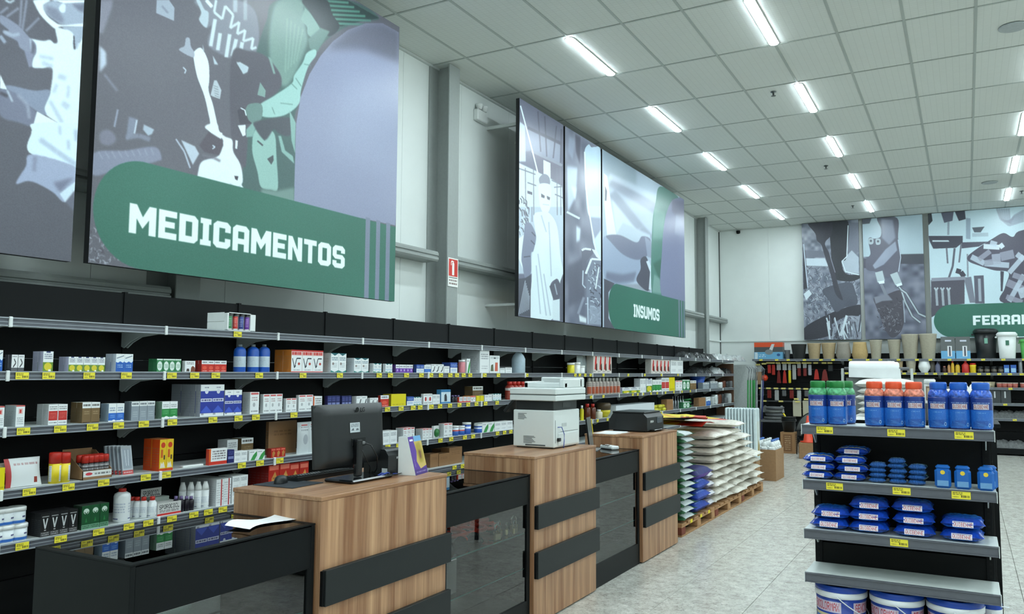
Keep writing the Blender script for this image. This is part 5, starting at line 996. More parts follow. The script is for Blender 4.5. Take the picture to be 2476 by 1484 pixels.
cb_ = Art(128, 64, (196, 206, 214)); cb_.rect(0, 0, 1, 0.55, (44, 92, 170)); cb_.rect(0, 0.55, 1, 0.72, (190, 60, 50)); cbm_ = art_mat('blue_pot_label', cb_, 0.35); cb2 = Art(128, 64, (40, 86, 176)); cb2.rect(0, 0.6, 1, 0.8, (206, 214, 222)); cb2m = art_mat('blue_can_label', cb2, 0.35)
for i, (px, yt, m_) in enumerate(((1100, 1029, cbm_), (1115, 1029, cbm_), (1130, 1021, cb2m), (1158, 1026, cb2m))):
    y = wy(px, 3); h_ = hy(yt, 3, y); lathe_thing('round_pot', ['wide blue and red banded pot, left one, fourth shelf', 'wide blue and red banded pot, right one, fourth shelf', 'taller blue can next to the banded pots', 'short blue can standing alone on the fourth shelf'][i], 'pot', [('body', [(0.042, 0), (0.044, 0.008), (0.044, h_*0.82)], m_, True), ('lid', [(0.046, h_*0.82), (0.046, h_), (0.04, h_)], lidw, False)], XF-0.06, y, ZS[3])
row(3, None, 1166, 1195, 1023, 2, 'whitegreen', where='by the blue can'); row(3, None, 1196, 1240, 1021, 3, 'white', where='left of copier')
minis(3, (1407,), 980, 0.025, yj, lidw, 'y', None, 'yellow and white tube right of the copier, %s and only one'); brb = mat('brown_bottle', (92, 46, 26), 0.2)
minis(3, (1420, 1433), 976, 0.045, brb, redc, 'b', 'brown bottles', 'brown glass bottle with red cap right of the copier, %s one'); minis(3, (1448,), 990, 0.05, mat('pale_sack', (206, 200, 176), 0.6), lidw, 'p', None, 'pale cream bag-like jar beside brown bottles, %s and only one')
y = wy(1470, 3); lathe_thing('yellow_bowl', 'dark jar with yellow base and yellow discs, fourth shelf', 'jar', [('body', [(0.06, 0), (0.095, 0.06), (0.1, 0.1)], mat('yellow_plastic', (206, 190, 40), 0.4), False), ('upper', [(0.1, 0.1), (0.11, 0.17), (0.09, 0.2)], mat('murky_brown', (84, 70, 50), 0.3), False)], XF-0.12, y, ZS[3])
lb = Art(256, 48, (214, 222, 226)); lb.marks(0.3, 0.05, 0.98, 0.3, 1, (50, 80, 170), 0.9, 0.8); lbm = art_mat('long_tray_print', lb, 0.4); ya, yb = wy(1485, 3), wy(1578, 3)
tag(ob('long_tray', MB().box(-0.25, 0, 0, 0, yb-ya, 0.15, bev=0.0, uvs=[(0, 0, 1, 1)]+[(0.02, 0.5, 0.1, 0.9)]*5), lbm, None, (XF-0.02, ya, ZS[3])), 'long white tray box with blue print behind the far printer', 'box')
# --- fifth shelf
pt = Art(128, 64, (220, 226, 228)); pt.rect(0, 0.08, 1, 0.3, (56, 110, 190)); pt.rect(0.1, 0.5, 0.35, 0.62, (60, 60, 100)); ptm = art_mat('white_pot_label', pt, 0.35)
for i, (px, z_, r_) in enumerate(((10, 0, 0), (42, 0, 0), (8, 1, 0), (36, 1, 0), (-18, 0, 0), (-14, 1, 0), (24, 0, 1))):
    y = wy(px, 4, 0.06+r_*0.1); hp = 0.088; lathe_thing('white_pot', 'white plastic pot with blue band, %s, fifth shelf' % ['lower left', 'lower right', 'upper left', 'upper right', 'lower, cut by the picture edge', 'upper, cut by the picture edge', 'behind the lower pair'][i], 'pot', [('body', [(0.041, 0), (0.043, 0.006), (0.043, hp*0.75)], ptm, True), ('lid', [(0.0455, hp*0.75), (0.0455, hp*0.96), (0.042, hp)], lidw, False)], XF-0.06-r_*0.1, y, ZS[4]+z_*hp, 'stacked white pots')
row(4, 65, 97, 187, 1243, 4, 'black_v', 4); row(4, 176, 196, 262, 1224, 3, 'green_v', 3)
wb_ = Art(128, 96, (226, 230, 230)); wb_.marks(0.1, 0.3, 0.9, 0.65, 4, (150, 160, 180), 0.7); wb_.rect(0.1, 0.1, 0.5, 0.14, (60, 70, 120)); wbm = art_mat('white_bottle_label', wb_, 0.3)
y = wy(293, 4, 0.07); h_ = hy(1180, 4, y, 0.07); lathe_thing('large_white_bottle', 'largest white bottle with red cap on the fifth shelf', 'bottle', [('body', [(0.045, 0), (0.047, 0.008), (0.047, h_*0.76), (0.042, h_*0.84), (0.022, h_*0.9)], wbm, True), ('cap', [(0.021, h_*0.89), (0.021, h_*0.99), (0.018, h_)], redc, False)], XF-0.07, y, ZS[4], seg=24)
for i, (px, dx) in enumerate(((367, 0.04), (346, 0.07), (330, 0.1), (318, 0.13))):
    y = wy(px, 4, dx); h_ = hy(1204, 4, y, dx)*0.95; h_ = 0.125; lathe_thing('white_bottle', 'small white bottle with red cap, %s from the front of its line' % ORD[i], 'bottle', [('body', [(0.024, 0), (0.026, 0.005), (0.026, h_*0.7), (0.015, h_*0.82)], wbm, True), ('cap', [(0.015, h_*0.8), (0.015, h_*0.99), (0.013, h_)], redc, False)], XF-dx, y, ZS[4], 'small white bottles with red caps', seg=16)
ct = Art(160, 64, (206, 206, 202)); ct.rect(0, 0, 1, 0.16, R_); ct.text(0.08, 0.5, 0.92, 0.86, 'SPOROCICL', (40, 40, 44)); ct.marks(0.1, 0.22, 0.9, 0.45, 2, (60, 60, 60)); ctm = art_mat('counter_display_print', ct, 0.5)
ya, yb = wy(380, 4, 0.03), wy(437, 4, 0.03); L = yb-ya; t = thing('carton_display', 'white black and red counter display carton, open with raised lid', 'display carton', (XF-0.03, ya, ZS[4]))
ob('carton', MB().box(-0.16, 0, 0, 0, L, 0.075, uvs=[(0, 0, 1, 1)]+[(0.5, 0.92, 0.6, 0.98)]*5), ctm, t); ob('raised_lid', MB().box(-0.165, 0, 0.075, -0.16, L*0.85, 0.15, uvs=[(0, 0.2, 1, 1)]+[(0.5, 0.92, 0.6, 0.98)]*5), ctm, t); ob('product_insert', MB().box(-0.15, 0.02, 0.07, -0.09, L*0.9, 0.1, bev=0.004), mat('grey_green_card', (150, 160, 152), 0.5), t)
minis(4, (424, 437, 450, 461), 1199, 0.019, blk, purpc, 'small black bottle with violet cap', 'small black bottles')
for i, (px, dx) in enumerate(((495, 0.05), (478, 0.07), (460, 0.1), (440, 0.13))):
    y = wy(px, 4, dx); lathe_thing('spray_bottle', 'white spray bottle with tapered top, %s from the front' % ORD[i], 'bottle', [('body', [(0.023, 0), (0.024, 0.005), (0.024, 0.115)], wbm, True), ('shoulder_cap', [(0.024, 0.115), (0.02, 0.14), (0.013, 0.16), (0.012, 0.17)], lidw, False)], XF-dx, y, ZS[4], 'white spray bottles', seg=16)
row(4, 428, 522, 558, 1160, 2, 'tallwhite', 4); row(4, None, 560, 598, 1152, 2, 'white', stack=2, m=2, where='stacked')
row(4, 600, 648, 700, 1122, 2, 'redgold', 5, where='behind counter'); row(4, None, 700, 745, 1120, 2, 'redgold', 2, where='near monitor')
for i, (a, b, yt, dx) in enumerate(((1040, 1060, 1098, 0.05), (1061, 1086, 1098, 0.05), (1064, 1085, 1086, 0.2), (1086, 1117, 1083, 0.05))): row(4, None, a, b, yt, 1, 'card', dx=dx, where=['near lot', 'second near', 'rear lot', 'far tall'][i]+' by leaflet')
# --- the far stretch of the wall run
random.seed(3)
far = [(1, 1575, 1620, 868, 5, 'meat'), (1, 1622, 1652, 870, 2, 'white'), (2, 1505, 1560, 937, 3, 'yellowfoot'), (2, 1548, 1562, 915, 2, 'white'), (2, 1563, 1577, 915, 1, 'yellowfoot'), (2, 1578, 1600, 918, 3, 'greenlow'), (2, 1600, 1618, 913, 2, 'redmid'), (2, 1618, 1632, 912, 1, 'yellow'), (2, 1634, 1650, 920, 2, 'whitered'), (2, 1651, 1668, 918, 2, 'green1'), (2, 1669, 1684, 920, 2, 'brown'),
 (3, 1613, 1628, 966, 1, 'card'), (3, 1652, 1668, 972, 2, 'green1'), (3, 1690, 1706, 962, 2, 'card'), (3, 1708, 1718, 960, 1, 'wave'), (2, 1700, 1715, 925, 2, 'silver'), (2, 1718, 1735, 922, 2, 'silver')]
for s, a, b, yt, n, k in far: row(s, None, a, b, yt, n, k, where='far end')
ypk = mat('yellow_pack', (206, 200, 60), 0.4)
for i in range(6):
    y = wy(1586+(i % 3)*10, 3); tag(ob('yellow_packet', MB().box(-0.09, -0.07, 0, 0.0, 0.07, 0.05, bev=0.015), ypk, None, (XF-0.03-0.02*(i % 2), y, ZS[3]+0.052*(i//3))), 'small yellow packet piled behind the far printer, %s %s' % (['lower layer', 'upper layer'][i//3], ['left', 'middle', 'right'][i % 3]), 'packet', 'yellow packets behind the far printer')
bkt = mat('blue_bucket_plastic', (44, 84, 170), 0.35); y = wy(1703, 2); lathe_thing('small_bucket', 'small blue bucket far along the third wall shelf', 'bucket', [('body', [(0.1, 0), (0.14, 0.22)], bkt, False), ('rim', [(0.14, 0.21), (0.15, 0.21), (0.15, 0.235), (0.135, 0.235)], bkt, False)], XF-0.18, y, ZS[2], seg=20)
grb = mat('green_hose', (30, 110, 56), 0.5); y = wy(1672, 3); t = thing('hose_coil', 'coiled green hose far along the fourth wall shelf', 'hose', (XF-0.18, y, ZS[3]+0.02)); ob('coil', MB().tube([(0.11*math.cos(a*0.6), 0.13*math.sin(a*0.6), 0.0+0.006*a) for a in range(22)], 0.018, 7), grb, t)
tube_m = mat('steel_tool', (150, 154, 158), 0.3, metal=0.7)
for i in range(5):
    y = wy(1630+i*6, 3); tag(ob('syringe', MB().lathe([(0.018, 0), (0.018, 0.14), (0.006, 0.15), (0.006, 0.21), (0.016, 0.215)], 10), tube_m, None, (XF-0.07, y, ZS[3])), 'upright steel dosing tool on the fourth shelf, %s of five' % ORD[i], 'tool', 'steel tools, far fourth shelf')
# crumpled film bags on the far top shelves
def crumple(L, W, Hh, seed, m_, nu=12, nv=9):
    rs = np.random.RandomState(seed); N = rs.rand(nv+1, nu+1)
    def f(u, v):
        e = (math.sin(math.pi*u)**0.35)*(math.sin(math.pi*v)**0.35); i, j = int(round(u*nu)), int(round(v*nv)); k = N[j, i]
        return ((v-0.5)*W+(k-.5)*W*0.06, (u-0.5)*L+(N[j, (i+3) % nu]-.5)*L*0.04, Hh*e*(0.55+0.6*k))
    return MB().grid(f, nu, nv).grid(lambda u, v: ((v-0.5)*W, (u-0.5)*L, 0.001), 1, 1).mesh('crumpled', m_)
silv = mat('silver_film', (206, 212, 212), 0.16, metal=0.35, noise=0.2, scale=25); blackf = mat('black_film', (44, 46, 48), 0.2, noise=0.3, scale=25); cm = [crumple(0.75, 0.34, 0.14, s_, silv) for s_ in (1, 2)]; cb3 = [crumple(0.6, 0.3, 0.12, s_, blackf) for s_ in (5, 6)]
for i, (px, s, me) in enumerate(((1655, 0, cb3[0]), (1682, 0, cb3[1]), (1706, 0, cb3[0]), (1731, 0, cm[0]), (1757, 0, cm[1]), (1778, 0, cm[0]), (1678, 1, cb3[1]), (1697, 1, cb3[0]), (1722, 1, cm[1]), (1748, 1, cb3[1]))):
    y = yat(px, XF-0.2, ZS[s]); tag(link('film_bundle', me, None, (XF-0.2, y, ZS[s]+0.001)), 'crumpled %s plastic bundle on the %s wall shelf, %s towards the corner' % ('silver' if me in cm else 'black', SHN[s], ORD[i % 6]), 'bundle', 'plastic bundles at the far end')
greyp = mat('grey_fitting', (96, 98, 100), 0.4); palp = mat('pale_fitting', (176, 182, 182), 0.35)
ii = 0
for s, xs_ in ((2, range(1722, 1770, 9)), (3, range(1722, 1775, 8))):
    for px in xs_:
        y = yat(px, XF-0.08, ZS[s]); m_ = [greyp, palp, silv, brb, blackf][ii % 5]; h_ = random.uniform(0.1, 0.2); r_ = random.uniform(0.05, 0.085)
        lathe_thing('hardware_pot', '%s hardware pot on the %s wall shelf, %s towards the corner' % (['dark grey', 'pale grey', 'silver', 'brown', 'black'][ii % 5], SHN[s], ORD[(ii*7+s) % 16]), 'pot', [('body', [(r_*0.85, 0), (r_, h_*0.2), (r_, h_*0.8), (r_*0.9, h_)], m_, False)], XF-0.1, y, ZS[s], 'hardware at the far end of the wall shelves', seg=12); ii += 1
# ------------------------------------------------------------------ the counter: three wooden blocks and three glass cases
FX = -2.42
def wood_block(y0, y1, label):
    t = thing('counter_block', label, 'counter', (FX, y0, 0), 0, 'wooden counter blocks'); L = y1-y0; D_ = 0.53; T = 1.06
    ob('side_panel', MB().box(-D_, 0, 0.01, -0.019, 0.018, T-0.019, bev=0.001), wood, t); ob('side_panel', MB().box(-D_, L-0.018, 0.01, -0.019, L, T-0.019, bev=0.001), wood, t)
    ob('front_panel', MB().box(-0.018, 0, 0.01, 0, L, T-0.019, bev=0.001), wood, t)
    ob('top', MB().box(-D_-0.005, -0.003, T-0.018, 0.003, L+0.003, T, bev=0.0015), woodtop, t)
    ob('foot_strip', MB().box(-D_+0.02, 0.01, 0, -0.02, L-0.01, 0.02), black, t)
    for z0, z1 in ((0.602, 0.752), (0.295, 0.460)):
        b = ob('dark_band', MB().box(0.001, 0.015, z0, 0.024, L+0.018, z1, bev=0.0015), dark, t)
        ob('band_backing', MB().box(0.0005, 0.004, z0+0.003, 0.016, 0.0148, z1-0.003), black, b)
    return t
woodtop = bpy.data.materials['walnut_laminate'].copy(); woodtop.name = 'walnut_laminate_top'
for n in woodtop.node_tree.nodes:
    if n.type == 'MAPPING': n.inputs['Scale'].default_value = (n.inputs['Scale'].default_value[0], 0.6 if n.inputs['Scale'].default_value[0] < 50 else 2.0, 14)
    if n.type == 'BSDF_PRINCIPLED': n.inputs['Roughness'].default_value = 0.3
topg = glass_mat('case_top_glass', (178, 184, 182), 1.8); frg = glass_mat('case_front_glass', (236, 242, 240), 1.95); shg = glass_mat('case_shelf_glass', (196, 216, 210), 1.5)
backw = mat('white_case_back', (232, 236, 234), 0.5, noise=0.02)
nt_ = backw.node_tree; tl_ = nt_.nodes.new('ShaderNodeBsdfTranslucent'); tl_.inputs[0].default_value = (0.9, 0.95, 0.95, 1); mx_ = nt_.nodes.new('ShaderNodeMixShader'); mx_.inputs[0].default_value = 0.95
nt_.links.new(nt_.nodes['Principled BSDF'].outputs[0], mx_.inputs[1]); nt_.links.new(tl_.outputs[0], mx_.inputs[2]); nt_.links.new(mx_.outputs[0], nt_.nodes['Material Output'].inputs[0]); edgeg = mat('glass_edge_green', (96, 150, 140), 0.2)
def glass_case(y0, y1, label, plinth=True, X=-2.445):
    t = thing('glass_case', label, 'display case', (X, y0, 0), 0, 'glass display cases in the counter'); L = y1-y0; D_ = 0.545; T = 0.95
    ob('side_panel', MB().box(-D_, 0, 0, 0, 0.02, T-0.006, bev=0.0015), blackm, t); ob('side_panel', MB().box(-D_, L-0.02, 0, 0, L, T-0.006, bev=0.0015), blackm, t)
    ob('fascia', MB().box(-0.02, 0.0205, 0.765, -0.001, L-0.0205, T-0.012, bev=0.0015), blackm, t); ob('top_frame', MB().box(-D_, 0, T-0.006, -D_+0.03, L, T).box(-0.03, 0, T-0.006, 0.002, L, T).box(-D_+0.03, 0, T-0.006, -0.03, 0.03, T).box(-D_+0.03, L-0.03, T-0.006, -0.03, L, T), blackm, t)
    ob('glass_top', MB().box(-D_+0.03, 0.03, T-0.006, -0.03, L-0.03, T-0.001), topg, t)
    ob('plinth', MB().box(-0.02, 0.0205, 0, -0.001, L-0.0205, 0.17, bev=0.0015), blackm, t); ob('floor_board', MB().box(-D_, 0.02, 0.13, -0.02, L-0.02, 0.15), mat('grey_case_floor', (84, 88, 88), 0.4), t)
    ob('stile', MB().box(-0.02, 0.0205, 0.17, -0.001, 0.04, 0.765), blackm, t); ob('stile', MB().box(-0.02, L-0.04, 0.17, -0.001, L-0.0205, 0.765), blackm, t)
    ob('glass_front', MB().quad([(-0.008, 0.04, 0.17), (-0.008, L-0.04, 0.17), (-0.008, L-0.04, 0.765), (-0.008, 0.04, 0.765)]), frg, t)
    s = ob('glass_shelf', MB().box(-D_+0.02, 0.022, 0.578, -0.03, L-0.022, 0.586), shg, t); ob('shelf_edge', MB().box(-0.03, 0.022, 0.578, -0.0285, L-0.022, 0.586), edgeg, s)
    s = ob('glass_shelf', MB().box(-D_+0.02, 0.022, 0.36, -0.03, L-0.022, 0.366), shg, t); ob('shelf_edge', MB().box(-0.03, 0.022, 0.36, -0.0285, L-0.022, 0.366), edgeg, s)
    ob('back_panel', MB().quad([(-D_+0.006, 0.02, 0.16), (-D_+0.006, L-0.02, 0.16), (-D_+0.006, L-0.02, 0.785), (-D_+0.006, 0.02, 0.785)]), backw, t)
    ob('sliding_track', MB().box(-D_+0.012, 0.02, 0.655, -D_+0.02, L-0.02, 0.662), mat('aluminium_track', (150, 160, 158), 0.3, metal=0.5), t)
    return t
B1 = wood_block(2.645, 3.60, 'wooden counter block carrying the black monitor'); B2 = wood_block(4.595, 5.575, 'wooden counter block carrying the white copier'); B3 = wood_block(6.56, 7.50, 'farthest wooden counter block, with the black printer')
glass_case(1.765, 2.638, 'glass display case nearest the camera, with white paper on top'); glass_case(3.608, 4.588, 'glass display case with padlocks, between the first two wooden blocks'); glass_case(5.583, 6.552, 'glass display case with dark trays, between the last two wooden blocks')

# monitor seen from behind
bp_ = mat('black_plastic', (30, 33, 34), 0.38, noise=0.05); bpg = mat('gloss_black_plastic', (20, 22, 24), 0.15)
t = thing('monitor', 'black computer monitor seen from behind on the first wooden block', 'monitor', (-2.68, 3.135, 1.06), 0.02)
sh = MB(); w2, h1, h0 = 0.262, 0.375, 0.075
def bk(u, v):
    y = (u-0.5)*2*w2*(1.0-0.0*v); z = h0+(h1-h0)*v; e = min(u, 1-u, v*0.9+0.02, (1-v)*0.9+0.0); return (0.004+0.034*min(1, max(0, e)*9)**0.6, y, z)
sh.grid(bk, 24, 16, uv=False); ob('back_shell', sh, bp_, t, ry=-0.06)
ob('bezel', MB().box(-0.012, -w2, h0, 0.006, w2, h1, bev=0.003), bp_, t, ry=-0.06); ob('screen', MB().box(-0.0135, -w2+0.01, h0+0.02, -0.0122, w2-0.01, h1-0.01), bpg, t, ry=-0.06)
ob('connector_bay', MB().box(0.036, -0.03, 0.165, 0.0425, 0.075, 0.205, bev=0.002), bpg, t, ry=-0.06)
ob('neck', MB().box(0.03, -0.022, 0.02, 0.058, 0.022, 0.20, bev=0.006), bpg, t); ob('base', MB().box(-0.06, -0.13, 0.001, 0.12, 0.19, 0.018, bev=0.007), bpg, t)
A = Art(120, 90, (188, 198, 202)); A.marks(0.1, 0.55, 0.9, 0.9, 3, (70, 76, 84), 0.8); A.poly([(0.1, 0.2), (0.3, 0.45), (0.5, 0.3), (0.8, 0.42), (0.9, 0.2)], (90, 98, 106)); A.circ(0.5, 0.3, 0.12, 0.1, (200, 206, 208))
ob('spec_sticker', MB().quad([(0.0, -0.038, 0), (0.0, 0.038, 0), (0.0, 0.038, 0.048), (0.0, -0.038, 0.048)], [(0, 0), (1, 0), (1, 1), (0, 1)]), art_mat('monitor_sticker', A, 0.4), t, (0.0265, -0.005, 0.235), ry=-0.06)
def lettering(name, text, m, parent, loc, size, rot, ext=0.0004):
    cu = bpy.data.curves.new(name, 'FONT'); cu.body = text; cu.size = size; cu.extrude = ext; cu.align_x = 'CENTER'; cu.offset = size*0.012
    o = bpy.data.objects.new(name, cu); C.objects.link(o); dg = bpy.context.evaluated_depsgraph_get(); me = bpy.data.meshes.new_from_object(o.evaluated_get(dg)); bpy.data.objects.remove(o); me.materials.clear(); me.materials.append(m)
    o2 = link(name, me, parent, loc); o2.rotation_euler = rot; return o2
HP = math.pi/2
lgm = mat('logo_dark_gloss', (10, 11, 12), 0.12)
lettering('logo', 'LG', lgm, t, (0.022, 0.055, 0.335), 0.03, (HP, 0, HP)); ob('logo_disc', MB().lathe([(0.0125, 0), (0.0125, 0.0008)], 20), lgm, t, (0.0225, 0.012, 0.346), ry=HP)
ob('cable', MB().tube([(0.045, 0.03, 0.185), (0.075, 0.06, 0.17), (0.085, 0.10, 0.11), (0.07, 0.12, 0.05), (0.04, 0.14, 0.025), (0.0, 0.17, 0.022)], 0.003, 6), bpg, t); ob('cable', MB().tube([(0.045, 0.01, 0.175), (0.06, 0.03, 0.12), (0.06, 0.075, 0.06), (0.03, 0.11, 0.022)], 0.0025, 6), bpg, t)
ob('plug', MB().box(0.042, -0.012, 0.175, 0.058, 0.04, 0.19, bev=0.003), mat('grey_plug', (96, 100, 100), 0.4), t)
# keyboard, mouse, mat
t = thing('keyboard', 'low black keyboard lying behind the monitor stand', 'keyboard', (-2.905, 2.93, 1.0605), 0.0)
ob('case', MB().prism([(-0.07, 0), (0.07, 0), (0.07, 0.022), (-0.07, 0.01)], 'y', 0, 0.44), bp_, t)
km = cached('key', lambda: MB().box(-0.007, -0.007, 0, 0.007, 0.007, 0.005, bev=0.0015).mesh('key', bpg))
for r_ in range(5):
    for c_ in range(22): link('key', km, t, (-0.05+r_*0.022, 0.02+c_*0.0192, 0.0115+r_*0.0019), ry=-0.085)
t = thing('mouse', 'black computer mouse on the dark mat', 'mouse', (-2.875, 2.86, 1.0645), 0.5)
def ms(u, v): a = 2*math.pi*u; rr = math.sin(math.pi/2*min(1, v*1.0)); return (0.03*math.cos(a)*math.cos(v*HP)**0.6 if v < 1 else 0, 0.055*math.sin(a)*math.cos(v*HP)**0.6 if v < 1 else 0, 0.034*math.sin(v*HP))
ob('shell', MB().grid(ms, 20, 8, uv=False), bp_, t); ob('scroll_wheel', MB().lathe([(0.007, -0.003), (0.007, 0.003)], 12), bpg, t, (0, 0.03, 0.024), ry=HP)
tag(ob('mouse_mat', MB().box(-0.12, -0.11, 0, 0.12, 0.11, 0.003, bev=0.001), mat('dark_cloth_mat', (44, 48, 54), 0.8, noise=0.1, scale=200), None, (-2.83, 2.865, 1.0605), rz=0.06), 'thin dark mouse mat near the front corner of the wooden block', 'mouse mat')
# receipt printer
t = thing('receipt_printer', 'small black receipt printer behind the leaflet stand', 'printer', (-2.66, 3.40, 1.0605), 0.0)
ob('body', MB().prism([(-0.10, 0), (0.06, 0.0), (0.06, 0.105), (0.045, 0.125), (-0.10, 0.125)], 'y', -0.07, 0.07), bp_, t); ob('top_cover', MB().prism([(-0.10, 0.1255), (0.044, 0.1255), (0.03, 0.135), (-0.09, 0.135)], 'y', -0.065, 0.065), bp_, t); ob('port_cutout', MB().box(0.05, -0.05, 0.002, 0.0615, 0.05, 0.03), bpg, t)
lettering('logo', 'EPSON', whitep, t, (0.0605, 0.02, 0.085), 0.014, (HP, 0, HP)); ob('rating_label', MB().box(0.02, -0.0708, 0.01, 0.055, -0.07, 0.04), whitep, t)
blu = mat('blue_cable', (40, 66, 150), 0.4); tag(ob('cable_bundle', MB().tube([(0, 0, 0), (0.02, 0.03, 0.012), (0.015, 0.09, 0.02), (-0.01, 0.14, 0.008), (0.0, 0.19, 0.004)], 0.004, 6).tube([(-0.01, 0.01, 0.0), (0.01, 0.05, 0.022), (0.0, 0.11, 0.01), (-0.02, 0.16, 0.02)], 0.003, 6), blu, None, (-2.595, 3.21, 1.065)), 'blue cable bundle lying between monitor and receipt printer', 'cable')
tag(ob('cable_bundle', MB().tube([(0, 0, 0), (0.03, 0.05, 0.01), (0.02, 0.12, 0.01), (-0.02, 0.2, 0.004)], 0.003, 6), bpg, None, (-2.58, 3.26, 1.064)), 'thin black cable running behind the leaflet stand', 'cable')
# leaflet stand
A = Art(160, 240, (90, 52, 150)); A.poly([(0.45, 1), (1, 1), (1, 0.2), (0.5, 0.14), (0.3, 0.35), (0.45, 0.6), (0.38, 0.85)], (200, 176, 96)); A.rect(0.42, 0.86, 1, 1, (110, 170, 216)); A.poly([(0.5, 0.8), (0.8, 0.84), (0.95, 0.5), (0.8, 0.3), (0.55, 0.3), (0.45, 0.55)], (170, 150, 50), soft=6); A.poly([(0.6, 0.62), (0.8, 0.6), (0.75, 0.4), (0.6, 0.4)], (110, 70, 50), soft=6); A.rect(0, 0, 1, 0.14, (70, 44, 126)); A.rect(0.08, 0.88, 0.34, 0.93, (240, 240, 244)); A.marks(0.1, 0.04, 0.9, 0.1, 1, (180, 170, 210)); A.marks(0.12, 0.2, 0.17, 0.4, 6, (200, 190, 226))
t = thing('leaflet_stand', 'purple folded leaflet card standing on the wooden block edge', 'leaflet', (-2.545, 3.50, 1.061), 0.22)
ob('front_card', MB().quad([(0.03, -0.075, 0), (0.03, 0.085, 0), (-0.02, 0.085, 0.195), (-0.02, -0.075, 0.195)], [(0, 0), (1, 0), (1, 1), (0, 1)]).quad([(0.029, -0.075, 0), (-0.021, -0.075, 0.195), (-0.021, 0.085, 0.195), (0.029, 0.085, 0)]), art_mat('leaflet_print', A, 0.35), t); ob('back_card', MB().box(-0.072, -0.075, 0, -0.07, 0.085, 0.195), whitep, t, ry=0.0); ob('side_card', MB().prism([(-0.07, 0), (0.029, 0), (-0.021, 0.194), (-0.07, 0.194)], 'y', -0.078, -0.0755), whitep, t)
# paper sheet on the near glass case
tag(ob('paper_sheet', MB().grid(lambda u, v: (-0.13*(v-0.5)-0.03*math.sin(u*5)+0.02, 0.30*(u-0.5), 0.004+0.008*math.sin(u*7)*v+0.006*v), 14, 6), mat('white_paper', (240, 242, 242), 0.6, noise=0), None, (-2.66, 2.52, 0.951), rz=0.12), 'white sheet of paper lying on the near glass case', 'paper')

# copier on the second block
cw = mat('copier_white', (216, 222, 220), 0.35, noise=0.01); cg = mat('copier_slot_grey', (84, 90, 90), 0.5)
t = thing('copier', 'white office copier with open scanner unit on the middle wooden block', 'copier', (-2.534, 5.109, 1.06)); D_, L = 0.33, 0.423
ob('body', MB().box(-D_, 0, 0.008, 0, L, 0.268, bev=0.006), cw, t); ob('foot', MB().box(-D_+0.02, 0.02, 0, -0.02, L-0.02, 0.008), bp_, t)
for (u0, z0, n, du) in ((0.04, 0.222, 6, 0.07), (0.085, 0.035, 7, 0.095)):
    for k in range(n): ob('vent_slot', MB().box(-D_+u0, -0.0012, z0+k*0.0078*(1 if n > 6 else 1)-(0.0 if n > 6 else 0.02), -D_+u0+du*(0.72+0.28*((k*3) % 4)/3), 0.001, z0+k*0.0078-(0.0 if n > 6 else 0.02)+0.0034), cg, t)
ob('lower_slot', MB().box(-D_+0.1, -0.0012, 0.018, -0.07, 0.001, 0.027), cg, t); ob('rear_slot', MB().box(-0.001, 0.015, 0.04, 0.0012, 0.019, 0.2), cg, t)
ob('rear_door_line', MB().box(-0.001, 0.10, 0.115, 0.0012, L-0.03, 0.1175), cg, t); ob('rear_cover', MB().box(-0.001, 0.06, 0.02, 0.004, L-0.02, 0.105, bev=0.002), cw, t); ob('rating_label', MB().box(0, 0.12, 0.15, 0.0012, 0.2, 0.175), mat('label_grey', (186, 192, 190), 0.5), t)
ob('waist', MB().box(-D_+0.015, 0.012, 0.268, -0.012, L-0.02, 0.335, bev=0.004), bp_, t); ob('waist_window', MB().box(-0.013, 0.16, 0.285, -0.0105, 0.3, 0.32), bpg, t)
sc_ = ob('scanner', MB().box(-D_-0.02, -0.02, 0.335, 0.025, L+0.06, 0.375, bev=0.005), cw, t); ob('lid_gap', MB().box(-D_-0.018, -0.018, 0.375, 0.023, L+0.058, 0.379), cg, sc_)
ob('lid', MB().box(-D_-0.02, -0.02, 0.379, 0.025, L+0.06, 0.425, bev=0.006), cw, sc_)
fd = ob('document_feeder', MB().box(-D_+0.02, 0.13, 0.425, 0.02, 0.17, 0.462, bev=0.004).box(-D_+0.02, L-0.03, 0.425, 0.02, L+0.05, 0.50, bev=0.008).box(-D_+0.02, 0.13, 0.425, -D_+0.05, L, 0.47, bev=0.004).box(-0.02, 0.12, 0.425, 0.02, L, 0.49, bev=0.006), cw, t); ob('paper_tray', MB().box(-D_+0.05, 0.17, 0.426, -0.02, L-0.03, 0.432), cg, fd)
ob('cable', MB().tube([(0.003, 0.05, 0.15), (0.02, 0.08, 0.15), (0.025, 0.11, 0.1), (0.02, 0.12, 0.05), (0.03, 0.09, 0.004)], 0.003, 6), blu, t); ob('plug', MB().box(0, 0.04, 0.05, 0.02, 0.075, 0.075, bev=0.004), bpg, t)
# dark touch screen standing behind the copier
t = thing('touch_screen', 'black touch screen tilted back beside the white copier', 'monitor', (-2.925, 5.45, 1.0605), 0.0)
ob('screen', MB().box(-0.012, -0.12, 0, 0.012, 0.12, 0.20, bev=0.004), bp_, t, (-0.115, -0.05, 0.24), ry=0.75); ob('stand', MB().prism([(-0.035, 0), (0.035, 0), (0.0, 0.1), (-0.10, 0.235), (-0.115, 0.225), (-0.03, 0.1)], 'y', -0.03, 0.03), bpg, t)
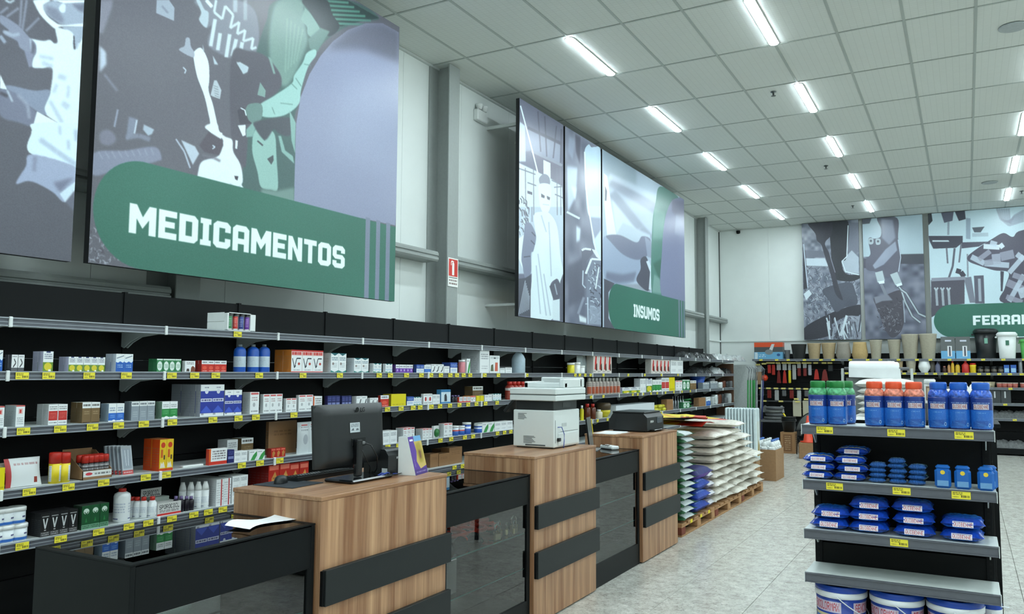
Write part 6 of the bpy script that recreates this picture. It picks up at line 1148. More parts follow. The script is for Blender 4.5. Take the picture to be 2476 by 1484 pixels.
# printer on the third block
t = thing('printer', 'low black office printer on the farthest wooden block', 'printer', (-2.53, 6.985, 1.0605)); D_, L = 0.37, 0.45
ob('body', MB().prism([(-D_, 0.012), (-0.0, 0.012), (-0.0, 0.13), (-0.035, 0.165), (-D_+0.04, 0.165), (-D_, 0.10)], 'y', 0, L), bp_, t); ob('lid', MB().box(-D_+0.03, 0.01, 0.1655, -0.03, L-0.01, 0.182, bev=0.004), bp_, t); ob('foot', MB().box(-D_+0.03, 0.03, 0, -0.03, L-0.03, 0.012), bpg, t)
ob('output_tray', MB().box(0.001, 0.06, 0.012, 0.05, L-0.06, 0.022, bev=0.002), bpg, t); ob('control_panel', MB().box(0.0005, L-0.19, 0.07, 0.006, L-0.05, 0.125, bev=0.002), mat('panel_grey', (84, 92, 98), 0.25), t)
lettering('logo', 'EPSON', whitep, t, (0.001, 0.13, 0.082), 0.028, (HP, 0, HP))
for i in range(2): tag(ob('paper_sheet', MB().box(0, 0, 0, 0.21, 0.297, 0.0015), mat('white_paper', (240, 242, 242), 0.6), None, (-2.90+0.03*i, 6.62+0.02*i, 1.0612+0.0018*i), rz=0.25*i-0.1), ['white paper sheet lying flat in front of the far black printer', 'upper paper sheet, slightly turned, in front of the far printer'][i], 'paper')
# things on the third case
t = thing('acrylic_stand', 'clear acrylic stand with dark and yellow cards on the far case', 'card holder', (-2.78, 6.30, 0.9505), 0.25)
ob('dark_card', MB().box(-0.002, -0.09, 0, 0.0, 0.07, 0.26), bpg, t, ry=-0.12); ob('grey_card', MB().box(0.004, -0.06, 0.01, 0.006, 0.13, 0.27), mat('grey_card', (110, 114, 112), 0.3), t, ry=-0.12); ob('yellow_card', MB().box(0.008, 0.135, 0.12, 0.01, 0.16, 0.25), mat('yellow_card', (226, 206, 40), 0.5), t, ry=-0.12); ob('base', MB().box(-0.02, -0.1, 0, 0.07, 0.16, 0.004), clearm, t)
t = thing('card_reader', 'small white card machine on the far glass case', 'card machine', (-2.68, 6.45, 0.9505), 1.0); ob('body', MB().box(-0.04, -0.1, 0, 0.04, 0.08, 0.03, bev=0.008), whitep, t)
for i in range(3): ob('key', MB().box(-0.042, -0.05+i*0.035, 0.03, -0.02, -0.03+i*0.035, 0.034, bev=0.002), bpg, t)
ob('violet_stripe', MB().box(0.0405, 0.02, 0.005, 0.0415, 0.075, 0.026), mat('violet_stripe', (96, 70, 170), 0.5), t)
# case 2: padlocks, dark packets, red cords
brs = mat('brushed_brass', (206, 190, 140), 0.28, metal=0.75); stl = mat('bright_steel', (220, 220, 214), 0.15, metal=0.8); rdm = mat('red_cord', (214, 56, 36), 0.6)
for i, (y, X, s_) in enumerate(((4.27, -2.50, 1.0), (4.33, -2.52, 1.1), (4.36, -2.56, 0.8), (4.44, -2.53, 0.8), (4.49, -2.50, 0.9), (4.53, -2.53, 1.1))):
    t = thing('padlock', 'small brass padlock with steel shackle in the glass case, %s from the left' % ORD[i], 'padlock', (X, y, 0.587), 0.15*((i*3) % 5-2), 'padlocks in the glass case')
    t.scale = (s_*1.5,)*3; ob('lock_body', MB().box(-0.007, -0.018, 0, 0.007, 0.018, 0.03, bev=0.004), brs, t)
    ob('shackle', MB().tube([(0, -0.012, 0.028), (0, -0.012, 0.05)]+[(0, 0.012*-math.cos(a), 0.05+0.014*math.sin(a)) for a in np.linspace(0.2, math.pi-0.2, 6)]+[(0, 0.012, 0.05), (0, 0.012, 0.028)], 0.003, 6), stl, t)
for i in range(12):
    tag(link('dark_packet', cached('dp', lambda: MB().grid(lambda u, v: ((v-0.5)*0.1, (u-0.5)*0.07, 0.055*math.sin(math.pi*u)**0.5*math.sin(math.pi*v)**0.5), 6, 6).mesh('dark_packet', blackf)), None, (-2.60-0.11*(i % 3), 3.72+0.05*i, 0.588+0.0*(i % 2)), rz=0.3*(i % 4)), 'small shiny black packet on the padlock case shelf, %s from the left' % ORD[i], 'packet', 'black packets in the glass case')
for i in range(8):
    tag(link('red_cord', cached('rc', lambda: MB().tube([(0.05*math.cos(a)*(1+0.2*math.sin(3*a)), 0.045*math.sin(a), 0.016+0.005*a) for a in np.linspace(0, 9, 26)], 0.013, 6).mesh('red_cord', rdm)), None, (-2.68-0.1*(i % 2), 4.10+0.062*i, 0.588), rz=0.5*i), 'coiled red cord on the padlock case shelf, %s from the left' % ORD[i], 'cord', 'red cords in the glass case')
for i, (X, y, z, w_, h_) in enumerate(((-2.72, 5.72, 0.588, 0.3, 0.05), (-2.75, 6.1, 0.588, 0.28, 0.07))):
    t = thing('dark_tray', ['flat black tray of loose parts in the far case, left one', 'black open drawer tray in the far case, right one'][i], 'tray', (X, y, z)); ob('tray', MB().box(-0.12, 0, 0, 0.12, w_, 0.006).box(-0.12, 0, 0, -0.114, w_, h_).box(0.114, 0, 0, 0.12, w_, h_).box(-0.114, 0, 0, 0.114, 0.006, h_).box(-0.114, w_-0.006, 0, 0.114, w_, h_), bpg, t)
for i in range(7):
    tag(link('small_part', cached('spm', lambda: MB().box(-0.03, -0.02, 0, 0.03, 0.02, 0.018, bev=0.006).mesh('small_part', mat('pale_part', (176, 182, 180), 0.4))), None, (-2.56-0.05*(i % 2), 5.68+0.05*(i % 4), 0.367 if i > 3 else 0.587), rz=0.7*i), 'small pale packaged part in the far glass case, %s, %s glass shelf' % (ORD[i % 4], 'lower' if i > 3 else 'upper'), 'part', 'pale packaged parts in the far case')
# ------------------------------------------------------------------ the display rack in the right foreground
GY, GX0, GX1 = 4.8, -0.822, 0.112
GZ = [1.314, 1.008, 0.737, 0.500]
whs = mat('white_shelf_steel', (206, 213, 210), 0.4, noise=0.02)
GD = 0.33
t = thing('display_rack', 'black display rack with grey shelves in the right foreground', 'shelving', (GX0, GY+GD, 0), -HP); W_ = GX1-GX0
for a, b in ((0.10, 0.42), (0.42, 0.62), (0.62, 0.98), (0.98, 1.29)): ob('back_panel', MB().box(0.0, 0.035, a, 0.02, W_-0.03, b-0.004, bev=0.003), black, t)
ob('backing', MB().box(-0.02, 0.03, 0.05, -0.001, W_-0.03, 1.29), black, t)
for y in (0.03, W_-0.035):
    u = ob('upright', MB().box(-0.03, y-0.02, 0, 0.03, y+0.02, 1.30, bev=0.002), black, t)
    ob('slot_row', MB().box(0.0302, y-0.004, 0.1, 0.031, y+0.004, 0.101), bpg, u)
    for k in range(36): link('slot', cached('slot', lambda: MB().box(0, -0.006, 0, 0.0008, 0.006, 0.011).mesh('slot', mat('slot_black', (6, 6, 6), 0.8))), u, (0.0302, y, 0.12+k*0.033))
ob('base_shelf', MB().box(0.02, 0.02, 0.02, GD+0.02, W_-0.02, 0.10, bev=0.003), black, t)
gt = {0: [1994, 2167, 2331], 1: [2018, 2180, 2324], 2: [2174], 3: []}
tagb = MB().box(0, -0.043, 0, 0.003, 0.043, 0.038, uvs=[(0, 0, 1, 1)]+[(0.99, 0.97, 1, 1)]*5).mesh('price_tag', tagm)
for i, z in enumerate(GZ):
    s = ob('shelf', MB().box(0.03, 0.0, -0.03, GD-0.012, W_, 0, bev=0.002), whs, t, (0, 0, z)); ob('end_lip', MB().box(GD-0.012, -0.003, -0.056, GD+0.008, 0.0005, 0.002, bev=0.002), whitep, s); ob('end_lip', MB().box(GD-0.012, W_-0.0005, -0.056, GD+0.008, W_+0.003, 0.002, bev=0.002), whitep, s)
    ob('price_rail', MB().box(GD-0.012, 0.001, -0.052, GD-0.002, W_-0.001, -0.001).box(GD-0.002, 0.001, -0.008, GD+0.004, W_-0.001, -0.002).box(GD-0.002, 0.001, -0.053, GD+0.003, W_-0.001, -0.047), railm, s)
    for px in gt[i]: link('price_tag', tagb, s, (GD-0.001, xat(px, GY, z-0.03)-GX0, -0.046))
    for y in (0.03, W_-0.035): ob('shelf_bracket', MB().prism([(0.03, -0.03), (GD-0.06, -0.03), (GD*0.5, -0.05), (0.06, -0.12), (0.03, -0.12)], 'y', y-0.003, y+0.003), mat('bracket_grey', (142, 148, 147), 0.45), s)
# chlorine pots
def pot_art(name, capc):
    A = Art(300, 260, (24, 52, 128)); A.rect(0, 0.05, 1, 0.62, (34, 104, 196)); A.rect(0, 0.0, 1, 0.05, (18, 34, 92))
    for k in range(26): A.poly([(A.rs.rand(), A.rs.uniform(0.06, 0.3)), (A.rs.rand(), A.rs.uniform(0.06, 0.3)), (A.rs.rand(), A.rs.uniform(0.06, 0.26))], (24, 72, 160) if k % 2 else (60, 130, 206), 0.35)
    A.a = np.where((vnoise(260, 300, 9, A.rs)[..., None] > 0.72) & (np.arange(260)[:, None, None] < 150), A.a*0.8+np.array((90, 160, 220))*0.2, A.a)
    A.rect(0.16, 0.64, 0.84, 0.80, (206, 204, 214)); A.text(0.19, 0.66, 0.81, 0.78, 'QUIBENNE', (150, 60, 50)); A.marks(0.1, 0.81, 0.9, 0.86, 1, (170, 190, 220), 0.8); A.marks(0.3, 0.5, 0.7, 0.56, 1, (120, 170, 220), 0.6)
    A.circ(0.85, 0.16, 0.06, 0.06, (150, 190, 226)); A.circ(0.85, 0.16, 0.035, 0.035, (40, 90, 170))
    return art_mat(name, A, 0.22, 0.6)
potm = pot_art('pool_pot_label', None)
caps = {'green': mat('green_cap', (32, 122, 56), 0.35), 'orange': mat('orange_cap', (226, 84, 46), 0.35), 'blue': mat('blue_cap', (30, 92, 186), 0.3)}
shl = {'green': mat('green_neck_film', (92, 170, 122), 0.14, noise=0.5, scale=60), 'orange': mat('orange_neck_film', (226, 132, 110), 0.14, noise=0.5, scale=60), 'blue': mat('blue_neck_film', (58, 96, 190), 0.14, noise=0.5, scale=60)}
def pool_pot(px, Y, colr, label, grp):
    z = GZ[0]; x = xat(px, Y, z+0.05); R = 0.0525; h_ = 0.245
    t = thing('pool_pot', label, 'pot', (x, Y, z), -math.pi/6+random.uniform(-0.15, 0.15), grp)
    link('body', cached('ppb', lambda: MB().lathe([(R*0.9, 0), (R*0.97, 0.006), (R*0.93, 0.012), (R, 0.018), (R, h_*0.66), (R*0.985, h_*0.68)], 28, uv=True).mesh('body', potm)), t)
    link('shoulder', cached(('pps', colr), lambda: MB().lathe([(R*0.985, h_*0.68), (R*0.98, h_*0.72), (R*0.93, h_*0.77), (R*0.86, h_*0.80), (R*0.76, h_*0.84), (R*0.70, h_*0.85)], 28).mesh('shoulder', shl[colr])), t)
    link('cap', cached(('ppc', colr), lambda: MB().lathe([(R*0.76, h_*0.845), (R*0.79, h_*0.86), (R*0.79, h_*0.965), (R*0.72, h_)], 28).mesh('cap', caps[colr])), t)
for i, px in enumerate((1979, 2025)): pool_pot(px, 4.87, 'green', 'blue pot with green cap, %s one at the front left of the rack' % ['left', 'right'][i], 'green capped pots')
for i, (px, Y) in enumerate(((2022, 4.99), (2046, 5.02))): pool_pot(px-4+i*4, Y, 'green', 'blue pot with green cap in the rear row, %s' % ['hidden behind the front pots', 'peeping out at their right'][i], 'green capped pots')
for i, px in enumerate((2116, 2163, 2212)): pool_pot(px, 4.87, 'orange', 'blue pot with orange cap on top shelf, %s of three' % ['left', 'middle', 'right'][i], 'orange capped pots')
for i, px in enumerate((2271, 2320, 2374)): pool_pot(px, 4.87, 'blue', 'blue pot with blue cap on top shelf, %s of three' % ['left', 'middle', 'right'][i], 'blue capped pots')
# pillow bags
def pillow(L, W, Hh, seed, m_, nu=14, nv=10, pinch=0.82, wr=0.05):
    """a filled bag: long axis y, front edge +x, lying flat from z=0 to Hh"""
    rs = np.random.RandomState(seed); N = rs.rand(nv+1, nu+1)-0.5; N2 = rs.rand(nv+1, nu+1)-0.5
    def sh(u, v, s_):
        a, b = abs(2*u-1), abs(2*v-1); th = max(0, (1-a**3.2))**0.45*max(0, (1-b**3.0))**0.45; j, i = int(round(v*nv)), int(round(u*nu))
        ed = 1-(1-pinch)*(1-abs(2*u-1)**2)*0.3*(b**4); z = Hh*0.46+s_*Hh*(0.5 if s_ > 0 else 0.46)*th*(1+wr*2.2*N[j, i])
        return ((v-0.5)*W*ed+N2[j, i]*W*wr*0.4, (u-0.5)*L*(1-0.07*(1-b**2)*a**4)+N[j, i]*L*wr*0.25, max(0.0, z))
    return MB().grid(lambda u, v: sh(u, v, 1), nu, nv).grid(lambda u, v: sh(u, 1-v, -1), nu, nv).mesh('bag_body', m_)
def bagart(name, fn, rough=0.28, bg=(28, 80, 180)):
    A = Art(256, 192, bg); fn(A); n = vnoise(192, 256, 12, A.rs)-0.5; A.a = A.a*(1+n[..., None]*0.35); return art_mat(name, A, rough, 0.6)
def fb(A):
    A.rect(0, 0, 1, 1, (28, 84, 190)); A.poly([(0.1, 0.1), (0.9, 0.2), (0.8, 0.7), (0.2, 0.6)], (84, 164, 230), 0.8, soft=14); A.poly([(0.2, 0.4), (0.8, 0.5), (0.6, 0.85), (0.3, 0.8)], (28, 96, 196), 0.9, soft=10); A.rect(0, 0.84, 1, 1, (20, 62, 164)); A.rect(0, 0, 1, 0.07, (20, 54, 140))
def fs(A): fb(A); A.rect(0, 0.78, 1, 0.84, (206, 206, 120)); A.rect(0, 0.1, 1, 0.13, (190, 206, 140))
def fsm(A): A.rect(0, 0, 1, 1, (44, 88, 150)); A.poly([(0.1, 0.1), (0.9, 0.2), (0.8, 0.7), (0.2, 0.6)], (110, 160, 200), 0.7, soft=12); A.rect(0, 0.2, 1, 0.3, (110, 150, 90)); A.marks(0.1, 0.5, 0.9, 0.8, 3, (180, 206, 230), 0.7)
bigm, smm, tinym = bagart('blue_bag_print', fb, 0.2), bagart('blue_striped_bag_print', fs, 0.2), bagart('small_blue_bag_print', fsm, 0.15)
A = Art(220, 64, (226, 226, 232)); A.text(0.05, 0.12, 0.95, 0.78, 'QUIBENNE', (176, 56, 66)); A.poly([(0.04, 0.84), (0.96, 0.84), (0.96, 0.92), (0.04, 0.92)], (70, 80, 130)); qb = art_mat('bag_name_label', A, 0.3)
A = Art(160, 48, (216, 214, 220)); A.text(0.08, 0.2, 0.92, 0.75, 'QUIBENNE', (170, 80, 90)); qs = art_mat('small_bag_name_label', A, 0.3)
def pbag(kind, x, Y, z, label, grp, seed, rz=-HP, L=0.2, W=0.22, Hh=0.062, lab=None):
    m_ = {'big': bigm, 'stripe': smm, 'tiny': tinym}[kind]
    t = thing('pool_bag', label, 'bag', (x, Y, z), rz, grp)
    link('bag_body', cached(('pb', kind, seed % 3, L), lambda: pillow(L, W, Hh, seed % 3+11, m_, wr=0.09)), t)
    if lab: link('name_label', cached(('nl', lab.name, L), lambda: MB().grid(lambda u, v: (W/2*0.965-0.012*v*v+0.004, (u-0.5)*L*0.46, Hh*(0.26+0.44*v)), 6, 3).mesh('name_label', lab)), t)
    return t
sk3 = [(2007, [0, 0.058]), (2102, [0, 0.06, 0.12]), (2209, [0, 0.06, 0.125]), (2329, [0, 0.062])]
for i, (px, zs_) in enumerate(sk3):
    for k, dz in enumerate(zs_): pbag('big', xat(px+random.uniform(-2, 2), 4.84, GZ[2]+0.03), 4.93, GZ[2]+dz+0.0005, 'big blue pool chemical bag, %s in %s stack from the left' % (['bottom', 'middle', 'top'][k] if len(zs_) == 3 else ['bottom', 'top'][k], ORD[i]), 'blue bags on the third rack shelf', i*3+k, L=0.205, Hh=0.066 if k == len(zs_)-1 else 0.062, lab=qb, rz=-HP+random.uniform(-0.05, 0.05))
for i, (px, n) in enumerate(((1979, 3), (2056, 4))):
    for k in range(n): pbag('stripe', xat(px+(3 if k % 2 else -2), 4.84, GZ[1]+0.03), 4.93+(0.05 if k == 3 else 0), GZ[1]+k*0.045+0.0005, 'blue bag with yellow stripe, %s of the %s stack' % (['lowest', 'second', 'third', 'top'][k], ['left', 'right'][i]), 'striped blue bags', i*4+k, L=0.168, W=0.2, Hh=0.05, lab=qs, rz=-HP+random.uniform(-0.06, 0.06))
for i, (px, n) in enumerate(((2121, 4), (2170, 5), (2219, 4))):
    for k in range(n): pbag('tiny', xat(px+random.uniform(-3, 3), 4.86, GZ[1]+0.03), 4.90, GZ[1]+k*0.027+0.0005, 'small shiny blue packet, %s in %s small stack' % (['lowest', 'second', 'third', 'fourth', 'top'][k], ['left', 'middle', 'right'][i]), 'small blue packets', i*5+k, L=0.088, W=0.11, Hh=0.031, rz=-HP+random.uniform(-0.2, 0.2))
jg = mat('blue_jug_plastic', (28, 98, 178), 0.3, noise=0.04); sun_ = mat('sun_yellow', (226, 196, 60), 0.4); lbl = mat('jug_label_blue', (110, 160, 206), 0.35)
for i, px in enumerate((2280, 2328, 2384)):
    for r_ in range(1 if i < 2 else 2):
        Y = 4.855+r_*0.1; z = GZ[1]; x = xat(px+(8 if r_ else 0), Y, z+0.05); t = thing('blue_jug', 'squat blue plastic jug with yellow sun, %s%s' % (['left', 'middle', 'right'][i], ' of three' if not r_ else ', standing behind it'), 'jug', (x, Y, z), -HP, 'blue jugs on the rack')
        link('body', cached('jug', lambda: MB().box(-0.035, -0.038, 0, 0.035, 0.038, 0.10, bev=0.012).box(-0.028, -0.034, 0.095, 0.028, 0.034, 0.118, bev=0.010).mesh('body', jg)), t)
        link('sun_mark', cached('sunm', lambda: MB().lathe([(0.011, 0), (0.011, 0.0008)], 16).mesh('sun_mark', sun_)), t, (0.0352, 0, 0.082), ry=HP); link('jug_label', cached('jl', lambda: MB().box(0.035, -0.026, 0.012, 0.0362, 0.026, 0.04).mesh('jug_label', lbl)), t)
# buckets
A = Art(300, 200, (24, 60, 150)); A.rect(0.0, 0.62, 1, 0.68, (190, 180, 140)); A.rect(0, 0, 1, 0.62, (60, 110, 180)); A.rect(0.12, 0.72, 0.88, 0.94, (190, 176, 190)); A.text(0.16, 0.75, 0.84, 0.91, 'GENCOLORMAX', (170, 60, 70)); A.rect(0.05, 0.1, 0.22, 0.55, (150, 190, 196)); A.marks(0.3, 0.2, 0.9, 0.5, 4, (150, 190, 230)); A.circ(0.9, 0.6, 0.05, 0.08, (220, 226, 230)); bkm = art_mat('bucket_label', A, 0.3)
bw = mat('bucket_white', (228, 232, 234), 0.3, noise=0.01); bb = mat('bucket_lid_blue', (22, 66, 160), 0.25, noise=0.03); ylm = mat('yellow_bucket_tag', (226, 200, 60), 0.5)
def bucket(x, Y, label, r=0.137, z0=0.10, h_=0.335):
    t = thing('bucket', label, 'bucket', (x, Y, z0), 0.9, 'pool chemical buckets on the rack base')
    ob('body', MB().lathe([(r*0.86, 0), (r*0.88, 0.01), (r*0.96, h_*0.80)], 36, uv=True), bkm, t); ob('collar', MB().lathe([(r*0.96, h_*0.80), (r*1.0, h_*0.81), (r*1.01, h_*0.895), (r*0.97, h_*0.90)], 36), bw, t)
    l = ob('lid', MB().lathe([(r*0.99, h_*0.90), (r*1.0, h_*0.91), (r*1.0, h_*0.985), (r*0.96, h_), (r*0.92, h_*0.995), (r*0.90, h_*0.955), (0.001, h_*0.95)], 36, cap=False), bb, t); ob('lid_seal', MB().box(-0.02, -0.008, h_*0.952, 0.02, 0.008, h_*0.956), bw, l, (0.02, -0.06, 0), rz=-0.9)
    ob('handle', MB().tube([(r*1.03*math.cos(a), r*1.03*math.sin(a), h_*0.84-0.11*math.sin(a-(-1.2)) if 0 < a+1.2 < math.pi else h_*0.84) for a in np.linspace(-1.2, -1.2+math.pi, 16)], 0.003, 6), bw, t, rz=-1.3)
for i, px in enumerate((2033, 2168, 2309)): bucket(xat(px, 4.95, 0.42), 4.95, 'white bucket with blue lid under the lowest shelf, %s of three' % ['left', 'middle', 'right'][i])
bucket(xat(2408, 5.06, 0.4)-0.02, 5.07, 'smaller white bucket half hidden at the right end of rack base', r=0.05, h_=0.3)
# ------------------------------------------------------------------ pallets of sacks beyond the counter
pw = mat('pallet_pine', (168, 128, 88), 0.8, noise=0.22, scale=9); rb = mat('red_brown_block', (118, 60, 42), 0.8, noise=0.15, scale=12)
def pallet(y, label):
    t = thing('pallet', label, 'pallet', (-2.47, y, 0), 0, 'wooden pallets under the sacks')
    for k in range(6): link('deck_slat', cached('ds', lambda: MB().box(-0.95, 0, 0.108, 0, 0.14, 0.128, bev=0.003).mesh('deck_slat', pw)), t, (0, 0.01+k*0.206, 0))
    for k in range(3):
        for x in (-0.05, -0.47, -0.89): link('block', cached(('blk', k == 0), lambda: MB().box(-0.05, 0, 0.02, 0.05, 0.12, 0.09, bev=0.003).mesh('block', pw if k else rb)), t, (x, 0.0+k*0.53, 0))
    for x in (0, -0.42, -0.84):
        link('bottom_board', cached('bb', lambda: MB().box(-0.1, 0, 0, 0, 1.18, 0.018, bev=0.002).mesh('bottom_board', pw)), t, (x, 0, 0)); link('stringer', cached('st', lambda: MB().box(-0.1, 0, 0.09, 0, 1.18, 0.107, bev=0.002).mesh('stringer', pw)), t, (x, 0, 0))
    return t
P1, P2, P3 = pallet(7.78, 'nearest wooden pallet, under the green-edged sacks'), pallet(8.99, 'middle wooden pallet, under tall stacks of cream sacks'), pallet(10.20, 'farthest wooden pallet, next to the bottle carton')
for q, y in enumerate((0.28, 0.62, 0.92)): ob('yellow_sticker', MB().box(0.0, y, 0.095, 0.002, y+0.07, 0.128), mat('yellow_card', (226, 206, 40), 0.5), P1)
def sart(name, fn, bg): A = Art(200, 160, bg); fn(A); n = vnoise(160, 200, 7, A.rs)-0.5; A.a = A.a*(1+n[..., None]*0.12); return art_mat(name, A, 0.55, 0.4)
def sg_(A): A.rect(0, 0, 1, 0.3, (20, 78, 38)); A.rect(0, 0.7, 1, 1, (20, 78, 38)); A.rect(0.25, 0.3, 0.75, 0.7, (120, 160, 130)); A.rect(0, 0.2, 0.12, 0.8, (196, 204, 204)); A.marks(0.2, 0.06, 0.8, 0.14, 1, (190, 206, 190))
def sc2(A): A.rect(0.2, 0.2, 0.8, 0.8, (190, 186, 176)); A.marks(0.25, 0.3, 0.75, 0.7, 3, (120, 120, 116), 0.6); A.rect(0, 0, 0.06, 1, (222, 218, 208))
def sb(A): A.rect(0, 0, 1, 1, (30, 64, 160)); A.poly([(0.2, 0.5), (0.8, 0.4), (0.7, 0.9), (0.3, 0.9)], (70, 110, 200), soft=8); A.marks(0.2, 0.75, 0.8, 0.92, 2, (190, 206, 236), 0.7)
def sp_(A): A.rect(0, 0, 1, 1, (92, 56, 150)); A.rect(0, 0.6, 1, 1, (36, 40, 104)); A.marks(0.2, 0.3, 0.8, 0.55, 2, (200, 196, 216), 0.8); A.rect(0.7, 0.2, 0.9, 0.5, (190, 190, 206))
def sgp(A): A.rect(0, 0, 1, 1, (140, 134, 150)); A.marks(0.1, 0.2, 0.9, 0.8, 3, (90, 84, 110), 0.6); A.rect(0, 0.92, 1, 1, (220, 220, 224))
SM = {'green': sart('green_edged_sack', sg_, (184, 194, 190)), 'cream': sart('cream_sack', sc2, (206, 200, 188)), 'blue': sart('blue_sack', sb, (30, 64, 160)), 'purple': sart('purple_sack', sp_, (92, 56, 150)), 'greyp': sart('grey_violet_sack', sgp, (140, 134, 150))}
def sack(kind, x0, x1, y0, y1, z, h_, label, grp, seed, alongx=True, jit=0.012):
    L = (x1-x0) if alongx else (y1-y0); W = (y1-y0) if alongx else (x1-x0)
    me = cached(('sack', kind, seed % 3, round(L, 2), round(W, 2), round(h_, 3)), lambda: pillow(L, W, h_, 31+seed % 3, SM[kind], 14, 10, wr=0.06))
    r = random.uniform(-0.03, 0.03); x = (x0+x1)/2+random.uniform(-jit, jit)
    o = link('sack', me, None, (x, (y0+y1)/2+random.uniform(-jit, jit)*0.4, z), rz=(HP if alongx else 0)+r); tag(o, label, 'sack', grp)
NW = ['bottom', 'second', 'third', 'fourth', 'fifth', 'sixth', 'seventh', 'eighth', 'ninth', 'tenth', 'eleventh', 'twelfth', 'thirteenth', 'top']
random.seed(11)
for k in range(14): sack('green', -3.12, -2.45, 7.80, 8.28, 0.129+k*0.063, 0.068, 'green-edged grey sack, %s from the pallet up, beside the last wooden block' % (NW[k] if k < 13 else 'topmost'), 'green-edged sacks on the nearest pallet', k)
for k in range(3): sack('blue', -2.85, -2.47, 8.32, 8.80, 0.129+k*0.115, 0.125, 'blue sack in the low pile on the nearest pallet, %s' % NW[k], 'blue sacks', k, False)
sack('purple', -2.87, -2.46, 8.30, 8.84, 0.475, 0.14, 'purple and navy sack on top of the blue sacks', None, 1, False)
for k in range(4): sack('greyp', -2.80, -2.48, 8.80, 9.03, 0.129+k*0.10, 0.105, 'grey-violet sack in the narrow pile beside the blue sacks, %s' % NW[k], 'grey-violet sacks', k, False)
for c, (ya, yb, n, nm) in enumerate(((9.02, 9.42, 9, 'first'), (9.42, 9.82, 9, 'second'), (9.86, 10.30, 10, 'third'), (10.30, 10.74, 8, 'fourth'), (10.78, 11.30, 5, 'fifth'))):
    for k in range(n): sack('cream', -3.22+0.02*(k % 2), -2.44, ya, yb, 0.129+k*0.089, 0.098, 'cream sack, %s layer of the %s cream stack behind the blue sacks' % (NW[k], nm), 'cream sacks on the pallets', k+c*2, jit=0.025)
A = Art(256, 128, (228, 206, 44)); A.poly([(0, 0.5), (1, 0.8), (1, 1), (0, 1)], (196, 60, 40)); A.line([(0.1, 0.3), (0.5, 0.45), (0.9, 0.2)], 0.06, (200, 60, 40)); A.marks(0.2, 0.5, 0.9, 0.7, 2, (70, 50, 40), 0.8); ysm = art_mat('yellow_card_print', A, 0.4)
for i, (x, y, z, r, ry) in enumerate(((-2.80, 8.88, 1.045, 0.12, 0.03), (-2.92, 9.30, 1.082, -0.3, 0.02), (-2.78, 8.70, 1.12, 0.3, 0.02))):
    tag(ob('poster_card', MB().grid(lambda u, v: (-0.3+0.6*v, -0.5+u, 0.03*math.sin(u*4+i)*v), 10, 4), ysm, None, (x, y, z), r, ry=ry), 'yellow and red printed card lying on top of the sacks, %s' % ['nearest', 'farthest', 'the upper middle one'][i], 'card', 'yellow cards on the sacks')

# carton of white bottles, heater, cartons and garden things beyond the pallets
cbm2 = mat('cardboard', (150, 116, 82), 0.8)
t = thing('carton', 'tall open brown carton filled with white bottles beyond the pallets', 'box', (-2.98, 12.5, 0)); ob('carton_wall', MB().box(0, 0, 0, 0.46, 0.006, 0.46), cbm2, t); ob('carton_wall', MB().box(0.455, 0.006, 0, 0.46, 0.6, 0.46), cbm2, t); ob('carton_wall', MB().box(0, 0.006, 0, 0.005, 0.6, 0.46), cbm2, t); ob('carton_wall', MB().box(0.005, 0.594, 0, 0.455, 0.6, 0.46), cbm2, t); ob('carton_floor', MB().box(0.006, 0.007, 0, 0.454, 0.593, 0.006), cbm2, t)
wj = Art(96, 96, (226, 230, 234)); wj.rect(0.3, 0.1, 0.7, 0.6, (150, 70, 96)); wj = art_mat('jug_side_print', wj, 0.3)
for i in range(4):
    for j in range(4):
        t = thing('white_jug', 'white plastic jug in the tall carton, %s row, %s from the left' % (ORD[j], ORD[i]), 'jug', (-2.92+i*0.112, 12.58+j*0.14, 0.30), 0, 'white jugs in the carton')
        link('body', cached('wjug', lambda: MB().box(-0.045, -0.055, 0, 0.045, 0.055, 0.2, bev=0.015, ).lathe([(0.045, 0.19), (0.03, 0.25), (0.016, 0.28)], 12).mesh('body', whitep)), t); link('cap', cached('wjc%d' % (i % 2), lambda: MB().lathe([(0.02, 0.275), (0.02, 0.305)], 12).mesh('cap', mat('pale_blue_cap', (80, 120, 190), 0.4) if i % 2 else whitep)), t); link('print', cached('wjp', lambda: MB().quad([(-0.03, -0.0555, 0.06), (0.03, -0.0555, 0.06), (0.03, -0.0555, 0.17), (-0.03, -0.0555, 0.17)], [(0, 0), (1, 0), (1, 1), (0, 1)]).mesh('print', wj)), t)
hw = mat('heater_white', (206, 220, 222), 0.3); t = thing('oil_heater', 'white finned panel heater standing behind the sack stacks', 'heater', (-3.14, 12.1, 0), 0.0)
for k in range(9): link('fin', cached('fin', lambda: MB().box(-0.018, -0.10, 0.35, 0.018, 0.10, 1.09, bev=0.014).mesh('fin', hw)), t, (0.018+k*0.045, 0, 0))
ob('end_cover', MB().box(0.41, -0.11, 0.33, 0.46, 0.11, 1.09, bev=0.012), hw, t); ob('support_box', MB().box(0.0, -0.12, 0, 0.45, 0.12, 0.33), cbm2, t)
A = Art(64, 128, (206, 214, 206)); A.poly([(0.1, 0), (0.5, 0.5), (0.9, 0.3), (0.9, 0)], (150, 130, 70)); ob('side_print', MB().quad([(0.4605, -0.09, 0.4), (0.4605, 0.09, 0.4), (0.4605, 0.09, 0.9), (0.4605, -0.09, 0.9)], [(0, 0), (1, 0), (1, 1), (0, 1)]), art_mat('heater_sticker', A, 0.4), t)
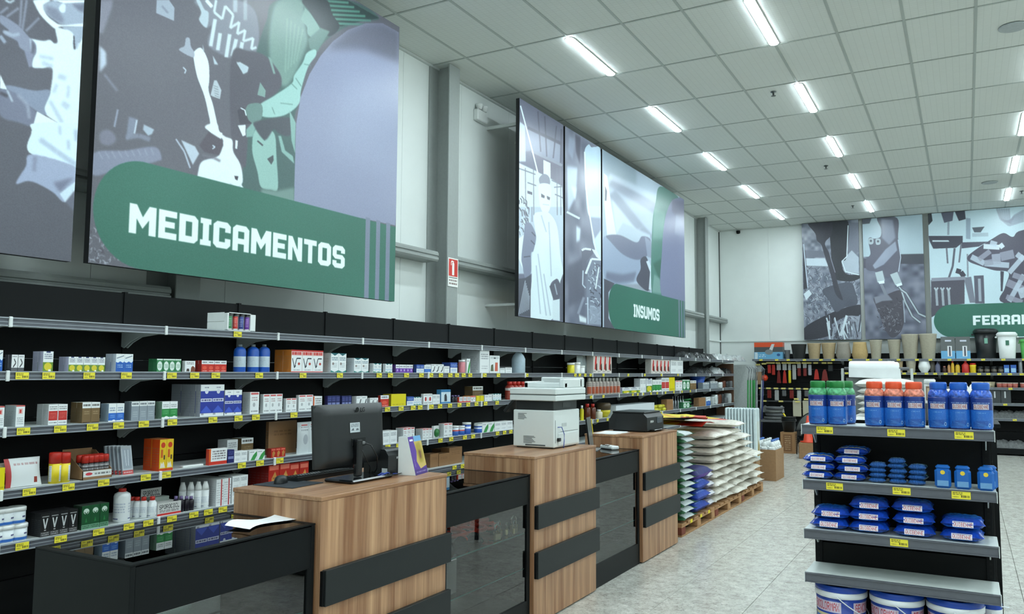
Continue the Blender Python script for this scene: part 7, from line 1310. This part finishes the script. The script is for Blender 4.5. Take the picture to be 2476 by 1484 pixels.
tag(ob('violet_bag', MB().grid(lambda u, v: (-0.1+0.2*v, -0.1+0.2*u, 0.16*math.sin(math.pi*u)**0.5*math.sin(math.pi*v)**0.5), 8, 8), mat('violet_film', (120, 64, 150), 0.3), None, (-2.72, 10.5, 0.835)), 'violet plastic bag squeezed behind the cream sack stacks', 'bag')
t = thing('bucket_stack', 'stack of black buckets on a carton near the back shelving', 'buckets', (-3.18, 17.1, 0.42))
for k in range(3): link('bucket_shell', cached('bst', lambda: MB().lathe([(0.10, 0), (0.135, 0.22), (0.145, 0.22), (0.145, 0.235), (0.13, 0.235)], 20).mesh('bucket_shell', bp_)), t, (0, 0, k*0.035))
t = thing('carton', 'narrow printed brown carton under the stack of black buckets', 'box', (-3.32, 16.95, 0)); cp = Art(96, 160, (150, 112, 74)); cp.rect(0.2, 0.1, 0.8, 0.9, (120, 84, 52)); cp.marks(0.3, 0.15, 0.7, 0.85, 7, (214, 190, 150), 0.7); ob('carton_body', MB().box(0, 0, 0, 0.28, 0.3, 0.42, uvs=[(0, 0, 1, 1)]*4+[(0, 0, 0.1, 0.1)]*2), art_mat('printed_carton_side', cp, 0.7), t)
t = thing('metal_stool', 'thin black metal stool frame beside the printed carton', 'stool', (-2.9, 17.0, 0))
for x in (-0.08, 0.08):
    for y in (-0.1, 0.1): ob('leg', MB().tube([(x, y, 0.46), (x*1.2, y*1.2, 0)], 0.009, 6), black, t)
ob('seat_ring', MB().box(-0.1, -0.12, 0.46, 0.1, 0.12, 0.48, bev=0.005), black, t)
t = thing('wheelbarrow', 'dark wheelbarrow tipped on its side near the back shelving', 'wheelbarrow', (-2.72, 17.6, 0.52), 0.0); gpan = mat('grey_barrow_pan', (120, 122, 120), 0.4, metal=0.3)
ob('pan', MB().grid(lambda u, v: (0.42*math.cos(math.pi*u)*(1-0.35*v), -0.12*v-0.05*math.sin(math.pi*u), 0.50*math.sin(math.pi*u)*(1-0.4*v)-0.2), 18, 6), gpan, t, (0, 0, 0.0)); ob('pan_edge', MB().tube([(0.42*math.cos(a), -0.05*math.sin(a), 0.5*math.sin(a)-0.2) for a in np.linspace(0, math.pi, 18)], 0.012, 6), bp_, t); ob('handle', MB().tube([(-0.42, -0.1, -0.2), (-0.1, -0.2, -0.5)], 0.015, 6), bp_, t); ob('wheel', MB().lathe([(0.05, -0.03), (0.16, -0.04), (0.17, 0), (0.16, 0.04), (0.05, 0.03)], 20), bp_, t, (0.2, 0.1, -0.35), rx=HP)
t = thing('hand_spade', 'spade with bright yellow handle slanting above the black buckets', 'garden tool', (-3.32, 17.3, 0.0)); ob('grip', MB().tube([(0, 0, 0.78), (0.17, 0.02, 0.48)], 0.018, 8), mat('yellow_paint', (222, 200, 50), 0.4), t); ob('shaft', MB().tube([(0.17, 0.02, 0.48), (0.36, 0.04, 0.14)], 0.012, 8), bp_, t); ob('blade', MB().box(-0.08, -0.005, 0, 0.08, 0.005, 0.2, bev=0.004), gpan, t, (0.39, 0.04, 0.0), ry=-0.3)
tag(ob('orange_cone', MB().lathe([(0.15, 0), (0.15, 0.02), (0.09, 0.03), (0.02, 0.5), (0.018, 0.5)], 18), mat('orange_plastic', (206, 66, 36), 0.4), None, (-2.66, 16.2, 0.30)), 'orange-red cone shape behind the left edge of the display rack', 'cone')
tag(ob('cone_stand_box', MB().box(-0.15, -0.15, 0, 0.15, 0.15, 0.30, bev=0.004), cbm2, None, (-2.66, 16.2, 0)), 'small brown carton under the orange cone shape', 'box')
for i in range(4): tag(ob('metal_stack', MB().lathe([(0.17, 0), (0.2, 0.05), (0.19, 0.06), (0.15, 0.01)], 18), greyp if i % 2 else gpan, None, (-3.62+0.03*(i % 2), 17.8, 0.62+i*0.07)), 'grey metal basin in the stack near the back wall, %s' % NW[i], 'basin', 'stack of grey basins')
tag(ob('low_table', MB().box(-0.4, -0.3, 0.58, 0.4, 0.3, 0.62).box(-0.38, -0.28, 0, -0.34, -0.24, 0.58).box(0.34, -0.28, 0, 0.38, -0.24, 0.58).box(-0.38, 0.24, 0, -0.34, 0.28, 0.58).box(0.34, 0.24, 0, 0.38, 0.28, 0.58), greyp, None, (-3.6, 17.8, 0)), 'low grey table carrying the grey metal basins', 'table')
# long-handled garden tools and grey sheet in the corner
tag(ob('metal_sheet', MB().box(0, 0, 0, 0.5, 0.01, 1.75), mat('galvanised_sheet', (190, 196, 194), 0.35, metal=0.3, noise=0.1), None, (-4.72, 18.62, 0.05), ry=0.0, rx=-0.1), 'grey metal sheet leaning in the back left corner', 'sheet')
gt_ = mat('green_tube', (36, 128, 58), 0.4); bt_ = mat('navy_tube', (30, 40, 90), 0.4)
for i in range(7):
    m_ = gt_ if i < 4 else (tube_m if i < 6 else bt_); x = -4.12+0.045*i; t = thing('long_tool', '%s-handled garden tool in the corner by wall shelving, %s from the left' % (['green']*4+['steel']*2+['navy'])[i:i+1][0] if False else '%s-handled garden tool standing in the far corner, %s from the left' % ((['green']*4+['steel']*2+['navy'])[i], ORD[i]), 'garden tool', (x, 17.6+0.03*(i % 3), 0.0), 0, 'garden tools in the far corner')
    ob('shaft', MB().tube([(0, 0, 0.0), (0.02+0.05*(i > 4), 0.02, 1.45), ], 0.016, 6), m_, t); ob('head', MB().tube([(0.02+0.05*(i > 4), 0.02, 1.45), (0.05+0.05*(i > 4), 0.02, 1.68), (0.0+0.05*(i > 4), 0.02, 1.74)], 0.01, 6), tube_m, t)
tag(ob('end_frame', MB().box(0, 0, 0, 0.4, 0.02, 1.8), mat('brown_board', (92, 66, 48), 0.7), None, (XP, YEND+0.03, 0)), 'brown board closing the far end of the wall shelving', 'board')

# ------------------------------------------------------------------ shelving along the back wall
YP = 19.40; BZ = [1.925, 1.635, 1.345, 1.03, 0.73]
BX0, BWW, BDD = -4.30, 0.95, 0.48
def btags(i, xs): return xs
for k in range(8):
    x = BX0+k*BWW; left = k < 2
    zs = [1.925] if left else BZ; tg = {0: [0.2, 0.55, 0.8]}
    if not left: tg.update({1: [0.12, 0.3, 0.5, 0.72, 0.88], 2: [0.3, 0.62], 3: [0.2, 0.6], 4: [0.35, 0.75]})
    bay((x, YP, 0), -HP, BWW, BDD, zs, 2.06, 'black back wall shelving bay, %s from the corner' % ORD[k], tg, 'shelving bays along the back wall', pz=(0.45, 0.8, 1.1, 1.4, 1.7), clip=False)
YS = YP-BDD
def bx(px, z, dy=0.05): return xat(px, YS+dy, z)
# pots on the top shelf
pc = {'b': mat('black_pot', (34, 36, 36), 0.6), 's': mat('sand_pot', (172, 152, 118), 0.7, noise=0.06), 'g': mat('grey_pot', (142, 136, 126), 0.7, noise=0.06), 'o': mat('ochre_pot', (178, 152, 104), 0.7, noise=0.06), 'c': mat('stone_pot', (168, 162, 144), 0.7, noise=0.06)}
def taper(r, h_): return [(r*0.68, 0), (r*0.72, 0.01), (r*0.98, h_*0.95), (r, h_), (r*0.92, h_), (r*0.88, h_*0.94)]
def bulge(r, h_): return [(r*0.82, 0), (r*1.0, h_*0.22), (r*0.98, h_*0.4), (r*0.84, h_*0.85), (r*0.82, h_), (r*0.75, h_), (r*0.72, h_*0.93)]
def bulb(r, h_): return [(r*0.5, 0), (r*0.95, h_*0.35), (r, h_*0.5), (r*0.8, h_), (r*0.72, h_)]
def bpot(px0, px1, yt, m_, prof, label, z=BZ[0], dy=0.16, name='plant_pot', cat='pot', grp='plant pots on the back shelving'):
    Y = YS+dy; x0, x1 = xat(px0, Y, z+0.1), xat(px1, Y, z+0.1); r = (x1-x0)/2; h_ = zat(yt, (x0+x1)/2, Y)-z
    t = thing(name, label, cat, ((x0+x1)/2, Y, z), 0, grp); P_ = prof(r, h_); ob('body', MB().lathe(P_, 26, cap=False).lathe([(0.001, 0.001), (P_[0][0], 0.001)], 26, cap=False), m_, t)
    ob('soil_plug', MB().lathe([(0.001, h_*0.93), (P_[-1][0], h_*0.93)], 20, cap=False), pc['b'], t); return t
bpot(1913, 1951, 832, pc['b'], taper, 'round black plant pot, leftmost pot on the back top shelf'); bpot(1952, 1986, 830, pc['s'], taper, 'sand coloured tapered pot right beside the black pot'); bpot(1986, 2022, 829, pc['s'], taper, 'second sand coloured tapered pot, beside the grey rounded pot'); bpot(2021, 2058, 827, pc['g'], bulge, 'grey rounded plant pot on the back top shelf'); bpot(2060, 2099, 827, pc['o'], bulge, 'ochre rounded plant pot on the back top shelf')
bpot(2103, 2134, 822, pc['c'], taper, 'shorter stone grey tapered pot, left one of two'); bpot(2147, 2179, 821, pc['c'], taper, 'shorter stone grey tapered pot, right one of two'); bpot(2180, 2223, 808, pc['c'], taper, 'tall stone grey tapered pot, left one of two'); bpot(2223, 2267, 807, pc['c'], taper, 'tall stone grey tapered pot, right one of two')
def bbox(px0, px1, yt, art, label, z=BZ[0], dy=0.1, dp=0.2, name='product_box', cat='box', grp=None):
    Y = YS+dy; x0, x1 = xat(px0, Y, z), xat(px1, Y, z); h_ = zat(yt, x0, Y)-z
    return tag(ob(name, MB().box(0, 0, 0, x1-x0, dp, h_, uvs=[(0.9, 0, 1, 1), (0, 0, 0.1, 1), (0, 0, 1, 1), (0, 0, 1, 1), (0.4, 0.9, 0.5, 1), (0, 0, 1, 1)]), art, None, (x0, Y, z)), label, cat, grp)
A = Art(200, 130, (96, 156, 190)); A.rect(0, 0.72, 1, 1, (206, 76, 36)); A.rect(0, 0.42, 1, 0.72, (70, 74, 76)); A.poly([(0.45, 0.3), (0.62, 0.9), (0.72, 0.9), (0.6, 0.3)], (196, 200, 200)); A.circ(0.52, 0.42, 0.14, 0.16, (120, 126, 128)); A.marks(0.1, 0.1, 0.4, 0.3, 2, (220, 230, 236)); A.circ(0.85, 0.25, 0.06, 0.08, (40, 80, 130)); A.rect(0.02, 0, 0.12, 0.4, (190, 206, 214))
bbox(1824, 1893, 828, art_mat('lamp_box_print', A, 0.4), 'wide orange and light blue box, leftmost on the back top shelf')
bpot(1897, 1911, 846, greyp, taper, 'small dark grey spray top between wide box and black pot', name='small_can', cat='can', grp=None)
A = Art(100, 140, (96, 100, 100)); A.rect(0, 0, 1, 0.36, (104, 166, 206)); A.rect(0.3, 0.78, 0.75, 0.85, (206, 210, 224)); A.rect(0.46, 0.1, 0.78, 0.58, (216, 218, 220)); A.rect(0.58, 0.12, 0.68, 0.54, (50, 52, 66)); bx_m = art_mat('purifier_box_print', A, 0.4)
bbox(2276, 2310, 814, bx_m, 'grey and light blue box with white device, left one', grp='two grey and blue boxes'); bbox(2312, 2347, 814, bx_m, 'grey and light blue box with white device, right one', grp='two grey and blue boxes')
def bin_(px0, px1, yt, m_, label, stk, dy=0.22):
    z = BZ[0]; Y = YS+dy; x0, x1 = xat(px0, Y, z+0.3), xat(px1, Y, z+0.3); r = (x1-x0)/2; h_ = zat(yt, (x0+x1)/2, Y)-z
    t = thing('bin', label, 'bin', ((x0+x1)/2, Y, z), 0); ob('body', MB().lathe([(r*0.68, 0), (r*0.72, 0.01), (r*0.86, h_*0.86)], 28), m_, t); ob('lid', MB().lathe([(r*0.88, h_*0.84), (r*0.97, h_*0.87), (r*0.97, h_*0.93), (r*0.8, h_), (r*0.2, h_*1.01)], 28), m_, t)
    for s in (-1, 1): ob('handle', MB().box(s*r*0.86, -0.05, h_*0.78, s*r*1.08, 0.05, h_*0.84, bev=0.01), m_, t)
    ob('sticker', MB().box(-0.03, -r*0.87, h_*0.5, 0.03, -r*0.80, h_*0.68), stk, t)
bin_(2352, 2416, 795, bp_, 'large black lidded bin on the back top shelf', mat('pale_green_sticker', (120, 170, 150), 0.5), 0.31); bin_(2408, 2462, 803, whitep, 'large white lidded bin next to the black bin', mat('dark_green_sticker', (60, 110, 90), 0.5), 0.13); bin_(2463, 2505, 820, mat('light_green_plastic', (96, 178, 92), 0.4), 'light green bin cut by the right picture edge', whitep)
# second back shelf
z = BZ[1]
for i, (a, b, yt, m_, pr, lb) in enumerate(((2190, 2216, 872, pc['c'], taper, 'short stone pot on the second back shelf, right of the white roll'), (2220, 2250, 871, whitep, bulb, 'white bulb-shaped pot on the second back shelf'), (2246, 2262, 874, pc['g'], bulb, 'grey bulb-shaped pot behind the white one'), (2110, 2135, 873, mat('terracotta', (140, 80, 52), 0.7), taper, 'brown pot just left of the white roll on the second back shelf'), (2168, 2184, 873, pc['s'], taper, 'sand pot partly hidden behind the white roll'))): bpot(a, b, yt, m_, pr, lb, z=z, dy=0.1 if i != 2 else 0.25)
def bbot(px, w_, yt, cbody, ccap, label, z, neck=0.35, grp='bottles on the second back shelf'):
    Y = YS+0.07; x = xat(px, Y, z); r = w_/2/124.0*1.0; h_ = zat(yt, x, Y)-z
    t = thing('bottle', label, 'bottle', (x, Y, z), 0, grp); ob('body', MB().lathe([(r*0.95, 0), (r, 0.01), (r, h_*0.62), (r*neck*1.3, h_*0.8), (r*neck, h_*0.84)], 14), cbody, t); ob('cap', MB().lathe([(r*neck*1.1, h_*0.84), (r*neck*1.1, h_)], 12), ccap, t)
def M_(n, c, r=0.35): return mat(n, c, r)
for px, w_, yt, c, cc, lb, nk in ((2268, 12, 874, M_('slate_bottle', (96, 98, 122)), M_('slate_cap', (70, 72, 90)), 'slate purple bottle on the second back shelf', 0.4), (2284, 10, 885, M_('dark_brown_bottle', (60, 36, 26)), M_('pink_cap', (190, 130, 120)), 'small dark brown bottle on the second back shelf', 0.5), (2295, 7, 878, M_('amber_bottle', (190, 140, 90)), blk, 'slim amber bottle on the second back shelf', 0.5), (2304, 8, 872, M_('yellow_bottle', (214, 172, 50)), redc, 'slim yellow bottle with red cap on the second back shelf', 0.5), (2316, 11, 877, M_('mustard_bottle', (206, 170, 50)), blk, 'mustard yellow bottle with dark cap on the second back shelf', 0.5), (2335, 17, 871, M_('red_bottle', (186, 44, 40)), redc, 'wide bright red bottle on the second back shelf', 0.3), (2353, 14, 878, M_('bright_yellow_bottle', (220, 190, 40)), redc, 'squat yellow bottle with red top beside the red bottle', 0.9)): bbot(px, w_, yt, c, cc, lb, z, nk)
A = Art(96, 64, (30, 30, 30)); A.rect(0, 0.3, 1, 0.75, (60, 54, 46)); A.marks(0.05, 0.35, 0.95, 0.7, 2, (170, 150, 120), 0.7); bj = art_mat('black_jar_label', A, 0.4)
for i, px in enumerate((2371, 2387, 2404, 2420)):
    Y = YS+0.07; x = xat(px, Y, z); lathe_thing('black_jar', 'black jar with brown label on the second back shelf, %s from the left' % ORD[i], 'jar', [('body', [(0.05, 0), (0.052, 0.01), (0.052, 0.10)], bj, True), ('lid', [(0.054, 0.10), (0.054, 0.125), (0.05, 0.13)], bp_, False)], x, Y, z, 'black jars', seg=14)
A = Art(64, 48, (40, 90, 170)); A.rect(0.1, 0.1, 0.9, 0.6, (150, 190, 220)); bcm = art_mat('blue_tin_label', A, 0.4)
for i, (a, b) in enumerate(((2428, 2441), (2444, 2458))): bbox(a, b, 882, bcm, 'small blue tin box on the second back shelf, %s one' % ['left', 'right'][i], z=z, dy=0.03, dp=0.1, cat='tin')
bbot(2468, 9, 868, tube_m, whitep, 'tall silver spray can at the right picture edge', z, 0.7)
# third and lower back shelves
crm, pnk = M_('cream_candle', (196, 186, 156), 0.5), M_('brick_pink_cup', (170, 92, 80), 0.5)
for i, px in enumerate((2357, 2364, 2371, 2382, 2390, 2399)): 
    Y = YS+0.06+0.09*(i % 2); xx = xat(px, Y, BZ[2]); lathe_thing('cream_pot', 'cream coloured small pot on the third back shelf, %s from the left' % ORD[i], 'pot', [('body', [(0.045, 0), (0.055, 0.09)], crm, False), ('rim', [(0.058, 0.09), (0.058, 0.11), (0.05, 0.11)], crm, False)], xx, Y, BZ[2]+0.0, 'cream pots', seg=14)
for i, px in enumerate((2417, 2429, 2442, 2455, 2474)): 
    Y = YS+0.06; xx = xat(px, Y, BZ[2]); lathe_thing('pink_cup', 'brick pink cup on the third back shelf, %s from the left' % ORD[i], 'cup', [('body', [(0.042, 0), (0.052, 0.08)], pnk, False), ('rim', [(0.054, 0.08), (0.054, 0.1), (0.048, 0.1)], M_('pale_rim', (190, 170, 160)), False)], xx, Y, BZ[2], 'brick pink cups', seg=14)
A = Art(64, 64, (56, 60, 62)); A.rect(0.35, 0.4, 0.5, 0.9, (200, 204, 206)); dbm = art_mat('dark_box_print', A, 0.5)
for i, (a, b) in enumerate(((2396, 2420), (2421, 2445))): bbox(a, b, 943, dbm, 'dark grey box with white mark on the fourth back shelf, %s one' % ['left', 'right'][i], z=BZ[3], dy=0.05)
gfm = mat('grey_felt', (104, 106, 106), 0.9, noise=0.25, scale=40); gf = [crumple(0.28, 0.3, 0.16, s_, gfm, 8, 8) for s_ in (21, 22)]
for i, px in enumerate((2404, 2422, 2440, 2458, 2476, 2494)):
    Y = YS+0.2; tag(link('grey_roll', gf[i % 2], None, (xat(px, Y, BZ[4]), Y, BZ[4]+0.001), rz=HP), 'grey rolled bundle on the fifth back shelf, %s from the left' % ORD[i], 'bundle', 'grey bundles on the fifth back shelf')
    tag(link('grey_coil', gf[(i+1) % 2], None, (xat(px, Y, 0.14)+0.03, Y, 0.141), rz=HP), 'grey coil on the lowest back shelf near the floor, %s from the left' % ORD[i], 'coil', 'grey coils near the floor')
# hanging packs on hooks in the left bays
hook = tube_m
A = Art(48, 16, (220, 206, 120)); ytl = art_mat('hook_label', A, 0.5)
def hang(px, z1, L, w_, m_, label, topm=None, shape='pack', Yd=0.20):
    Y = YS+Yd; x = xat(px, Y, z1-0.05); t = thing('hanging_pack', label, 'pack', (x, Y, z1), 0, 'packs hanging on hooks at the back')
    link('hook', cached('hook', lambda: MB().tube([(0, 0.24, 0.03), (0, -0.06, 0.03), (0, -0.075, 0.045)], 0.004, 5).mesh('hook', hook)), t); link('hook_label', cached('hkl', lambda: MB().box(-0.05, -0.082, 0.02, 0.05, -0.078, 0.055).mesh('hook_label', ytl)), t)
    if topm: ob('header_card', MB().box(-w_/2, -0.004, -L*0.3, w_/2, 0.004, 0.025), topm, t)
    if shape == 'pack': ob('pack_body', MB().box(-w_/2*0.9, -0.02, -L, w_/2*0.9, 0.02, -L*(0.3 if topm else 0), bev=0.012), m_, t)
    elif shape == 'ball': ob('pack_body', MB().lathe([(0.01, -w_/2), (w_*0.35, -w_*0.35), (w_/2, 0), (w_*0.35, w_*0.35), (0.01, w_/2)], 16), m_, t, (0, 0, -L+w_/2)); 
    elif shape == 'trap': ob('pack_body', MB().prism([(-w_/2, -L), (w_/2, -L), (w_*0.3, -L*0.45), (w_*0.12, -L*0.3), (-w_*0.12, -L*0.3), (-w_*0.3, -L*0.45)], 'y', -0.015, 0.015), m_, t)
    else: ob('pack_body', MB().tube([(0, 0, -L*0.3), (0, 0, -L)], w_/2, 8), m_, t)
rdp, rdd, gcd, ycd = M_('red_tool', (176, 44, 34)), M_('dark_red_tool', (120, 36, 32)), M_('grey_card_top', (170, 172, 170)), M_('yellow_tool', (220, 200, 50))
for px, z1, L, w_, m_, tp, shp, lb in ((1835, 1.76, 0.42, 0.13, M_('tan_pack', (160, 130, 100)), gcd, 'pack', 'tan pack hanging at the far left of back hooks'), (1849, 1.78, 0.36, 0.15, M_('orange_ball', (216, 66, 34)), None, 'ball', 'round orange-red item hanging left on the back hooks'), (1860, 1.80, 0.2, 0.08, rdp, None, 'pack', 'short red pack hanging on the back hooks, left one'), (1870, 1.80, 0.24, 0.08, rdp, None, 'pack', 'short red pack hanging on the back hooks, right one'), (1883, 1.80, 0.42, 0.09, rdd, gcd, 'trap', 'long dark red tool on grey card, left one'), (1897, 1.80, 0.42, 0.09, rdp, gcd, 'trap', 'long red tool on grey card, right one'), (1909, 1.80, 0.42, 0.06, ycd, gcd, 'pack', 'slim yellow tool hanging on the back hooks'), (1920, 1.80, 0.34, 0.09, gcd, None, 'pack', 'grey hanging pack right of the slim yellow tool'), (1932, 1.80, 0.26, 0.08, rdd, gcd, 'pack', 'short dark red tool hanging mid row, left one'), (1946, 1.80, 0.26, 0.08, rdd, gcd, 'pack', 'short dark red tool hanging mid row, right one'), (1958, 1.80, 0.24, 0.08, M_('silver_pack', (166, 170, 178)), None, 'pack', 'silver hanging pack with pale label'), (1974, 1.80, 0.33, 0.11, rdp, None, 'trap', 'red cone-shaped tool hanging near the right end'), (1994, 1.80, 0.36, 0.14, rdd, None, 'trap', 'wide red trapezoid tool at the right end of hooks'), (2008, 1.80, 0.15, 0.12, bp_, None, 'pack', 'short black pack at the right end of hooks')): hang(px, z1, L, w_, m_, lb, tp, shp)
for i in range(9): hang(1842+i*18, 1.22, 0.14+0.05*(i % 3), 0.1, [greyp, rdd, gcd][i % 3], 'small %s item in the second hook row at the back, %s from the left' % (['grey', 'dark red', 'pale'][i % 3], ORD[i]), None, 'pack')
for i in range(4): hang(1850+i*40, 0.93, 0.22, 0.12, [gpan, gcd][i % 2], 'grey tool in the lowest hook row at the back, %s from the left' % ORD[i], None, 'trap')
for i, (px, c) in enumerate(((1927, 'sb'), (1951, 'so'))):
    A = Art(64, 80, (190, 184, 160)); A.poly([(0.2, 0.2), (0.3, 0.6), (0.8, 0.5), (0.8, 0.2)], (110, 90, 60) if i == 0 else (206, 80, 40)); hang(px, 0.99, 0.36, 0.2, art_mat('feed_bag_%d' % i, A, 0.4), ['pale seed bag hanging low at the back', 'orange and white bag hanging low beside the pale seed bag'][i], None, 'pack')
for z_ in (1.84, 1.245, 0.955): 
    for k in range(2): tag(ob('hook_rail', MB().box(0.01, -0.012, 0, BWW-0.01, 0.012, 0.03, bev=0.003), greyp, None, (BX0+k*BWW, YS+0.45, z_-0.012)), 'grey hook rail on the back shelving, %s bay, %s rail' % (ORD[k], {1.84: 'upper', 1.245: 'middle', 0.955: 'lowest'}[z_]), 'rail', 'hook rails')

# ------------------------------------------------------------------ the stand behind the display rack: film roll, white sacks, loose bags
t = thing('packing_stand', 'grey and black packing stand behind the display rack', 'stand', (-0.80, 6.15, 0)); 
ob('table_top', MB().box(0, 0, 1.255, 0.98, 0.55, 1.28, bev=0.003), black, t)
for x in (0.02, 0.94):
    for y in (0.02, 0.51): ob('leg', MB().box(x-0.015, y-0.015, 0, x+0.015, y+0.015, 1.255), black, t)
ob('back_plate', MB().box(0.02, 0.28, 1.28, 0.60, 0.29, 1.575, bev=0.002), mat('stand_sheet_grey', (142, 148, 147), 0.45), t); ob('top_bar', MB().box(0.0, 0.27, 1.572, 0.62, 0.30, 1.582), black, t)
for x in (0.0, 0.46): ob('roll_arm', MB().box(x-0.008, 0.24, 1.28, x+0.008, 0.27, 1.64, bev=0.002), grey_l, t)
t = thing('film_roll', 'thick roll of white plastic film lying across the stand', 'roll', (-0.585, 6.40, 1.638)); fw = mat('white_film', (232, 236, 236), 0.35, noise=0.02); rr = 0.055
ob('roll', MB().lathe([(rr*0.3, -0.165), (rr*0.95, -0.165), (rr, -0.155), (rr, 0.13), (rr*0.9, 0.14), (rr*0.88, 0.155), (rr*0.7, 0.165), (rr*0.3, 0.165)], 24), fw, t, ry=HP); ob('loose_sheet', MB().grid(lambda u, v: (-0.165+0.34*u+0.012*v*math.sin(u*9), -rr-0.004*math.sin(u*12)*v, -0.0-0.062*v-0.01*u*v), 14, 4, uv=False), fw, t); ob('core', MB().tube([(-0.2, 0, 0), (0.23, 0, 0)], 0.012, 10), greyp, t)
wsk = mat('white_woven_sack', (222, 222, 216), 0.55, noise=0.05, scale=80, bump=0.15)
wsm = [pillow(0.36, 0.24, 0.058, s_, wsk, 14, 10) for s_ in (51, 52)]; wst = pillow(0.40, 0.26, 0.075, 53, wsk, 16, 10)
for k in range(6): tag(link('white_sack', wst if k == 5 else wsm[k % 2], None, (-0.515+0.008*(k % 3), 6.29, 1.2805+k*0.043), -HP+0.05*((k*2) % 3-1)), 'white woven sack on the stand behind the pots, %s in the stack' % NW[k] if k < 5 else 'plump white woven sack on top of the stack behind the pots', 'sack', 'white sacks on the stand')
tag(ob('folded_sack', MB().grid(lambda u, v: (-0.09+0.18*v, -0.12+0.24*u, 0.025*math.sin(math.pi*u)**0.4*math.sin(math.pi*v)**0.4), 8, 6), wsk, None, (-0.70, 6.20, 1.281), -HP), 'small folded white sack at the foot of the stack', 'sack')
A = Art(64, 96, (222, 222, 220)); A.rect(0.15, 0.15, 0.55, 0.9, (130, 106, 82)); A.rect(0.25, 0.2, 0.45, 0.8, (190, 170, 140)); t = thing('picture_jar', 'white lidded jar with brown picture on the stand', 'jar', (-0.225, 6.3, 1.281)); ob('body', MB().box(-0.035, -0.03, 0.12, 0.035, 0.03, 0.25, uvs=[(0.8, 0, 1, 1), (0.8, 0, 1, 1), (0, 0, 1, 1), (0, 0, 1, 1), (0.8, 0, 1, 1), (0.8, 0, 1, 1)]), art_mat('picture_jar_print', A, 0.4), t); ob('lid', MB().lathe([(0.034, 0.25), (0.036, 0.25), (0.036, 0.28), (0.03, 0.285)], 18), whitep, t); ob('pedestal', MB().box(-0.03, -0.03, 0, 0.03, 0.03, 0.12, bev=0.003), greyp, t)
wc = [crumple(0.13, 0.12, 0.10, s_, wsk, 9, 8) for s_ in (61, 62, 63)]
for i, (x, z_, s_) in enumerate(((-0.13, 1.42, 1.0), (-0.04, 1.44, 1.1), (0.05, 1.43, 1.1))):
    tag(link('crumpled_bag', wc[i], None, (x, 6.33, z_), rz=i), ['crumpled white bag, left one behind the blue capped pots', 'crumpled grey-white bag, middle one behind blue capped pots', 'crumpled white bag, right one behind blue capped pots'][i], 'bag', 'crumpled bags on the stand')
tag(ob('bag_tray', MB().box(-0.2, -0.09, 0.12, 0.13, 0.09, 0.135, bev=0.003).box(-0.19, -0.08, 0, -0.17, -0.06, 0.12).box(0.10, -0.08, 0, 0.12, -0.06, 0.12).box(-0.19, 0.06, 0, -0.17, 0.08, 0.12).box(0.10, 0.06, 0, 0.12, 0.08, 0.12), greyp, None, (0.0, 6.33, 1.281)), 'small raised grey tray holding the crumpled bags', 'tray')
tag(ob('upright_sachet', MB().box(-0.012, -0.005, 0, 0.012, 0.005, 0.20, bev=0.002), whitep, None, (0.02, 6.18, 1.281)), 'slim white sachet standing between two blue capped pots', 'sachet')
